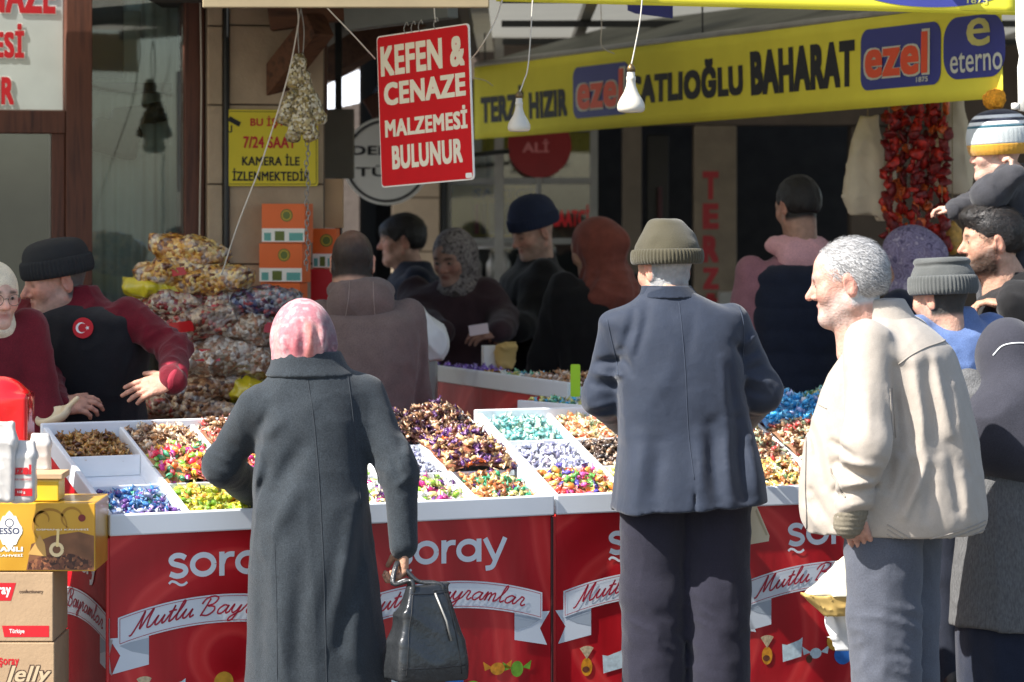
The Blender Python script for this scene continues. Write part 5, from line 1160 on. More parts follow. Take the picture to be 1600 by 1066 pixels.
# upper yellow valance on the front edge of the market awning
p0, p1 = at(775, 2, 11.11), at(1592, 24, 11.11); d = p1 - p0; L2 = d.x
ub = empty('awning_valance', (p0.x, 11.11, p0.z), 0, 'sunlit yellow valance with blue ovals along the upper awning edge', 'valance'); ub.rotation_euler = (0, math.atan2(-d.z, d.x), 0)
banner_sheet('cloth', ub, L2, 0.25, M('yellow_valance_cloth', S(232, 222, 60), rough=0.55, var=0.05, scale=5), 0.010, 40, 1.0)
v, fq = ribbon([(0.01 + (L2 - 0.02) * i / 40, 0.012) for i in range(41)], 0.0015, 0.0); A = np.array(v); A[:, 1] = wob_y(A[:, 0], A[:, 2], 0.25, 0.010, 1.0) - 0.0035; mesh('hem_stitching', A, fq, M('ochre_thread', S(170, 160, 40), var=0), ub)
for xa, xb in ((1322, 1575),):
    a = (xa - 775) / 817 * L2; b = (xb - 775) / 817 * L2; pts = [(q_[0], q_[1]) for q_ in arc((a + b) / 2, 0.105, (b - a) / 2, 0, 352, 45, 0.085)]
    A = np.array([((a + b) / 2, 0, 0.105)] + [(x, 0, z) for x, z in pts]); A[:, 1] = wob_y(A[:, 0], A[:, 2], 0.25, 0.010, 1.0) - 0.004; mesh('logo_ground', A, [(0, 1 + i, 1 + (i + 1) % 46) for i in range(46)], BLUEP, ub)
    text('1875', b - 0.15, b - 0.075, 0.038, 0.062, -0.0055, M('valance_pale', S(220, 214, 120), var=0), ub, bold=0.02, warp=lambda X, Y, Z: (X, wob_y(X, Z, 0.25, 0.010, 1.0) + Y, Z))
bf = place('folded_banner', 1030, 14, 11.6, 3, 'small blue banner scrap hanging below the yellow valance', 'banner')
mesh('cloth', [(-0.12, 0, 0.10), (0.052, 0, 0.10), (0.052, 0.004, -0.036), (-0.09, 0.006, -0.018), (-0.12, 0.002, -0.006)], [(0, 1, 2, 3, 4)], BLUEP, bf).modifiers.new('t', 'SOLIDIFY').thickness = 0.002
# white rolled awning end at the right edge
rl = place('rolled_blind', 1606, 60, 10.6, 0, 'white rolled blind end at the upper right edge', 'blind')
MB().lathe([(0.004, -0.255), (0.034, -0.25), (0.036, -0.10), (0.030, -0.06), (0.042, 0.0), (0.044, 0.3), (0.002, 0.31)], 20).build('roll', WHITET, rl, True); MB().tube([(0, 0, 0.28), (0, 0, 0.50)], 0.006, 8).build('hanger', DARKM, rl)
MB().lathe([(0.003, -0.012), (0.014, -0.010), (0.014, 0.010), (0.003, 0.012)], 12, (-0.045, -0.01, -0.235)).build('end_knob', WHITET, rl, True)

# light bulbs on cords
BULB = M('frosted_bulb', S(206, 200, 184), rough=0.25, var=0.03); SOCK = M('brass_cap', S(120, 100, 70), rough=0.4, metal=0.7)
CORD = M('white_cord', S(206, 200, 186), var=0.05)
def bulb(px, py, Y, label, tops, sc):
    o = place('light_bulb', px, py, Y, 0, label, 'light bulb', 'bare bulbs hanging over the stall')
    pr = [(0.004, -0.054), (0.036, -0.052), (0.045, -0.046), (0.0475, -0.036), (0.046, -0.022), (0.037, -0.004), (0.025, 0.016), (0.017, 0.038), (0.015, 0.056), (0.0165, 0.060), (0.0165, 0.068), (0.014, 0.072), (0.014, 0.082), (0.011, 0.090), (0.003, 0.094)]
    MB().lathe([(r_ * sc, z_ * sc) for r_, z_ in pr], 28).build('glass', BULB, o, True); MB().lathe([(0.0145 * sc, 0.086 * sc), (0.0145 * sc, 0.10 * sc), (0.006 * sc, 0.112 * sc), (0.002 * sc, 0.114 * sc)], 14).build('cap', SOCK, o, True)
    pts = [(0, 0, 0.105 * sc)] + [tuple(at(a, b, Y) - at(px, py, Y)) for a, b in tops]
    MB().tube([tuple(p) for p in spline(pts, 8)], 0.0024, 6).build('cord', CORD, o, True)
bulb(811, 186, 10.6, 'smaller white bulb hanging in front of the lettering at the banner\'s left', [(818, 128), (826, 95), (834, -30)], 0.84); bulb(986, 152, 10.2, 'larger white bulb hanging in front of the left blue logo', [(992, 75), (1001, 25), (1006, -40)], 0.98)
def cable(name, pts, r, mat, label): return tag(MB().tube([tuple(p) for p in spline([tuple(at(*q)) for q in pts], 10)], r, 6).build(name, mat, None, True), label, 'cord')
cable('cord', [(480, -35, 10.4), (505, 5, 10.4), (552, 55, 10.45), (586, 92, 10.8)], 0.0026, CORD, 'white cord running down to the left edge of the red hanging sign')
cable('cord', [(790, -20, 10.4), (775, 30, 10.42), (752, 72, 10.46), (737, 92, 10.8)], 0.0026, CORD, 'white cord running from the roof to the right edge of the red sign')
cable('cord', [(455, -20, 11.3), (466, 22, 11.3), (462, 60, 11.3), (447, 130, 11.3), (410, 250, 11.25), (372, 350, 11.25), (346, 430, 11.3)], 0.0028, CORD, 'long white cord slanting past the yellow notice down to the sweet bags')
cable('cord', [(740, 122, 12.5), (758, 126, 12.6), (770, 134, 12.7)], 0.002, CORD, 'short white cord end at the left end of the yellow banner')
cable('cord', [(938, -10, 12.2), (940, 40, 12.2), (940, 72, 12.2), (960, 84, 12.3)], 0.002, CORD, 'thin cord dangling above the left blue logo')

# herbs in clear bags on a chain
CLEAR = glass_mat('clear_plastic', (0.93, 0.93, 0.9), 0.35)
hb = place('herb_bag_bundle', 470, 160, 11.4, 0, 'bundle of clear plastic bags of dried herbs hanging over the yellow notice', 'herb bags')
HERB = ramp_mat('dried_herbs', [(0.25, S(92, 80, 44)), (0.4, S(150, 130, 70)), (0.55, S(186, 172, 120)), (0.7, S(110, 92, 50)), (0.85, S(206, 200, 176))], scale=110, kind='voronoi', rough=0.55, bump=0.003, coat=0.5)
for i, (dx, dz, rx, rz, rl_) in enumerate(((-0.014, 0.105, 0.028, 0.058, 7), (0.014, 0.060, 0.026, 0.052, -12), (-0.044, -0.025, 0.030, 0.060, 20), (0.006, -0.055, 0.034, 0.066, -3), (0.052, -0.030, 0.028, 0.058, -22), (-0.024, -0.105, 0.026, 0.042, 10), (0.036, -0.100, 0.026, 0.044, -14))):
    f = F(0.005); f.box((0, 0, 0), (rx, 0.020, rz), None, 0.016).box((0, 0, rz * 1.05), (rx * 0.55, 0.008, rz * 0.28), None, 0.005, k=0.02)
    V, Q = f.mesh(folds(0.005, 0.008, fx=18, fz=10, seed=130 + i, rf=34)); o = fast_mesh('herb_bag', V, Q, HERB, hb); o.location = (dx, 0.012 * (i % 3) - 0.01, dz); o.rotation_euler = (0, R(rl_), R(15 * (i % 3) - 15))
for x in (-0.01, 0.012): MB().tube(spline([(0.0, 0, 0.35), (x, 0, 0.27), (x * 0.7, 0, 0.18)], 6), 0.0022, 6).build('wire', GREYM, hb, True)
ch = place('chain', 480, 300, 11.45, 0, 'steel chain hanging below the herb bags beside the orange boxes', 'chain')
lk = None
for i in range(26):
    pts = [(0.0075 * math.cos(a), 0, 0.0125 * math.sin(a)) for a in [2 * math.pi * t / 12 for t in range(13)]]
    if lk is None: o = MB().tube(pts, 0.0018, 6).build('link', GREYM, ch, True); lk = o.data
    else: o = link('link', lk, None, ch)
    o.location = (0.004 * math.sin(i), 0, 0.18 - i * 0.0185); o.rotation_euler = (0, 0, R(90 * (i % 2) + 20))

# strings of dried peppers and white cloth bags
PEP = [M('pepper_dark', S(112, 20, 20), rough=0.5, var=0.5, scale=70, bump=0.004, bscale=60), M('pepper_red', S(172, 36, 24), rough=0.5, var=0.5, scale=70, bump=0.004, bscale=60), M('pepper_orange', S(206, 92, 34), rough=0.5, var=0.45, scale=70, bump=0.004, bscale=60)]
pm = []
for i in range(3):
    b = MB(); pr = [(0.002, -0.032), (0.016, -0.026), (0.021, -0.004), (0.017, 0.014), (0.010, 0.022), (0.004, 0.026)]; b.lathe(pr, 10, rib=(3, 4, 3)[i], amp=0.32); A = np.array(b.v); A[:, 1] *= 0.6; A += 0.008 * (np.random.RandomState(i).rand(*A.shape) - 0.5); b.v = [tuple(p) for p in A]
    o = b.build('pepper', PEP[i], None, True); pm.append(o.data); bpy.data.objects.remove(o)
STR = M('string', S(150, 130, 90), var=0.1)
words_ = ('leftmost string of dark red dried peppers under the banner', 'second pepper string from the left, orange red', 'third pepper string from the left, dark red', 'fourth pepper string from the left, red', 'rightmost string of dark red dried peppers')
for i, (px, top, bot, wts) in enumerate(((1389, 172, 372, (5, 3, .6)), (1410, 158, 376, (2, 4, 4)), (1431, 160, 370, (4, 4, 1)), (1453, 158, 372, (3, 4, 1.6)), (1472, 165, 388, (5, 3, .5)))):
    Y = 12.35 + 0.05 * (i % 2); o = place('pepper_string', px, top, Y, 0, words_[i], 'pepper string', 'strings of dried peppers'); L_ = (bot - top) * Y / FPX
    MB().tube([(0, 0, 0.12), (0, 0, -L_)], 0.002, 5).build('cord', STR, o)
    n = int(L_ / 0.0150)
    for q_ in range(n):
        a = rnd.uniform(0, 6.28); rr_ = rnd.uniform(0.006, 0.026); c_ = rnd.choices((0, 1, 2), wts)[0]; g = link('pepper', pm[c_], None, o)
        g.location = (rr_ * math.cos(a) * 1.2, rr_ * math.sin(a), -L_ * (q_ + 0.5) / n + rnd.uniform(-.008, .008)); g.rotation_euler = (rnd.gauss(0, 0.8), rnd.gauss(0, 0.8), a); g.scale = [rnd.uniform(0.72, 1.12)] * 3
CANV = M('unbleached_cloth', S(206, 192, 166), rough=0.9, var=0.08, scale=12, bump=0.001, bscale=300)
for px, py, rx, rz, lb in ((1352, 262, 0.082, 0.20, 'large white cloth bag hanging left of the peppers'), (1385, 300, 0.05, 0.12, 'small white cloth bag close behind the peppers'), (1488, 232, 0.075, 0.19, 'white cloth bag hanging right of the peppers')):
    o = place('cloth_bag', px, py, 12.55, 0, lb, 'bag', 'cloth bags hanging by the peppers'); f = F(0.009)
    f.loft([(-rz * 0.95, rx * 0.75, 0.04, 0, 0), (-rz * 0.7, rx * 1.0, 0.055, 0, 0), (0, rx * 0.88, 0.05, 0, 0), (rz * 0.6, rx * 0.6, 0.04, 0.005, 0), (rz * 1.05, rx * 0.42, 0.025, 0.01, 0)], n=2.8); V, Q = f.mesh(folds(0.010, 0.005, fx=18, fz=3, seed=int(px))); fast_mesh('sack', V, Q, CANV, o); MB().tube([(0.01, 0, rz), (0.01, 0, rz + 0.3)], 0.002, 5).build('string', STR, o)
pole = place('stand_pole', 1368, 420, 12.5, 0, 'thin pale pole standing under the pepper strings', 'pole'); MB().tube([(0, 0, -1.45), (0, 0, 0.08)], 0.009, 8).build('tube', GREYM, pole, True); MB().lathe([(0.12, -1.447), (0.12, -1.43), (0.02, -1.42)], 20).build('foot', GREYM, pole)
ln = place('dried_bundle', 1488, 372, 12.45, 0, 'straw coloured dried bundle below the peppers beside the bearded man', 'bundle'); f = F(0.007); f.ell((0, 0, 0), (0.035, 0.03, 0.07)); V, Q = f.mesh(folds(0.006, 0.01, seed=9, rf=40)); fast_mesh('bundle', V, Q, M('straw', S(196, 150, 70), var=0.3, scale=60), ln); MB().tube([(0, 0, 0.06), (0, 0, 0.55)], 0.002, 5).build('string', STR, ln)

# ------------------------------------------------------------------ bags of sweets behind the stallholder
BAGMATS = {}
def bag_mat(key, cols):
    m = bpy.data.materials.new('bag_of_' + key); n, l, b = nodes_new(m); b.inputs['Roughness'].default_value = 0.3; b.inputs['Coat Weight'].default_value = 1.0; b.inputs['Coat Roughness'].default_value = 0.05
    tc = n.new('ShaderNodeTexCoord'); vo = n.new('ShaderNodeTexVoronoi'); vo.inputs['Scale'].default_value = 62; l.new(tc.outputs['Object'], vo.inputs[0]); sp = n.new('ShaderNodeSeparateColor'); l.new(vo.outputs['Color'], sp.inputs[0])
    cr = n.new('ShaderNodeValToRGB'); cr.color_ramp.interpolation = 'CONSTANT'; e = cr.color_ramp.elements
    while len(e) < len(cols): e.new(0.5)
    for i, c_ in enumerate(cols): e[i].position = i / len(cols); e[i].color = (*S(*c_), 1)
    l.new(sp.outputs[0], cr.inputs[0])
    ns_ = n.new('ShaderNodeTexNoise'); ns_.inputs['Scale'].default_value = 16; ns_.inputs['Detail'].default_value = 6; ns_.inputs['Distortion'].default_value = 1.5; l.new(tc.outputs['Object'], ns_.inputs[0])
    r2 = n.new('ShaderNodeValToRGB'); r2.color_ramp.elements[0].position = 0.50; r2.color_ramp.elements[1].position = 0.68; r2.color_ramp.elements[1].color = (0.6, 0.6, 0.6, 1); l.new(ns_.outputs[0], r2.inputs[0])
    mx = n.new('ShaderNodeMix'); mx.data_type = 'RGBA'; l.new(r2.outputs[0], mx.inputs[0]); l.new(cr.outputs[0], mx.inputs[6]); mx.inputs[7].default_value = (*S(206, 204, 198), 1); l.new(mx.outputs[2], b.inputs['Base Color'])  # pale blotches paint glare on the plastic into the colour
    bp = n.new('ShaderNodeBump'); bp.inputs['Distance'].default_value = 0.010; bp.inputs['Strength'].default_value = 0.9; bp.invert = True; l.new(vo.outputs['Distance'], bp.inputs['Height']); l.new(bp.outputs[0], b.inputs['Normal']); return m
BM = {'gold': bag_mat('gold_sweets', [(176, 116, 44), (214, 160, 66), (110, 60, 30), (232, 200, 124)]), 'mix': bag_mat('mixed_sweets', [(176, 146, 120), (110, 66, 50), (206, 180, 150), (176, 66, 50), (130, 106, 84)]), 'blue': bag_mat('blue_sweets', [(52, 56, 96), (96, 60, 90), (140, 150, 170), (40, 34, 44), (150, 60, 70)]),
      'white': bag_mat('white_sweets', [(196, 180, 160), (150, 116, 90), (220, 210, 196), (170, 120, 90)]), 'brown': bag_mat('brown_sweets', [(130, 84, 54), (170, 124, 84), (80, 50, 36), (206, 176, 140)]), 'red': bag_mat('red_sweets', [(150, 40, 40), (190, 160, 130), (110, 60, 44), (200, 190, 170)])}
YBAG = M('yellow_foil_bag', S(206, 190, 40), rough=0.3, var=0.12, coat=0.5); REDL = M('red_bag_label', S(196, 30, 34), rough=0.35, var=0.05, coat=0.5)
bags = [(330, 642, 165, 34, 'brown', None, 'lowest clear bag of brown sweets just above the counter'), (325, 608, 140, 46, 'brown', None, 'clear bag of brown sweets above the lowest one'), (398, 610, 70, 44, 'yellow', None, 'yellow foil bag beside the grey coat shoulder'),
        (265, 632, 70, 40, 'mix', None, 'clear bag of mixed sweets behind the outstretched hand'), (330, 556, 140, 60, 'white', (0.0, 0.5), 'clear bag of pale sweets with red label, fourth from the bottom'), (415, 565, 90, 52, 'white', None, 'clear bag of grey sweets left of the pink headscarf'),
        (300, 506, 135, 56, 'mix', (-0.1, 0.3), 'clear bag of mixed sweets with red label in the middle of the pile'), (412, 515, 110, 54, 'white', (0.25, 0.6), 'clear bag of silver sweets with red seal under the blue ones'), (346, 478, 70, 70, 'red', (0.0, 0.55), 'upright clear bag of red sweets with red label near the top'),
        (408, 472, 115, 42, 'blue', None, 'clear bag of dark blue and red sweets at the right of the pile'), (266, 476, 105, 34, 'red', None, 'green and red foil bag below the yellow bag'), (252, 453, 100, 28, 'yellow', None, 'bright yellow foil bag at the left of the pile'),
        (330, 440, 120, 40, 'gold', None, 'clear bag of gold brown nuts below the topmost'), (272, 425, 100, 42, 'gold', (0.3, 0.4), 'clear bag of gold sweets with red label at upper left of the pile'), (295, 392, 108, 40, 'gold', None, 'topmost clear bag of gold sweets with folded plastic')]
for i, (px, py, wpx, hpx, key, lab, lb) in enumerate(bags):
    Y = 11.75 - 0.006 * (i % 3) + 0.08 * ((i * 7) % 3) * 0.3; kk = Y / FPX; o = place('sweet_bag', px, py, Y, rnd.uniform(-22, 22), lb, 'bag of sweets', 'bags of sweets piled behind the stallholder', roll=rnd.uniform(-11, 11)); f = F(0.008)
    a, b_ = wpx * kk / 2, hpx * kk / 2
    f.ell((0, 0, 0), (a * 0.98, 0.10, b_ * 1.08)).box((0, 0, 0), (a * 0.95, 0.085, b_ * 0.62), None, 0.03, k=0.03).ell((a * rnd.uniform(-.5, .5), -0.04, b_ * 0.3), (a * 0.4, 0.07, b_ * 0.7), k=0.03)
    for g in (-1, 1): f.box((g * a * 0.98, 0, b_ * 0.1), (0.012, 0.06, b_ * 0.5), None, 0.004, k=0.03)
    V, Q = f.mesh(folds(0.010, 0.016, fx=14, fz=10, seed=200 + i, rf=20)); fast_mesh('bag', V, Q, YBAG if key == 'yellow' else BM[key], o)
    if lab:
        lx, lz = lab; A = []; n_ = 6
        for jj in range(2):
            for ii in range(n_ + 1): x = (lx - 0.28 + 0.56 * ii / n_) * a; z = (lz - 0.7 + 0.6 * jj) * b_; A.append((x, -0.106 * math.sqrt(max(0.05, 1 - (x / a) ** 2 - (z / b_ / 1.02) ** 2)) - 0.008, z))
        mesh('label', A, [(ii, ii + 1, ii + n_ + 2, ii + n_ + 1) for ii in range(n_)], REDL, o, True)
tb_ = empty('storage_table', (-1.12, 11.85, 0), 0, 'low table under the pile of sweet bags', 'table'); obox('table_top', (0, 0, 0.875), (0.85, 0.42, 0.03), WOOD, tb_)
for x in (-0.38, 0.38):
    for y in (-0.17, 0.17): obox('leg', (x, y, 0.43), (0.05, 0.05, 0.86), WOOD, tb_)
# orange cartons and cardboard boxes by the pillar
ORB = M('orange_carton', S(228, 104, 36), rough=0.5, var=0.05); TEALC = M('carton_teal', S(96, 168, 160), rough=0.5, var=0.15); GRNC = M('carton_green', S(96, 110, 40), rough=0.5, var=0.2); CARD = M('cardboard', S(176, 146, 112), rough=0.8, var=0.06, bump=0.0008, bscale=90)
def carton(px0, py0, px1, py1, Y, rz, label, kind='orange'):
    kk = Y / FPX; w_ = (px1 - px0) * kk; h_ = (py1 - py0) * kk; o = place('carton', (px0 + px1) / 2, py1, Y, rz, label, 'box', 'cartons stacked by the stone pillar'); w2 = w_ / (math.cos(R(rz)) + 0.6 * abs(math.sin(R(rz)))); d_ = w2 * 0.6
    obox('box', (0, d_ / 2, h_ / 2), (w2, d_, h_ * 0.985), ORB if kind == 'orange' else (REDT if kind == 'red' else CARD), o, 0.002)
    if kind == 'orange':
        obox('printed_band', (0.0, -0.0006, h_ * 0.20), (w2 * 0.985, 0.001, h_ * 0.34), WHITET, o); obox('printed_block', (w2 * 0.30, -0.0014, h_ * 0.16), (w2 * 0.32, 0.0006, h_ * 0.2), TEALC, o); obox('printed_block', (-w2 * 0.08, -0.0014, h_ * 0.18), (w2 * 0.22, 0.0006, h_ * 0.24), GRNC, o); obox('printed_block', (-w2 * 0.36, -0.0014, h_ * 0.16), (w2 * 0.16, 0.0006, h_ * 0.2), TEALC, o)
        obox('printed_band', (-w2 / 2 - 0.0006, d_ / 2, h_ * 0.22), (0.001, d_ * 0.8, h_ * 0.30), WHITET, o)
        r_ = h_ * 0.16; m_ = MB(); m_.prism([(w2 * 0.08 + x, h_ * 0.70 + z) for x, z in arc(0, 0, r_, 0, 345, 23)], -0.0012, -0.0004); m_.build('round_emblem', GRNC, o); v, fq = ribbon([(w2 * 0.08 + x, h_ * 0.70 + z) for x, z in arc(0, 0, r_ * 0.72, 0, 360, 24)], r_ * 0.16, -0.0016); mesh('emblem_ring', v, fq, M('emblem_gold', S(206, 170, 50), var=0), o)
    return o
carton(402, 442, 474, 500, 12.35, -14, 'lowest of the three orange cartons, mostly hidden by sweet bags'); carton(399, 380, 478, 442, 12.35, -14, 'middle orange carton of the tall stack'); carton(403, 318, 482, 380, 12.35, -14, 'topmost orange carton of the tall stack')
carton(482, 420, 522, 470, 12.55, -10, 'red carton beside the cropped head', 'red'); carton(486, 357, 528, 420, 12.55, -10, 'narrow orange carton right of the chain'); carton(471, 282, 502, 357, 12.62, 0, 'grey speckled cardboard box behind the chain', 'card'); carton(501, 279, 536, 357, 12.62, 0, 'tan cardboard box right of the chain', 'card')
st_ = empty('carton_stand', (-0.93, 12.62, 0), R(0), 'wooden stand carrying the orange cartons', 'stand'); obox('shelf_top', (0, 0, 1.225), (0.42, 0.36, 0.02), WOOD, st_)
for x in (-0.19, 0.19):
    for y in (-0.16, 0.16): obox('leg', (x, y, 0.607), (0.03, 0.03, 1.214), WOOD, st_)

# ------------------------------------------------------------------ boxes and packets at the left front
BXY = 9.12
def bigbox(x1, y0, y1, label, mat, name='cardboard_box', w=0.46, dpt=0.30, rz=0.0, Y=BXY):
    kk = Y / FPX; X1 = (x1 - 800) * kk; z1 = CAMH - (y0 - HOR) * kk; z0 = CAMH - (y1 - HOR) * kk; o = empty(name, (X1 - w / 2, Y + dpt / 2, z0), R(rz), label, 'box'); o['_d'] = 0; del o['_d']
    bx = obox('box', (0, 0, (z1 - z0) / 2), (w, dpt, z1 - z0 - 0.001), mat, o, 0.003); return o, w, dpt, z1 - z0
kk = BXY / FPX
o, w, dp, h = bigbox(85, 1004, 1141, 'lowest cardboard box with brown outlined lettering on its front', CARD); y = -dp / 2 - 0.0006
text('şoray', w / 2 - 0.165, w / 2 - 0.105, h - 0.075, h - 0.045, y, REDT, o, bold=0.03); text('Jelly', w / 2 - 0.155, w / 2 - 0.008, h - 0.135, h - 0.066, y, M('brown_print', S(70, 44, 30), var=0), o, bold=0.06, shear=0.3, name='lettering_outline'); text('Jelly', w / 2 - 0.153, w / 2 - 0.010, h - 0.132, h - 0.069, y - 0.0008, M('tan_print', S(200, 176, 140), var=0), o, bold=0.02, shear=0.3)
obox('packing_tape', (-0.02, 0, h + 0.0004), (0.05, dp * 0.99, 0.0008), M('brown_tape', S(170, 136, 92), rough=0.2, var=0.03), o)
o, w, dp, h = bigbox(83, 894, 1003, 'middle cardboard box with two red printed labels', CARD); y = -dp / 2 - 0.0006
mesh('red_label', [(w / 2 - 0.17, y, h - 0.085), (w / 2 - 0.125, y, h - 0.085), (w / 2 - 0.11, y, h - 0.032), (w / 2 - 0.17, y, h - 0.032)], [(0, 1, 2, 3)], REDT, o); text('ray', w / 2 - 0.165, w / 2 - 0.125, h - 0.075, h - 0.045, y - 0.0004, WHITET, o, bold=0.03)
mesh('red_label', [(w / 2 - 0.145, y, 0.014), (w / 2 - 0.012, y, 0.014), (w / 2 - 0.012, y, 0.048), (w / 2 - 0.152, y, 0.048)], [(0, 1, 2, 3)], REDT, o); text('Türkiye', w / 2 - 0.13, w / 2 - 0.085, 0.022, 0.038, y - 0.0004, WHITET, o, bold=0.02); text('confectionery', w / 2 - 0.10, w / 2 - 0.03, h - 0.066, h - 0.052, y, M('brown_print', S(70, 44, 30), var=0), o, bold=0.01)
GOLDB = ramp_mat('gold_coffee_box', [(0.3, S(196, 146, 36)), (0.5, S(212, 164, 52)), (0.7, S(186, 134, 30))], scale=3, rough=0.35, detail=2, coat=0.2)
o, w, dp, h = bigbox(149, 786, 893, 'gold coffee carton with a printed coffee pot picture on top of the cardboard boxes', GOLDB, 'coffee_carton', w=0.55); y = -dp / 2 - 0.0006; r0 = w / 2
COF = ramp_mat('coffee_bean_print', [(0.2, S(60, 34, 24)), (0.4, S(112, 66, 46)), (0.6, S(84, 48, 34)), (0.8, S(150, 96, 62))], scale=120, kind='voronoi', rough=0.4)
mesh('picture_ground', [(r0 - 0.205, y, 0.004), (r0 - 0.004, y, 0.004), (r0 - 0.004, y, h * 0.52), (r0 - 0.05, y, h * 0.58), (r0 - 0.13, y, h * 0.52), (r0 - 0.19, y, h * 0.40)], [(0, 1, 2, 3, 4, 5)], M('picture_brown', S(120, 78, 50), rough=0.4, var=0.4, scale=14), o)
mesh('bean_heap', [(r0 - 0.20, y - 0.0004, 0.006), (r0 - 0.01, y - 0.0004, 0.006), (r0 - 0.012, y - 0.0004, h * 0.16), (r0 - 0.07, y - 0.0004, h * 0.26), (r0 - 0.15, y - 0.0004, h * 0.24), (r0 - 0.198, y - 0.0004, h * 0.14)], [(0, 1, 2, 3, 4, 5)], COF, o)
mesh('bean_sack', [(r0 - 0.20, y - 0.0007, h * 0.25), (r0 - 0.145, y - 0.0007, h * 0.22), (r0 - 0.15, y - 0.0007, h * 0.40), (r0 - 0.165, y - 0.0007, h * 0.54), (r0 - 0.175, y - 0.0007, h * 0.44)], [(0, 1, 2, 3, 4)], M('sack_print', S(196, 150, 80), var=0.15), o)
v, fq = ribbon(arc(r0 - 0.115, h * 0.32, 0.017, 0, 360, 20), 0.010, y - 0.0008); mesh('cup', v, fq, M('cup_print', S(226, 200, 150), var=0.1), o); v, fq = ribbon([(r0 - 0.113, h * 0.36), (r0 - 0.110, h * 0.62)], 0.008, y - 0.0009); mesh('pour', v, fq, M('pour_print', S(236, 206, 140), var=0), o)
for cx, cz, rr_ in ((r0 - 0.135, h * 0.66, 0.05), (r0 - 0.16, h * 0.76, 0.022), (r0 - 0.07, h * 0.78, 0.03)): v, fq = ribbon(arc(cx, cz, rr_, -20, 250, 22), [0.002 + 0.006 * math.sin(math.pi * i / 22) for i in range(23)], y - 0.0003); mesh('printed_scroll', v, fq, M('scroll_print', S(166, 118, 34), var=0.05), o)
b_ = MB().prism([(r0 - 0.04 + a_, h * 0.78 + c_) for a_, c_ in arc(0, 0, 0.011, 0, 340, 17)], y - 0.0006, y); b_.build('round_mark', M('mark_maroon', S(120, 40, 36), var=0), o)
cx, cz = r0 - 0.255, h * 0.60; b_ = MB().prism([(cx + (0.034 + 0.005 * math.cos(R(45 * i * 1.0))) * math.cos(R(11.25 * i)), cz + 0.052 * (1 + 0.12 * math.cos(R(90 * i))) * math.sin(R(11.25 * i))) for i in range(32)], y - 0.0008, y); b_.build('crest_ground', WHITET, o); text('ESSO', cx - 0.03, cx + 0.03, cz - 0.012, cz + 0.008, y - 0.0010, M('crest_blue', S(60, 66, 96), var=0), o, bold=0.03)
v, fq = ribbon(arc(cx, cz + 0.022, 0.012, 0, 360, 18), 0.003, y - 0.001); mesh('crest_ring', v, fq, M('crest_blue', S(60, 66, 96), var=0), o)
text('OSMANLI', r0 - 0.345, r0 - 0.215, h * 0.29, h * 0.36, y - 0.0004, WHITET, o, bold=0.05); text('TÜRK KAHVESİ', r0 - 0.345, r0 - 0.215, h * 0.215, h * 0.26, y - 0.0004, WHITET, o, bold=0.02); text('OSMANLI KAHVESİ', r0 - 0.175, r0 - 0.02, h * 0.60, h * 0.63, y - 0.0004, WHITET, o, bold=0.01)
# yellow tin, plank and packets standing on the coffee carton
ztop = CAMH - (786 - HOR) * kk
o = empty('yellow_box', ((44 - 800) * kk, BXY + 0.10, ztop + 0.001), 0, 'plain yellow box on the gold coffee carton', 'box'); obox('box', (0, 0, 0.031), (0.17, 0.13, 0.06), M('yellow_card', S(224, 190, 52), rough=0.4, var=0.04), o, 0.003); obox('lid_edge', (0, 0, 0.0615), (0.172, 0.132, 0.004), M('pale_yellow_edge', S(232, 210, 110), var=0), o)
o = empty('wooden_board', ((30 - 800) * kk, BXY + 0.10, ztop + 0.066), 0, 'thin wooden board lying on the yellow box', 'board'); obox('plank', (0, 0, 0.010), (0.25, 0.15, 0.018), M('pale_wood', S(192, 160, 122), rough=0.6, var=0.12, stretch=(1, 10, 10)), o, 0.003)
def packet(px, pyb, wpx, hpx, Y, label, brand=True, rz=0.0, ztp=None):
    kk = Y / FPX; o = empty('coffee_packet', ((px - 800) * kk, Y, CAMH - (pyb - HOR) * kk), R(rz), label, 'packet', 'white packets on the boxes'); a, hh = wpx * kk / 2, hpx * kk; f = F(0.0045)
    f.box((0, 0, hh * 0.40), (a, 0.028, hh * 0.40), None, 0.014, k=0.01).box((0, 0, hh * 0.86), (a * 0.92, 0.012, hh * 0.13), None, 0.006, k=0.03); f.plane((0, 0, 0.0), (0, 0, -1))
    V, Q = f.mesh(folds(0.0015, 0.0025, fx=18, fz=8, seed=int(px + 300), rf=40)); fast_mesh('pack', V, Q, M('white_foil_pack', S(204, 198, 190), rough=0.4, var=0.06, coat=0.3), o)
    if brand: y = -0.032; text('ezel', -a * 0.78, a * 0.78, hh * 0.46, hh * 0.62, y, REDT, o, bold=0.06); text('TÜRK KAHVESİ', -a * 0.8, a * 0.8, hh * 0.37, hh * 0.41, y, REDT, o, bold=0.01); obox('red_band', (0, y + 0.001, hh * 0.18), (a * 1.7, 0.0016, hh * 0.12), REDT, o); text('100 g', -a * 0.3, a * 0.3, hh * 0.155, hh * 0.205, y - 0.0008, WHITET, o, bold=0.01)
    return o
packet(36, 785.5, 40, 98, 9.05, 'white coffee packet with red lettering in front of the plank'); packet(4, 785.5, 40, 128, 9.03, 'taller white packet at the left edge beside the red lettered one', False)
packet(64, 739, 30, 62, 9.30, 'small white and pink packet leaning by the counter rim', False, 10)
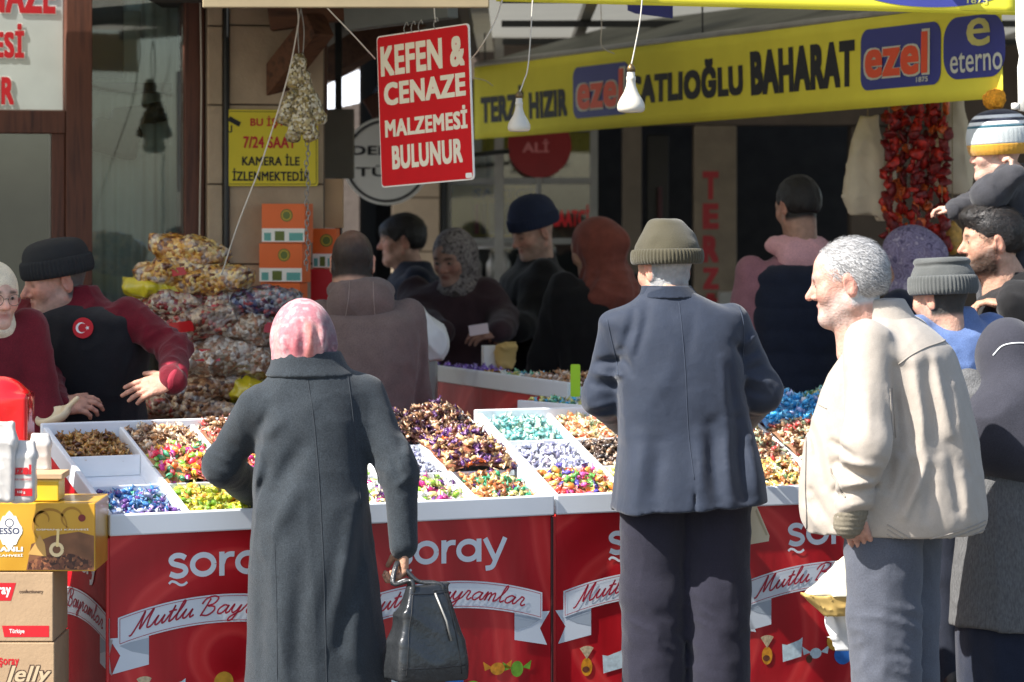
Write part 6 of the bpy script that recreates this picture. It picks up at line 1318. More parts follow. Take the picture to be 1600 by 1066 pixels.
# red rounded dispenser behind the packets
o = empty('red_dispenser', ((2 - 800) * 9.5 / FPX, 9.5, 0.87), 0, 'glossy red rounded dispenser lid at the left edge', 'dispenser'); f = F(0.006); hz = CAMH - (588 - HOR) * 9.5 / FPX - 0.87
f.box((0, 0, hz * 0.42), (0.092, 0.08, hz * 0.42), None, 0.012, k=0.02).ell((0, 0, hz * 0.72), (0.094, 0.082, hz * 0.28), k=0.02).plane((0, 0, 0), (0, 0, -1)); V, Q = f.mesh(None); fast_mesh('hood', V, Q, M('glossy_red', S(206, 26, 30), rough=0.18, var=0.02, coat=0.6), o)
obox('white_plate', (-0.03, -0.083, 0.06), (0.11, 0.006, 0.08), WHITET, o, 0.002)
o2 = empty('crate_stack', ((2 - 800) * 9.5 / FPX - 0.06, 9.5, 0), 0, 'dark crate carrying the red dispenser', 'crate'); obox('crate', (0, 0, 0.435), (0.26, 0.2, 0.868), M('dark_crate', S(70, 40, 36), var=0.15), o2, 0.004)
# wooden scoop in the stallholder's gloved hand
o = empty('scoop', at(82, 650, 10.30), 0, 'pale wooden scoop held over the back left bin', 'scoop'); f = F(0.005); f.ell((0, 0, 0), (0.062, 0.04, 0.030)).ell((0.0, 0, 0.022), (0.056, 0.034, 0.026), k=0.004, op=-1).cap((0.05, 0, 0.006), (0.10, 0, 0.03), 0.010, 0.009, k=0.015); V, Q = f.mesh(None); ob = fast_mesh('scoop_bowl', V, Q, M('pale_scoop_wood', S(226, 206, 168), rough=0.5, var=0.08), o); ob.rotation_euler = (R(25), R(-20), 0)

# ------------------------------------------------------------------ carried things
LEA = M('black_leather', S(40, 42, 44), rough=0.30, var=0.15, scale=30, bump=0.002, bscale=70, coat=0.2)
bg = empty('handbag', at(664, 1062, 9.24), R(28), 'black leather handbag with two handles held by the woman in grey', 'handbag')
f = F(0.0065); f.loft([(0.0, 0.118, 0.062, 0, 0), (0.025, 0.120, 0.064, 0, 0), (0.15, 0.095, 0.048, 0, 0), (0.265, 0.066, 0.026, 0, 0), (0.285, 0.060, 0.018, 0, 0)], n=7); V, Q = f.mesh(folds(0.005, 0.003, fx=7, fz=5, seed=301, rf=10)); bb = fast_mesh('bag_body', V, Q, LEA, bg)
for pts in ([(-0.092, -0.1, 0.02), (-0.076, -0.1, 0.15), (-0.052, -0.1, 0.262)], [(0.092, -0.1, 0.02), (0.076, -0.1, 0.15), (0.052, -0.1, 0.262)], [(-0.105, -0.1, 0.045), (0, -0.1, 0.043), (0.105, -0.1, 0.045)], [(-0.058, -0.1, 0.262), (0, -0.1, 0.26), (0.058, -0.1, 0.262)]): seam(bb, pts, (0, 1, 0), M('dark_stitching', S(22, 22, 24), rough=0.5, var=0), 0.0016, 'stitching', 0.0004)
hand_w = Vector(at(622, 884, 9.28)); il = (Matrix.Translation(at(664, 1062, 9.24)) @ Matrix.Rotation(R(28), 4, 'Z')).inverted(); hp = il @ hand_w
for yy in (-0.016, 0.018):
    MB().tube([tuple(p) for p in spline([(-0.048, yy, 0.245), (-0.050, yy * 0.8, 0.30), (hp.x - 0.03, hp.y * 0.6 + yy * 0.3, hp.z - 0.05), (hp.x - 0.006, hp.y + yy * .3, hp.z + 0.002), (hp.x + 0.012, hp.y + yy * .3, hp.z + 0.002), (hp.x + 0.045, hp.y * 0.5 + yy * .5, hp.z - 0.045), (0.048, yy, 0.285), (0.046, yy, 0.245)], 7)], 0.0065, 8).build('handle', LEA, bg, True)
MB().tube([(0.02, -0.028, 0.262), (0.045, -0.055, 0.18), (0.058, -0.060, 0.12)], 0.003, 6).build('zip_pull', GREYM, bg, True)
MB().box((0.04, -0.02, 0.262), (0.05, 0.012, 0.02), None, 0, 0.003).build('strap_tab', LEA, bg)
PAP = M('cream_paper', S(222, 214, 188), rough=0.7, var=0.05, bump=0.001, bscale=40); KRAFT = M('gold_kraft_paper', S(196, 164, 96), rough=0.6, var=0.12); WPL = M('white_plastic_bag', S(232, 232, 230), rough=0.35, var=0.04)
o = empty('paper_bag', at(1178, 852, 9.98), R(10), 'cream paper bag hanging below the suit jacket', 'bag'); MB().add([(-0.03, 0, 0), (0.05, 0, 0.012), (0.052, 0, 0.03), (0.0, 0, 0.15), (-0.03, 0, 0.15), (-0.03, 0.06, 0), (0.05, 0.06, 0.012), (0.052, 0.06, 0.03), (0.0, 0.06, 0.15), (-0.03, 0.06, 0.15)], [(0, 1, 2, 3, 4), (9, 8, 7, 6, 5), (0, 5, 6, 1), (1, 6, 7, 2), (2, 7, 8, 3), (3, 8, 9, 4), (4, 9, 5, 0)]).build('bag', PAP, o); MB().add([(0.008, -0.001, 0.118), (0.046, -0.001, 0.034), (0.040, -0.001, 0.030), (0.004, -0.001, 0.11)], [(0, 1, 2, 3)]).build('fold_line', M('paper_shadow_line', S(190, 180, 150), var=0), o)
o = empty('paper_bag', at(1298, 960, 9.52), R(0), 'cream and gold paper bag in front of the beige jacket man', 'bag'); f = F(0.006); f.loft([(0.0, 0.04, 0.03, 0.02, 0), (0.062, 0.085, 0.045, 0.0, 0)], n=4); V, Q = f.mesh(folds(0.002, 0.006, seed=7, rf=24)); fast_mesh('gold_base', V, Q, KRAFT, o)
f = F(0.006); f.loft([(0.060, 0.086, 0.046, 0.0, 0), (0.10, 0.064, 0.034, 0.022, 0), (0.18, 0.018, 0.006, 0.055, 0)], n=4); V, Q = f.mesh(folds(0.002, 0.003, seed=8)); fast_mesh('paper_top', V, Q, PAP, o)
o = empty('plastic_bag', at(1310, 1012, 9.6), R(0), 'white plastic bag below the gold paper bag', 'bag'); f = F(0.007); f.loft([(0.0, 0.022, 0.02, 0.012, 0), (0.05, 0.046, 0.03, 0, 0), (0.11, 0.05, 0.03, 0, 0), (0.16, 0.02, 0.012, 0.015, 0)], n=2.6); V, Q = f.mesh(folds(0.005, 0.014, seed=9, rf=22)); fast_mesh('bag', V, Q, WPL, o)
o = empty('plastic_sack', at(672, 556, 12.2), R(0), 'white plastic sack beside the taupe coat on the back counter', 'sack'); f = F(0.008); f.ell((0, 0, 0.05), (0.075, 0.05, 0.08)).cap((-0.02, 0, 0.08), (-0.05, 0, 0.17), 0.06, 0.03, k=0.06); V, Q = f.mesh(folds(0.004, 0.012, seed=10, rf=18)); fast_mesh('sack', V, Q, WPL, o); MB().lathe([(0.03, -1.4), (0.03, 0.0)], 8).build('stand', GREYM, o)
o = empty('price_card', at(899, 618, 11.35), R(-8), 'bright green upright price card in the back counter sweets', 'card'); MB().prism(rrect(0.036, 0.12, 0.006), 0, 0.003).build('card', M('neon_green', S(170, 214, 30), rough=0.5, var=0.02), o).location = (0, 0, 0.055)
o = empty('paper_slip', at(748, 515, 13.2), R(12), 'pale paper slip in the hand of the woman in plum coat', 'paper'); MB().box((0, 0, 0), (0.085, 0.002, 0.045), Matrix.Rotation(R(-8), 3, 'Y')).build('sheet', M('pale_pink_paper', S(226, 206, 206), var=0.03), o)
o = empty('white_carton', at(768, 574, 12.75), R(10), 'open white carton standing on the back counter', 'box'); obox('box', (0, 0, 0.045), (0.075, 0.06, 0.09), WHITET, o, 0.002)
o = empty('gold_paper_bag', at(790, 575, 12.7), R(0), 'crumpled gold paper bag beside the white carton', 'bag'); f = F(0.006); f.loft([(0, 0.032, 0.03, 0, 0), (0.09, 0.042, 0.034, 0, 0), (0.10, 0.03, 0.02, 0.0, 0)], n=2.4); V, Q = f.mesh(folds(0.004, 0.008, seed=12, rf=26)); fast_mesh('bag', V, Q, KRAFT, o)
# ------------------------------------------------------------------ the people
C_GREY = cloth('grey_wool_coat', S(43, 49, 54), var=0.10, weave=0.0016, wscale=500, heather=0.38)
C_SUIT = cloth('slate_suit_cloth', S(37, 45, 60), var=0.08, weave=0.0008, wscale=700, rough=0.7, sheen=0.2, heather=0.08)
C_SUITT = cloth('purple_grey_trouser_cloth', S(36, 35, 47), var=0.08, weave=0.0012, wscale=500)
C_BEIGE = cloth('beige_jacket_cloth', S(166, 156, 144), var=0.05, weave=0.0006, wscale=600, rough=0.8, heather=0.05)
C_BEIGEIN = cloth('dark_collar_lining', S(96, 92, 88))
C_GTROU = cloth('grey_trouser_cloth', S(80, 83, 92), var=0.06, weave=0.0008, wscale=700)
C_BLACK = cloth('black_cloth', S(30, 30, 33)); C_BLACKB = cloth('black_coat_cloth', S(26, 25, 26))
C_NAVY = cloth('navy_cloth', S(30, 36, 52)); C_DENIM = cloth('dark_denim', S(36, 40, 52))
C_MAROON = cloth('maroon_fleece', S(98, 14, 30), var=0.15); C_TAUPE = cloth('taupe_wool', S(112, 95, 90), var=0.10)
C_OLIVE = M('olive_knit', S(70, 65, 47), rough=0.95, var=0.12, bump=0.002, bscale=320, sheen=0.2)
C_GREYK = M('charcoal_knit', S(84, 86, 84), rough=0.95, var=0.15, bump=0.002, bscale=320, sheen=0.2)
C_BLACKK = M('black_knit', S(34, 36, 38), rough=0.95, var=0.15, bump=0.002, bscale=320)
C_NAVYK = M('navy_knit', S(38, 46, 70), rough=0.95, var=0.15, bump=0.002, bscale=320)
C_PLUM = cloth('plum_padded_coat', S(64, 46, 50)); C_BROWNH = cloth('rust_brown_scarf', S(128, 70, 58), var=0.15)
C_PINKH = cloth('pink_hoodie', S(222, 168, 170), var=0.05); C_HOODSHADE = cloth('shaded_hoodie_cloth', S(150, 104, 112), var=0.08); C_BLUEJ = cloth('blue_jacket_cloth', S(92, 114, 158), var=0.08)
C_SLATEH = cloth('slate_headscarf', S(52, 52, 60), var=0.08); C_CREAMH = cloth('cream_scarf', S(220, 208, 182))
C_CHILD = cloth('dark_quilted_coat', S(58, 58, 62), var=0.2)
SEAM = M('dark_seam_thread', S(44, 49, 54), rough=0.9, var=0.0); SEAML = M('pale_seam_thread', S(150, 142, 132), rough=0.9, var=0.0)
SEAMS = M('slate_seam_thread', S(50, 58, 72), rough=0.9, var=0.0)
H_BLACK = M('black_hair', (0.012, 0.010, 0.009), rough=0.45, var=0.4, scale=120, stretch=(3, 1, 1), bump=0.003, bscale=300, bstretch=(3, .6, .6))
H_GREY = M('grey_hair', (0.26, 0.25, 0.24), rough=0.7, var=0.25, scale=30)
H_DARK = M('dark_brown_hair', (0.022, 0.016, 0.012), rough=0.5, var=0.4, scale=120, stretch=(3, 1, 1), bump=0.003, bscale=300, bstretch=(3, .6, .6))
K_RIB = M('grey_rib_knit', S(92, 92, 92), rough=0.95, var=0.25, scale=160, stretch=(1, 1, 0.35), bump=0.004, bscale=210, bstretch=(1, 1, 0.4))
PINKSC = ramp_mat('pink_patterned_scarf', [(0.28, S(90, 82, 92)), (0.38, S(190, 116, 124)), (0.45, S(212, 160, 160)), (0.50, S(186, 96, 96)), (0.56, S(210, 150, 146)), (0.63, S(196, 120, 84)), (0.70, S(150, 120, 126))], scale=13, rough=0.75, detail=6, sheen=0.3, distort=2.0, bump=0.001)
LEOP = ramp_mat('grey_patterned_scarf', [(0.35, S(58, 52, 52)), (0.48, S(122, 114, 112)), (0.55, S(150, 142, 138)), (0.66, S(70, 62, 60))], scale=26, rough=0.8, detail=4, distort=1.5)
PURP = ramp_mat('purple_patterned_scarf', [(0.36, S(84, 76, 104)), (0.47, S(144, 134, 160)), (0.55, S(102, 92, 122)), (0.66, S(170, 160, 176))], scale=34, rough=0.8, detail=4, distort=1.0)

# 1. woman in the long grey coat
P = Person('woman in long grey coat and pink headscarf reaching into the sweets', (495 - 800) * 9.35 / FPX, 9.35, 10, 1.52, (471, 533, 9.44), lean=7, hs=1.02, pitch=16, hyaw=6, sh_z=1.135)
P.sh['L'] = np.array([-0.185, 0.05, 1.095]); P.sh['R'] = np.array([0.156, 0.045, 1.132]); P.arm('L', (350, 728, 9.47), (398, 770, 9.70)); P.arm('R', (622, 737, 9.33), (629, 850, 9.30))
P.head(fem=True, res=0.006); P.hand('R', d=(0.05, 0.12, -1), n=(-1, 0, 0), curl=(0.9, 0.95, 1.0, 1.0), thumb=0.9); P.hand('L'); P.finish()
sec = [(0.10, 0.235, 0.20, 0.01, 0), (0.35, 0.215, 0.19, 0.0, 0), (0.62, 0.195, 0.175, -0.01, 0), (0.80, 0.178, 0.16, -0.015, 0.01), (0.95, 0.165, 0.145, -0.015, 0.025), (1.08, 0.168, 0.130, -0.01, 0.04), (1.15, 0.160, 0.112, 0, 0.05), (1.20, 0.124, 0.098, -0.008, 0.055), (1.232, 0.094, 0.088, -0.018, 0.065), (1.252, 0.082, 0.084, -0.022, 0.075)]
coat = P.garment('coat', C_GREY, sec, (0.056, 0.058, 0.048), res=0.0065, n=2.3, k=0.05,
    disp=folds(0.0040, 0.0016, fx=9, fz=1.3, seed=11, la=1.3, spots=((P.el['L'], 0.10, 0.008), (P.el['R'], 0.10, 0.006)), who=P, lines=((400, 712, 396, 800, 11, 0.012), (414, 735, 392, 800, 9, -0.010), (470, 700, 430, 765, 16, -0.016), (462, 772, 430, 830, 14, 0.010), (420, 640, 395, 700, 10, -0.008), (400, 690, 440, 660, 10, 0.008),
        (576, 800, 532, 1000, 16, -0.018), (560, 790, 520, 1000, 14, 0.014), (520, 800, 478, 1000, 18, 0.008), (600, 720, 590, 1000, 14, -0.012), (450, 860, 440, 1060, 18, 0.008), (410, 880, 404, 1060, 12, -0.008), (470, 900, 468, 1066, 14, -0.008), (545, 880, 560, 1066, 14, 0.010), (500, 620, 470, 650, 14, 0.004),
        (625, 690, 640, 720, 6, 0.008), (612, 715, 628, 750, 6, -0.009), (620, 760, 640, 745, 6, 0.007), (610, 640, 622, 700, 8, -0.007), (345, 690, 372, 712, 7, -0.008), (335, 720, 372, 740, 7, 0.008), (340, 755, 375, 752, 6, -0.008))))
for pts in ([(-0.040, 0, 1.235), (-0.015, 0, 1.0), (-0.002, 0, 0.7), (0.012, 0, 0.12)], [(0.092, 0, 1.19), (0.108, 0, 1.0), (0.122, 0, 0.80)], [(-0.142, 0, 0.70), (-0.138, 0, 0.5), (-0.136, 0, 0.12)]):
    seam(coat, pts, (0, 1, 0), SEAM, 0.0013)
f = F(0.0055)
f.ell((0, -0.016, 0.022), (0.091, 0.114, 0.103)).cap((0, -0.035, -0.03), (0, -0.005, -0.14), 0.090, 0.070, k=0.05).ell((0.050, -0.025, -0.085), (0.048, 0.055, 0.045), k=0.03).ell((-0.050, -0.025, -0.08), (0.046, 0.05, 0.05), k=0.03).ell((0, 0.13, -0.018), (0.05, 0.09, 0.07), k=0.012, op=-1)
def pleats(x, y, z):
    a = np.arctan2(x, -(y + 0.02)); w = sstep(0.055, -0.05, z) * sstep(0.03, -0.03, y); a2 = a + 0.5 * (z + 0.06) * np.sign(a)
    v = 0
    for c_, wd_, am in ((-0.02, 0.12, 0.008), (0.20, 0.08, -0.008), (0.36, 0.09, 0.008), (0.62, 0.16, -0.009), (0.98, 0.10, 0.008), (-0.22, 0.08, -0.008), (-0.42, 0.09, 0.006), (-0.62, 0.08, -0.006), (-0.85, 0.10, 0.006)): v = v + am * np.exp(-((a2 - c_) / wd_) ** 2)
    w = w * sstep(-0.095, -0.03, z); return v * w + 0.003 * (vnoise(x * 18, y * 18, z * 18, 9) - 0.5) + 0.004 * (ridge(vnoise(x * 22, y * 22, z * 14, 4)) ** 3 - 0.3) * w
g_ = F(0.006); g_.loft([(1.185, 0.142, 0.115, -0.012, 0.052), (1.220, 0.118, 0.106, -0.018, 0.060), (1.262, 0.104, 0.104, -0.024, 0.072)]).ell((-0.026, 0.085, 1.29), (0.086, 0.086, 0.05), op=-1)
P.part('collar', C_GREY, g_)
V, Q = f.mesh(pleats, 1); x, y, z = V.T; a = np.arctan2(x, -(y + 0.02)) + 0.5 * (z + 0.06) * np.sign(x); nz = vnoise(x * 30, y * 30, z * 30, 6) - 0.5; a = a + 0.30 * nz + 0.25 * (vnoise(x * 14, y * 14, z * 9, 8) - 0.5); low = sstep(0.060, 0.015, z + 0.05 * nz)
col = np.tile(np.array(S(206, 132, 138)), (len(V), 1)); sp = sstep(0.52, 0.62, vnoise(x * 95, y * 95, z * 95, 12)); col = col * (1 - 0.55 * sp[:, None]) + 0.55 * sp[:, None] * np.array(S(226, 206, 200))
def band(a0, a1, c_, m=None):
    global col
    w = 0.75 * sstep(a0 - 0.12, a0 + 0.10, a) * sstep(a1 + 0.12, a1 - 0.10, a) * (low if m is None else m); col = col * (1 - w[:, None]) + w[:, None] * np.array(c_)
band(-0.12, 0.10, S(206, 128, 108)); band(0.14, 0.34, S(216, 164, 152)); band(0.46, 1.1, S(84, 80, 92), sstep(0.075, 0.045, z)); band(0.70, 1.0, S(206, 140, 150), sstep(-0.03, -0.05, z) * sp); band(1.2, 3.2, S(198, 84, 100)); band(-1.35, -0.95, S(176, 160, 152), sstep(0.06, 0.03, z)); band(-0.6, -0.35, S(190, 96, 104))
A = np.array(P.HM); V = V @ A[:3, :3].T + A[:3, 3]; fast_mesh('headscarf', V, Q, M('printed_scarf', attr='Col', rough=0.7, var=0.22, scale=120, sheen=0.2, bump=0.0008, bscale=300), P.root, col * np.array([0.72, 0.66, 0.68]))

# 2. man in the slate suit jacket
P = Person('man in slate grey suit jacket and olive knitted beanie seen from behind', (1066 - 800) * 9.8 / FPX, 9.80, 4, 1.69, (1040, 420, 9.88), lean=2, hyaw=30, pitch=8, roll=0, skin=(0.50, 0.29, 0.21), sh_z=1.335, hs=0.98)
P.sh['L'] = np.array([-0.212, 0.02, 1.318]); P.sh['R'] = np.array([0.160, 0.02, 1.342]); P.arm('L', (941, 620, 9.86), (975, 658, 10.13)); P.arm('R', (1189, 612, 9.86), (1158, 655, 10.15))
P.head(hair='under', hair_col=(0.30, 0.295, 0.29), res=0.0055); P.hand('L'); P.hand('R'); P.finish()
sec = [(0.735, 0.247, 0.192, 0.020, -0.013), (0.85, 0.235, 0.178, 0.018, -0.008), (0.98, 0.214, 0.155, 0.01, 0), (1.10, 0.202, 0.146, -0.004, 0), (1.22, 0.204, 0.140, -0.012, 0.01), (1.30, 0.212, 0.124, -0.022, 0.015), (1.345, 0.222, 0.110, -0.026, 0.02), (1.368, 0.206, 0.100, -0.022, 0.022), (1.395, 0.140, 0.088, -0.026, 0.025), (1.425, 0.090, 0.078, -0.040, 0.03), (1.448, 0.070, 0.072, -0.047, 0.03)]
def vent(f, s): f.box((0.018, -0.17, 0.80), (0.004, 0.06, 0.11), Matrix.Rotation(R(4), 3, 'Y'), 0.001, k=0.012, op=-1); f.plane((0, 0, 0.748), (0.075, 0, -1))
jk = P.garment('suit_jacket', C_SUIT, sec, (0.052, 0.060, 0.052), res=0.0065, n=2.7, k=0.022, more=vent,
    disp=folds(0.0030, 0.0012, fx=7, fz=1.6, seed=23, la=1.25, spots=((P.el['L'], 0.09, 0.008), (P.el['R'], 0.09, 0.008)), who=P, lines=((990, 490, 976, 545, 7, -0.008), (1014, 475, 990, 555, 9, -0.008), (1002, 500, 984, 560, 6, 0.006), (972, 550, 985, 585, 7, -0.008), (1148, 540, 1165, 560, 8, -0.010), (1140, 580, 1150, 650, 9, -0.008), (1128, 560, 1138, 640, 8, 0.005),
        (928, 568, 966, 564, 6, -0.016), (926, 582, 964, 590, 6, 0.012), (930, 600, 960, 606, 6, -0.010), (922, 640, 958, 632, 6, 0.008), (924, 652, 958, 645, 5, -0.008), (1172, 540, 1192, 520, 6, 0.010), (1170, 560, 1196, 548, 6, -0.010), (1174, 592, 1205, 600, 6, 0.010), (1172, 610, 1206, 620, 6, -0.010), (1180, 578, 1200, 572, 5, -0.007),
        (1108, 665, 1122, 780, 11, -0.013), (1090, 680, 1098, 785, 12, 0.008), (1134, 660, 1142, 780, 9, 0.010), (1150, 660, 1164, 775, 10, -0.016), (1175, 690, 1188, 780, 9, 0.010), (1030, 690, 1024, 790, 13, -0.008), (1000, 680, 990, 800, 14, 0.008), (970, 700, 962, 800, 11, -0.007), (1070, 600, 1110, 640, 12, 0.004), (1060, 560, 1010, 640, 16, 0.004), (1085, 500, 1070, 560, 10, -0.004))))
seam(jk, [(-0.018, 0, 1.40), (-0.008, 0, 1.2), (0.0, 0, 1.0), (0.014, 0, 0.85)], (0, 1, 0), SEAMS, 0.0013)
seam(jk, [(-0.240, 0, 1.345), (-0.226, 0, 1.28), (-0.212, 0, 1.22), (-0.205, 0, 1.17)], (0.1, 1, 0), SEAMS, 0.0022, lift=0.001)
seam(jk, [(0.178, 0, 1.385), (0.188, 0, 1.32), (0.190, 0, 1.24), (0.188, 0, 1.17)], (-0.1, 1, 0), SEAMS, 0.0022, lift=0.001)
f = F(0.005); f.loft([(1.412, 0.100, 0.090, -0.038, 0.026), (1.432, 0.088, 0.083, -0.042, 0.030), (1.452, 0.078, 0.077, -0.047, 0.035)]).ell((-0.047, 0.06, 1.47), (0.062, 0.074, 0.05), op=-1)
P.part('collar', cloth('slate_collar', S(32, 40, 54)), f)
P.trousers(C_SUITT, waist=0.95, stance=0.062, r=(0.104, 0.100, 0.100), res=0.010, disp=folds(0.004, 0.003, fx=8, fz=1.5, seed=31, spots=(((-0.1, -0.05, 0.36), 0.13, 0.010), ((0.1, -0.05, 0.36), 0.13, 0.010))), cx=0.01, wide=1.02)
P.beanie(C_OLIVE, [(0.112, 0.005), (0.110, 0.040), (0.096, 0.085), (0.070, 0.122), (0.052, 0.140), (0.026, 0.146), (0.002, 0.142)], [(0.104, -0.002), (0.113, -0.005), (0.121, 0.008), (0.121, 0.032), (0.115, 0.044), (0.104, 0.044)], rib=60, tilt=6, shift=(0, -0.012, 0.018), sx=0.94, sy=1.04, amp=0.022, lump=0.005)

# 3. man in the beige jacket
P = Person('stout grey haired man in beige blouson jacket, hand in trouser pocket', (1402 - 800) * 9.3 / FPX, 9.30, 64, 1.66, (1326, 440, 9.30), lean=4, hyaw=14, pitch=8, hs=1.10, skin=(0.52, 0.30, 0.23), sh_z=1.30, w=1.05)
P.arm('L', (1354, 698, 9.03), (1330, 800, 9.08)); P.hang('R', 0.08, 0.06, 0.10)
P.head(hair='under', hair_col=(0.46, 0.45, 0.44), stub=0.42, beard_col=(0.42, 0.39, 0.37), brow=(0.3, 0.29, 0.28), nose=1.15, res=0.0045, eyes=True); P.hand('L', d=(0.55, -0.1, -1), curl=(0.3,) * 4); P.finish()
sec = [(0.722, 0.222, 0.266, 0, 0.008), (0.755, 0.230, 0.280, 0, 0.010), (0.82, 0.233, 0.282, 0, 0.014), (0.95, 0.226, 0.268, 0, 0.018), (1.08, 0.215, 0.238, 0, 0.012), (1.20, 0.208, 0.195, 0, 0.005), (1.28, 0.190, 0.150, 0, -0.005), (1.335, 0.138, 0.110, 0, 0.012), (1.372, 0.090, 0.088, 0, 0.040)]
jk = P.garment('blouson_jacket', C_BEIGE, sec, (0.070, 0.071, 0.050), res=0.0065, n=2.2, k=0.03,
    disp=folds(0.0035, 0.0018, fx=8, fz=1.2, seed=41, la=1.2, spots=((P.wr['L'], 0.07, 0.008),), who=P, lines=((1396, 570, 1402, 700, 9, -0.016), (1424, 562, 1440, 705, 8, 0.012), (1410, 575, 1420, 690, 8, -0.010), (1458, 560, 1482, 675, 9, 0.012), (1445, 570, 1462, 700, 9, -0.012), (1490, 600, 1508, 720, 9, 0.008), (1476, 690, 1490, 790, 10, -0.008), (1440, 718, 1404, 800, 8, 0.016), (1418, 720, 1396, 780, 8, -0.014), (1450, 730, 1440, 800, 9, -0.010), (1500, 740, 1510, 810, 9, 0.007),
        (1300, 692, 1322, 706, 5, -0.014), (1306, 722, 1350, 738, 6, -0.014), (1310, 712, 1360, 722, 6, 0.012), (1306, 764, 1362, 754, 6, -0.014), (1308, 750, 1350, 746, 6, 0.012), (1310, 784, 1352, 780, 6, 0.010), (1310, 796, 1350, 794, 5, -0.010), (1392, 680, 1380, 760, 7, -0.010), (1384, 600, 1390, 680, 6, 0.008), (1320, 580, 1316, 640, 7, -0.006), (1345, 600, 1340, 680, 9, 0.005),
        (1268, 650, 1290, 760, 6, -0.010), (1278, 660, 1300, 760, 6, 0.009), (1262, 640, 1268, 780, 6, 0.006), (1270, 770, 1300, 820, 6, -0.009), (1262, 800, 1290, 840, 6, 0.008), (1400, 500, 1420, 540, 9, -0.005), (1380, 490, 1395, 560, 8, 0.005))))
def jline(pts, r, mat, nm, lift=0.001):
    Rw = P.inv.to_3x3(); q = [tuple(P.L(a, b, 9.3)) for a, b in pts]; return seam(jk, q, tuple(Rw @ Vector((0, 1, 0))), mat, r, nm, lift)
jline([(1391, 564), (1410, 551), (1435, 540), (1462, 534), (1490, 530)], 0.0022, SEAML, 'yoke_seam')
jline([(1380, 600), (1382, 640), (1386, 676)], 0.0018, SEAML, 'sleeve_seam'); jline([(1374, 600), (1376, 640), (1378, 670)], 0.0014, SEAML, 'sleeve_seam')
for dy in (0, 7, 15): jline([(1372, 808 + dy), (1400, 824 + dy), (1418, 832 + dy), (1460, 824 + dy), (1500, 814 + dy), (1532, 808 + dy)], 0.0020, SEAML, 'waistband_seam')
jline([(1264, 625), (1259, 690), (1257, 760), (1260, 830)], 0.0022, C_BEIGEIN, 'zip')
jline([(1262, 626), (1275, 630), (1288, 636)], 0.0020, SEAML, 'chest_seam'); jline([(1290, 726), (1297, 750), (1306, 764)], 0.0030, SEAML, 'pocket_welt')
f = F(0.006); wd = P.wr['L'] - P.el['L']; wd /= np.linalg.norm(wd); f.cap(P.wr['L'] - wd * 0.004, P.wr['L'] + wd * 0.036, 0.050, 0.046); P.part('cuff', M('grey_rib_cuff', S(120, 112, 96), rough=0.9, var=0.15, scale=120), f, lambda x, y, z: 0.002 * np.sin(z * 420))
f = F(0.006); f.loft([(1.330, 0.104, 0.100, 0, 0.020), (1.375, 0.094, 0.096, 0, 0.048), (1.425, 0.086, 0.092, 0, 0.075)]).ell((0, 0.115, 1.43), (0.074, 0.095, 0.075), op=-1).ell((0, 0.20, 1.40), (0.09, 0.11, 0.12), op=-1)
P.part('collar', C_BEIGE, f)
P.trousers(C_GTROU, waist=0.92, stance=0.060, r=(0.122, 0.104, 0.098), res=0.010, disp=folds(0.006, 0.0025, fx=8, fz=1.2, seed=47, spots=(((-0.1, -0.06, 0.42), 0.2, 0.012), ((-0.1, 0.05, 0.75), 0.15, 0.010))), fy=0.01, wide=1.12)
hb_ = P.hair(H_GREY, 'short', vol=0.962, rough=0.25)
strands(P, hb_, [M('white_strand', (0.62, 0.61, 0.60), rough=0.5, var=0), M('grey_strand', (0.22, 0.22, 0.22), rough=0.5, var=0), M('pale_strand', (0.44, 0.43, 0.42), rough=0.5, var=0)], 15000, 0.014, 0.0007, comb=(0, -1.0, -0.75), seed=3, top_thin=0.35)

# 4. woman at the right edge in a grey knitted cardigan
P = Person('woman in slate headscarf with white stitched line and grey rib knit cardigan', (1596 - 800) * 9.9 / FPX, 9.90, 12, 1.50, (1572, 560, 9.95), lean=6, pitch=15, sh_z=1.12)
P.hang('L', 0.05, 0.10, 0.25); P.hang('R')
P.head(fem=True, res=0.007); P.finish()
P.garment('cardigan', K_RIB, P.secs(1.08, 1.16, 0.36, (0.225, 0.21, 0, 0)), (0.060, 0.060, 0.052), res=0.010, disp=folds(0.006, 0.004, fx=9, fz=1.5, seed=51))
P.skirt(C_NAVY, 0.10, 0.20)
f = F(0.0075); f.ell((0, -0.016, 0.024), (0.092, 0.115, 0.105)).cap((0, -0.04, -0.02), (0, -0.05, -0.2), 0.10, 0.13, k=0.06).ell((0, -0.05, -0.27), (0.215, 0.165, 0.15), k=0.08)
f.ell((0, 0.13, -0.018), (0.05, 0.09, 0.07), k=0.012, op=-1)
def shawl(x, y, z): return 0.022 * (ridge(vnoise(x * 6 + z * 5, y * 6, z * 8 - x * 4, 8)) ** 2 - 0.35) * sstep(0.02, -0.12, z) + 0.004 * (vnoise(x * 12, y * 12, z * 12, 3) - 0.5)
hj = P.part('headscarf', C_SLATEH, f, shawl, head=True)
c = np.array(P.HM.translation)
seam(hj, [(c[0] - 0.085, 0, c[2] + 0.015), (c[0] - 0.06, 0, c[2] + 0.045), (c[0] - 0.02, 0, c[2] + 0.055), (c[0] + 0.03, 0, c[2] + 0.05), (c[0] + 0.075, 0, c[2] + 0.02)], (0, 1, 0), M('white_thread', S(235, 235, 235), var=0.0), 0.0028, lift=0.001, name='stitched_line')

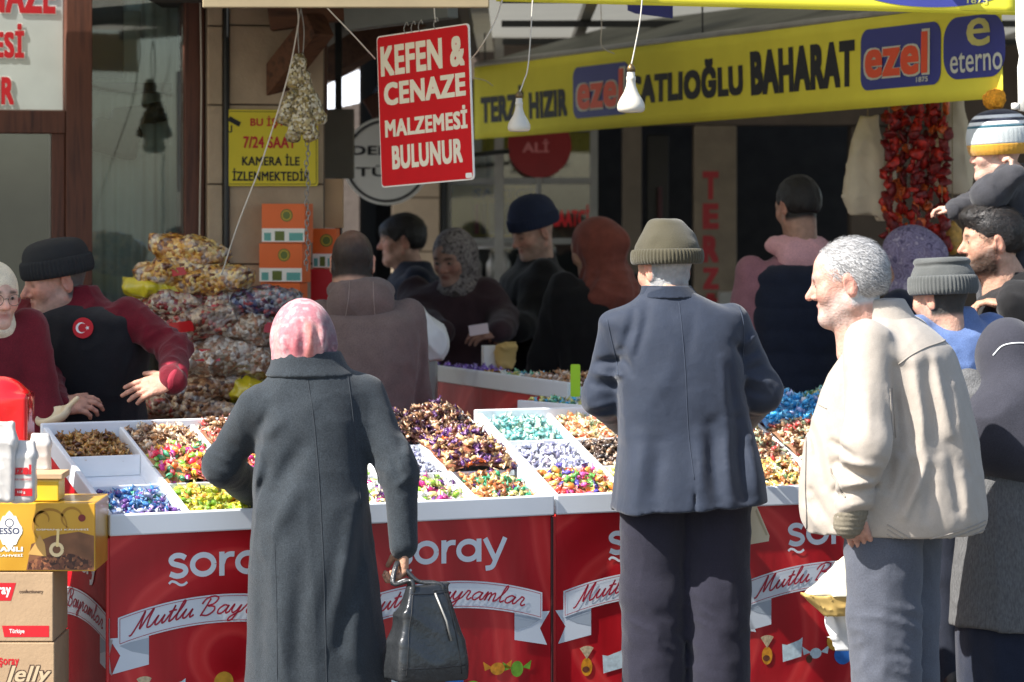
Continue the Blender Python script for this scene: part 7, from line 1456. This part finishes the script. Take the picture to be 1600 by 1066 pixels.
# 5. man in the blue jacket and charcoal beanie
P = Person('man in blue jacket and charcoal beanie behind the beige jacket', (1505 - 800) * 10.70 / FPX, 10.70, 32, 1.56, (1470, 465, 10.70), lean=6, hyaw=14, pitch=6, skin=(0.55, 0.32, 0.23))
P.hang('L'); P.hang('R'); P.head(hair='under', hair_col=(0.05, 0.045, 0.04), res=0.0055, stub=0.4, beard_col=(0.15, 0.13, 0.12)); P.finish()
P.garment('jacket', C_BLUEJ, P.secs(1.05, 1.1, 0.66, (0.19, 0.16), top=0.868), (0.066, 0.06, 0.05), res=0.010, disp=folds(0.006, 0.005, seed=55, rf=20))
P.trousers(C_DENIM, res=0.016)
P.beanie(C_GREYK, [(0.106, 0.005), (0.112, 0.05), (0.104, 0.080), (0.098, 0.092), (0.102, 0.105), (0.088, 0.118), (0.04, 0.116), (0.002, 0.112)], [(0.104, -0.006), (0.114, -0.010), (0.123, 0.008), (0.121, 0.046), (0.112, 0.056), (0.104, 0.052)], rib=54, tilt=3, shift=(0, -0.012, 0.020), sx=0.92, sy=1.02, lump=0.003)

# 6. bearded man
P = Person('bearded man with black hair and dark jacket carrying a child', (1592 - 800) * 11.18 / FPX, 11.18, 78, 1.70, (1550, 376, 11.15), hyaw=14, hs=1.04, pitch=4, skin=(0.50, 0.29, 0.20))
P.hang('R'); P.arm('L', (1640, 560, 11.0), (1578, 478, 10.95)); P.head(beard=0.92, beard_col=(0.018, 0.013, 0.010), eyes=True, nose=1.1); P.hand('L', d=(0.2, 0.6, 0.1), n=(0, 0, -1)); P.finish()
P.garment('jacket', C_BLACKB, P.secs(1.05, 1.15, 0.80, (0.19, 0.17), top=0.862), (0.07, 0.066, 0.052), res=0.011, disp=folds(0.006, 0.005, seed=61)); P.trousers(C_DENIM, res=0.016)
hb_ = P.hair(H_BLACK, 'quiff', seed=4, vol=1.02)
strands(P, hb_, [H_BLACK, M('brown_strand', (0.03, 0.02, 0.015), rough=0.4, var=0)], 3000, 0.022, 0.0011, comb=(0, -0.6, 0.4), seed=5)

# 7. child in the bobble hat
P = Person('small child in striped bobble hat and dark quilted coat, carried by the bearded man', (1585 - 800) * 11.36 / FPX, 11.36, 70, 1.05, (1558, 240, 11.36), hs=0.86, hyaw=18, pitch=5, skin=(0.62, 0.40, 0.31))
P.root.location.z = 0.95; P.inv = P.root.matrix_basis.inverted(); P.root.rotation_euler = (0, 0, R(70))
P.inv = (Matrix.Translation((P.root.location)) @ Matrix.Rotation(R(70), 4, 'Z')).inverted()
hc = P.L(1557, 238, 11.36); P.hc = np.array(hc); P.HM = Matrix.Translation(hc) @ Matrix.Rotation(R(18), 4, 'Z') @ Matrix.Rotation(-R(5), 4, 'X') @ Matrix.Scale(0.90, 4)
P.arm('L', (1545, 305, 11.16), (1583, 275, 11.12)); P.arm('R', (1545, 312, 11.42), (1492, 328, 11.36))
P.head(nose=0.7, res=0.0045); P.hand('L', d=(0.3, 0.1, 1), n=(0, 1, 0), curl=(0.9,) * 4, sc=0.62); P.hand('R', d=(0, 1, 0.1), n=(0, 0, -1), curl=(0.6,) * 4, sc=0.62); P.finish()
P.garment('coat', C_CHILD, [(0.30, 0.13, 0.13, 0, 0), (0.5, 0.14, 0.135, 0, 0), (0.70, 0.135, 0.12, 0, 0), (0.80, 0.12, 0.10, 0, 0.01), (0.86, 0.08, 0.08, 0, 0.02), (0.885, 0.06, 0.07, 0, 0.03)], (0.062, 0.058, 0.042), res=0.009, disp=folds(0.004, 0.006, seed=66, rf=24))
f = F(0.012)
for g in (-1, 1): f.cap((g * 0.06, 0, 0.36), (g * 0.08, 0.20, 0.30), 0.07, 0.06).cap((g * 0.08, 0.20, 0.30), (g * 0.08, 0.22, 0.06), 0.055, 0.045)
P.part('trousers', C_DENIM, f, folds(0.004, 0.004, seed=6))
for g in (-1, 1):
    f = F(0.010); f.cap((g * 0.08, 0.20, 0.035), (g * 0.08, 0.29, 0.03), 0.036, 0.034); P.part('shoe', SHOE, f)
hat = [(0.100, -0.030), (0.109, -0.010), (0.113, 0.03), (0.109, 0.065), (0.094, 0.100), (0.066, 0.124), (0.03, 0.136), (0.002, 0.138)]
pr = [tuple(p) for p in spline(hat, 8)]
bands = [(0, 12, S(206, 150, 42)), (12, 25, S(190, 196, 194)), (25, 27, S(34, 92, 108)), (27, 30, S(236, 238, 236)), (30, 33, S(30, 36, 56)), (33, 37, S(236, 238, 236)), (37, len(pr), S(30, 36, 56))]
Mx = P.HM @ Matrix.Translation((0, -0.014, 0.022)) @ Matrix.Rotation(R(2), 4, 'X') @ Matrix.Scale(1.12, 4)
hatroot = None
for i, (a, b, cc) in enumerate(bands):
    seg = pr[a:min(b + 1, len(pr))]
    if len(seg) < 2: continue
    m_ = M('bobble_hat_yarn_%d' % i, cc, rough=0.95, var=0.1, bump=0.002, bscale=320, sheen=0.3)
    v = []
    o = MB().lathe(seg, 120, sx=0.90, sy=1.06, rib=40, amp=0.008).build('bobble_hat' if hatroot is None else 'knit_band', m_, P.root if hatroot is None else hatroot, True)
    if hatroot is None: o.matrix_local = Mx; hatroot = o
def fluff(x, y, z): return 0.010 * (vnoise(x * 120, y * 120, z * 120, 2) - 0.5) + 0.008 * (vnoise(x * 60, y * 60, z * 60, 3) - 0.5)
f = F(0.0045); f.ell((0, -0.01, 0.215), (0.048, 0.048, 0.045)); P.part('pompom', M('mustard_yarn', S(222, 148, 36), rough=1.0, var=0.3, scale=120), f, fluff, head=True, smooth=0)

# 8. woman in the purple patterned headscarf
P = Person('woman in purple patterned headscarf left of the bearded man', (1430 - 800) * 12.2 / FPX, 12.2, 62, 1.62, (1418, 402, 12.2), hyaw=8, pitch=10, hs=1.02)
P.hang('L'); P.hang('R'); P.head(fem=True, res=0.007); P.finish()
P.garment('coat', C_NAVY, P.secs(1.05, 1.1, 0.5, (0.2, 0.19)), (0.066, 0.06, 0.05), res=0.012, disp=folds(0.006, 0.004, seed=71)); P.skirt(C_BLACKB)
P.hijab(PURP, seed=7, back=0.01)

# 9. man in navy vest with pink hood
P = Person('man in navy padded vest over pink hoodie, seen from behind', (1245 - 800) * 12.6 / FPX, 12.6, 12, 1.80, (1246, 322, 12.6), hyaw=18, pitch=14, skin=(0.42, 0.25, 0.18), sh_z=1.44)
P.hang('L', 0.05); P.hang('R', 0.05); P.head(hair='under', hair_col=(0.02, 0.016, 0.014), res=0.006); P.finish(); P.hair(H_BLACK, 'short', vol=1.02)
P.garment('hoodie', C_HOODSHADE, P.secs(0.94, 0.95, 0.85, (0.17, 0.14)), (0.066, 0.062, 0.05), res=0.011, disp=folds(0.006, 0.004, seed=75))  # body and sleeves in a darker copy of the hood's pink, as in shade
f = F(0.008); f.ell((0, 0.0, 1.545), (0.135, 0.10, 0.05)).ell((0, -0.07, 1.50), (0.105, 0.055, 0.075), k=0.04).ell((0, 0.03, 1.60), (0.075, 0.09, 0.07), k=0.02, op=-1); P.part('hood', C_PINKH, f, folds(0.004, 0.008, seed=77, rf=14))
P.garment('vest', C_NAVY, P.secs(0.98, 1.12, 0.80, (0.195, 0.17), top=0.836), None, res=0.011, disp=lambda x, y, z: 0.007 * (np.abs(np.sin(z * 34)) ** 0.6 - 0.6) + 0.004 * (vnoise(x * 14, y * 14, z * 20, 4) - 0.5)); P.trousers(C_DENIM, res=0.016)

# 10. woman in the rust brown headscarf
P = Person('woman in rust brown headscarf and black coat, back turned', (940 - 800) * 13.5 / FPX, 13.5, 25, 1.66, (930, 388, 13.5), hyaw=25, pitch=14, hs=1.10)
P.hang('L', 0.05, 0.1, 0.2); P.hang('R'); P.head(fem=True, res=0.007); P.finish()
P.garment('coat', C_BLACKB, P.secs(1.15, 1.2, 0.3, (0.23, 0.22)), (0.074, 0.068, 0.055), res=0.012, disp=folds(0.008, 0.004, seed=81)); P.skirt(C_BLACKB)
P.hijab(C_BROWNH, seed=17, back=0.02, amp=1.6, shoulder=0.85)

# 11. man in the navy beanie
P = Person('man in navy beanie and black coat looking down at his hands', (838 - 800) * 14.0 / FPX, 14.0, 100, 1.76, (833, 362, 13.95), hyaw=22, pitch=20, skin=(0.50, 0.30, 0.22), sh_z=1.40)
P.arm('L', (830, 500, 13.7), (810, 515, 13.55)); P.arm('R', (850, 500, 14.2), (812, 512, 13.9)); P.head(res=0.005, nose=1.15, stub=0.35, beard_col=(0.25, 0.22, 0.2)); P.hand('L', d=(0.1, 1, -0.2), n=(1, 0, -0.4)); P.finish()
P.garment('coat', C_BLACKB, P.secs(1.12, 1.15, 0.7, (0.22, 0.2), top=0.862), (0.076, 0.07, 0.056), res=0.012, disp=folds(0.006, 0.005, seed=85)); P.trousers(C_BLACK, res=0.016)
P.beanie(C_NAVYK, [(0.106, 0.005), (0.112, 0.05), (0.102, 0.09), (0.075, 0.122), (0.035, 0.138), (0.002, 0.142)], [(0.104, -0.006), (0.112, -0.008), (0.119, 0.008), (0.118, 0.040), (0.110, 0.048), (0.104, 0.046)], tilt=4, shift=(0, -0.016, 0.028), sx=0.92, sy=1.04, lump=0.004)

# 12. woman in the patterned grey headscarf
P = Person('woman in grey patterned headscarf and plum coat holding a paper slip', (705 - 800) * 13.8 / FPX, 13.8, 158, 1.62, (708, 402, 13.7), hyaw=-8, pitch=18, skin=(0.42, 0.25, 0.19), hs=1.02)
P.arm('L', (790, 505, 13.6), (782, 518, 13.35)); P.arm('R', (655, 500, 13.7), (690, 520, 13.45)); P.head(fem=True, eyes=True, res=0.005); P.hand('L', d=(0.75, 0.5, -0.1), n=(0, -0.6, -0.8), curl=(0.4,) * 4); P.finish()
P.garment('padded_coat', C_PLUM, P.secs(1.1, 1.15, 0.6, (0.22, 0.2)), (0.076, 0.072, 0.055), res=0.012, disp=folds(0.005, 0.007, seed=91, rf=12)); P.skirt(C_BLACKB)
P.hijab(LEOP, seed=27, amp=1.3)

# 13. young man in profile
P = Person('young man with black fringe in dark jacket, profile behind the taupe coat', (648 - 800) * 14.6 / FPX, 14.6, 95, 1.68, (628, 375, 14.6), hyaw=0, pitch=4, skin=(0.52, 0.31, 0.23), sh_z=1.36)
P.hang('L'); P.hang('R'); P.head(res=0.005, eyes=True); P.finish(); hb_ = P.hair(H_BLACK, 'fringe', seed=8, vol=1.05); strands(P, hb_, [H_BLACK, M('brown_strand', (0.03, 0.02, 0.015), rough=0.4, var=0)], 2000, 0.022, 0.0012, comb=(0, 0.4, -1), seed=6)
P.garment('jacket', C_NAVY, P.secs(1.0, 1.05, 0.7, (0.19, 0.16), top=0.862), (0.066, 0.06, 0.05), res=0.012, disp=folds(0.005, 0.005, seed=95)); P.trousers(C_BLACK, res=0.016)

# 14. man in the taupe hooded coat
P = Person('man with cropped hair in taupe hooded coat, back to the viewer', (572 - 800) * 11.3 / FPX, 11.3, 3, 1.64, (551, 410, 11.32), hyaw=-4, pitch=12, skin=(0.48, 0.28, 0.20), sh_z=1.305, lean=3, w=0.90)
P.hang('L', 0.015, 0.10, 0.22); P.hang('R', 0.015, 0.10, 0.22); P.head(hair='buzz', hair_col=(0.03, 0.022, 0.018), res=0.005); P.finish()
ct = P.garment('coat', C_TAUPE, P.secs(1.05, 1.18, 0.62, (0.20, 0.19), top=0.855), (0.060, 0.060, 0.054), res=0.009, n=2.5, disp=folds(0.005, 0.003, fx=8, seed=101, spots=(((-0.18, 0, 1.1), 0.1, 0.008), ((0.18, 0, 1.1), 0.1, 0.008))))
f = F(0.0065); cy = P.cy(1.35)
f.ell((-0.02, cy + 0.0, 1.395), (0.125, 0.098, 0.062)).ell((-0.02, cy - 0.085, 1.345), (0.125, 0.055, 0.085), k=0.05).cap((-0.06, cy - 0.10, 1.37), (0.02, cy - 0.10, 1.37), 0.05, k=0.04).ell((-0.025, cy + 0.045, 1.465), (0.066, 0.080, 0.075), k=0.02, op=-1)
hd = P.part('hood', C_TAUPE, f, folds(0.004, 0.005, seed=103, rf=12))
for xx in (-0.06, 0.025): seam(hd, [(xx, 0, 1.43), (xx * 1.1, 0, 1.36), (xx * 1.3, 0, 1.29)], (0, 1, 0), M('taupe_seam', S(150, 132, 124), var=0), 0.0016, lift=0.001)
P.trousers(C_BLACK, res=0.016)

# 15. the stallholder
P = Person('stallholder in black beanie and black vest with maroon sleeves, arm stretched out', (128 - 800) * 10.8 / FPX, 10.80, 160, 1.70, (87, 437, 10.72), hyaw=-44, pitch=12, hs=1.08, skin=(0.52, 0.29, 0.21), lean=5, sh_z=1.33, w=1.08)
P.arm('L', (272, 546, 10.60), (270, 594, 10.38)); P.arm('R', (70, 590, 10.65), (92, 636, 10.42))
P.head(hair='under', hair_col=(0.10, 0.09, 0.085), res=0.0045, nose=1.2, stub=0.3, beard_col=(0.36, 0.30, 0.27), brow=(0.2, 0.19, 0.18))
wl = lambda v: tuple(P.inv.to_3x3() @ Vector(v))
P.hand('L', d=wl((-1, -0.15, -0.28)), n=wl((0, 0.55, -0.5)), curl=(0.10, 0.16, 0.22, 0.28), thumb=0.3, sc=1.06); P.hand('R', d=wl((1, -0.2, 0.15)), n=wl((0, 0.7, -0.7)), curl=(0.5, 0.55, 0.6, 0.65), sc=1.0); P.finish()
sh = P.garment('shirt', C_MAROON, P.secs(1.0, 1.0, 0.85, (0.19, 0.16), top=0.868), (0.058, 0.054, 0.045), res=0.0065, disp=folds(0.004, 0.006, seed=111, spots=((P.el['L'], 0.11, 0.018), (P.el['R'], 0.12, 0.01))))
f = F(0.008); f.cap(P.wr['L'] * 0.80 + P.el['L'] * 0.20, P.wr['L'], 0.048, 0.044); P.part('cuff', M('sunlit_cuff', S(150, 34, 54), rough=0.85, var=0.1), f, folds(0.003, 0.006, seed=5, rf=22))  # sleeve end coloured lighter and pinker for the sun falling on it
vs_ = P.garment('vest', C_BLACK, P.secs(1.12, 1.18, 0.80, (0.225, 0.20), top=0.838), None, res=0.009, disp=folds(0.005, 0.004, fx=9, seed=115))
P.garment('apron', C_BLACK, [(0.55, 0.20, 0.19, 0, 0), (0.82, 0.215, 0.195, 0, 0.0)], None, res=0.014, disp=folds(0.004, 0.002, seed=116)); P.trousers(C_BLACK, res=0.016)
P.beanie(C_BLACKK, [(0.106, 0.005), (0.112, 0.05), (0.106, 0.078), (0.088, 0.098), (0.05, 0.108), (0.002, 0.110)], [(0.104, -0.006), (0.114, -0.010), (0.123, 0.006), (0.121, 0.040), (0.112, 0.050), (0.104, 0.048)], tilt=2, shift=(0, -0.012, 0.022), sx=0.90, sy=0.97, lump=0.003)
# round flag patch on the chest: red disc, white crescent and star
pc = P.L(131, 513, 10.6); dd = P.inv.to_3x3() @ Vector((0.05, 1, -0.1))
hit = on_surface(vs_, [tuple(pc)], dd, 0.004)
if hit:
    q = empty('flag_patch'); q.parent = P.root; q.location = hit[0]; q.rotation_euler = (R(-8), 0, R(180 + 14))
    MB().prism(arc(0, 0, 0.036, 0, 350, 35), -0.002, 0.004).build('red_disc', M('patch_red', S(196, 22, 36), rough=0.7, var=0.05), q)
    o_ = arc(-0.006, 0, 0.019, 35, 325, 24); i_ = arc(-0.001, 0, 0.0155, 318, 42, 24)
    wm = M('patch_white', S(238, 236, 232), rough=0.7, var=0.02)
    m2 = MB(); 
    for k in range(24): m2.add([(o_[k][0], -0.0032, o_[k][1]), (o_[k + 1][0], -0.0032, o_[k + 1][1]), (i_[23 - k][0], -0.0032, i_[23 - k][1]), (i_[24 - k][0], -0.0032, i_[24 - k][1])], [(0, 1, 2, 3)])
    m2.build('crescent', wm, q)
    st = [((0.016 + (0.0085 if k % 2 == 0 else 0.0034) * math.cos(R(180 + 36 * k))), (0.0085 if k % 2 == 0 else 0.0034) * math.sin(R(180 + 36 * k))) for k in range(10)]
    mesh('star', [(0.016, -0.0032, 0)] + [(a, -0.0032, b) for a, b in st], [(0, 1 + k, 1 + (k + 1) % 10) for k in range(10)], wm, q)

# 16. the young woman serving at the left edge
P = Person('young woman with glasses and cream headscarf at left edge', (-36 - 800) * 10.4 / FPX, 10.40, 178, 1.60, (-9, 462, 10.33), hyaw=36, pitch=6, skin=(0.62, 0.40, 0.31), hs=0.93)
P.hang('L'); P.hang('R'); P.head(fem=True, eyes=True, res=0.0045, hair_col=(0.03, 0.02, 0.015)); P.finish()
P.garment('tunic', cloth('dark_red_tunic', S(104, 24, 36)), P.secs(1.0, 1.05, 0.5, (0.19, 0.18)), (0.066, 0.06, 0.05), res=0.010, disp=folds(0.005, 0.004, seed=121))
f = F(0.010); f.loft([(0.55, 0.185, 0.18, 0, 0.012), (0.80, 0.178, 0.17, 0, 0.014), (1.02, 0.158, 0.155, 0, 0.016), (1.14, 0.10, 0.145, 0, 0.02)]).box((0, -0.2, 0.8), (0.4, 0.18, 0.5), op=-1); P.part('apron', cloth('red_apron', S(150, 26, 40)), f, folds(0.004, 0.002, seed=3)); P.skirt(C_BLACKB)
P.hijab(C_CREAMH, seed=37, drape=False, amp=0.8)
f = F(0.006); f.ell((0, 0.0, -0.02), (0.068, 0.085, 0.100)).ell((0, 0.10, -0.022), (0.048, 0.10, 0.074), k=0.008, op=-1); P.part('underscarf', C_BLACK, f, None, head=True)
gl = empty('glasses'); gl.parent = P.root; gl.matrix_local = P.HM
GM = M('thin_metal_frame', (0.25, 0.23, 0.2), rough=0.25, metal=0.9, var=0)
for g in (-1, 1):
    MB().tube([(g * 0.033 + 0.024 * math.cos(a), 0.103 - abs(0.024 * math.cos(a)) * 0.1, -0.004 + 0.020 * math.sin(a)) for a in [i * math.pi / 12 for i in range(25)]], 0.0012, 6).build('rim', GM, gl, True)
    MB().tube([(g * 0.057, 0.10, 0.002), (g * 0.075, 0.06, 0.0), (g * 0.080, 0.0, -0.005)], 0.0012, 6).build('temple', GM, gl, True)
MB().tube([(-0.009, 0.104, 0.0), (0, 0.108, 0.003), (0.009, 0.104, 0.0)], 0.0012, 6).build('bridge', GM, gl, True)
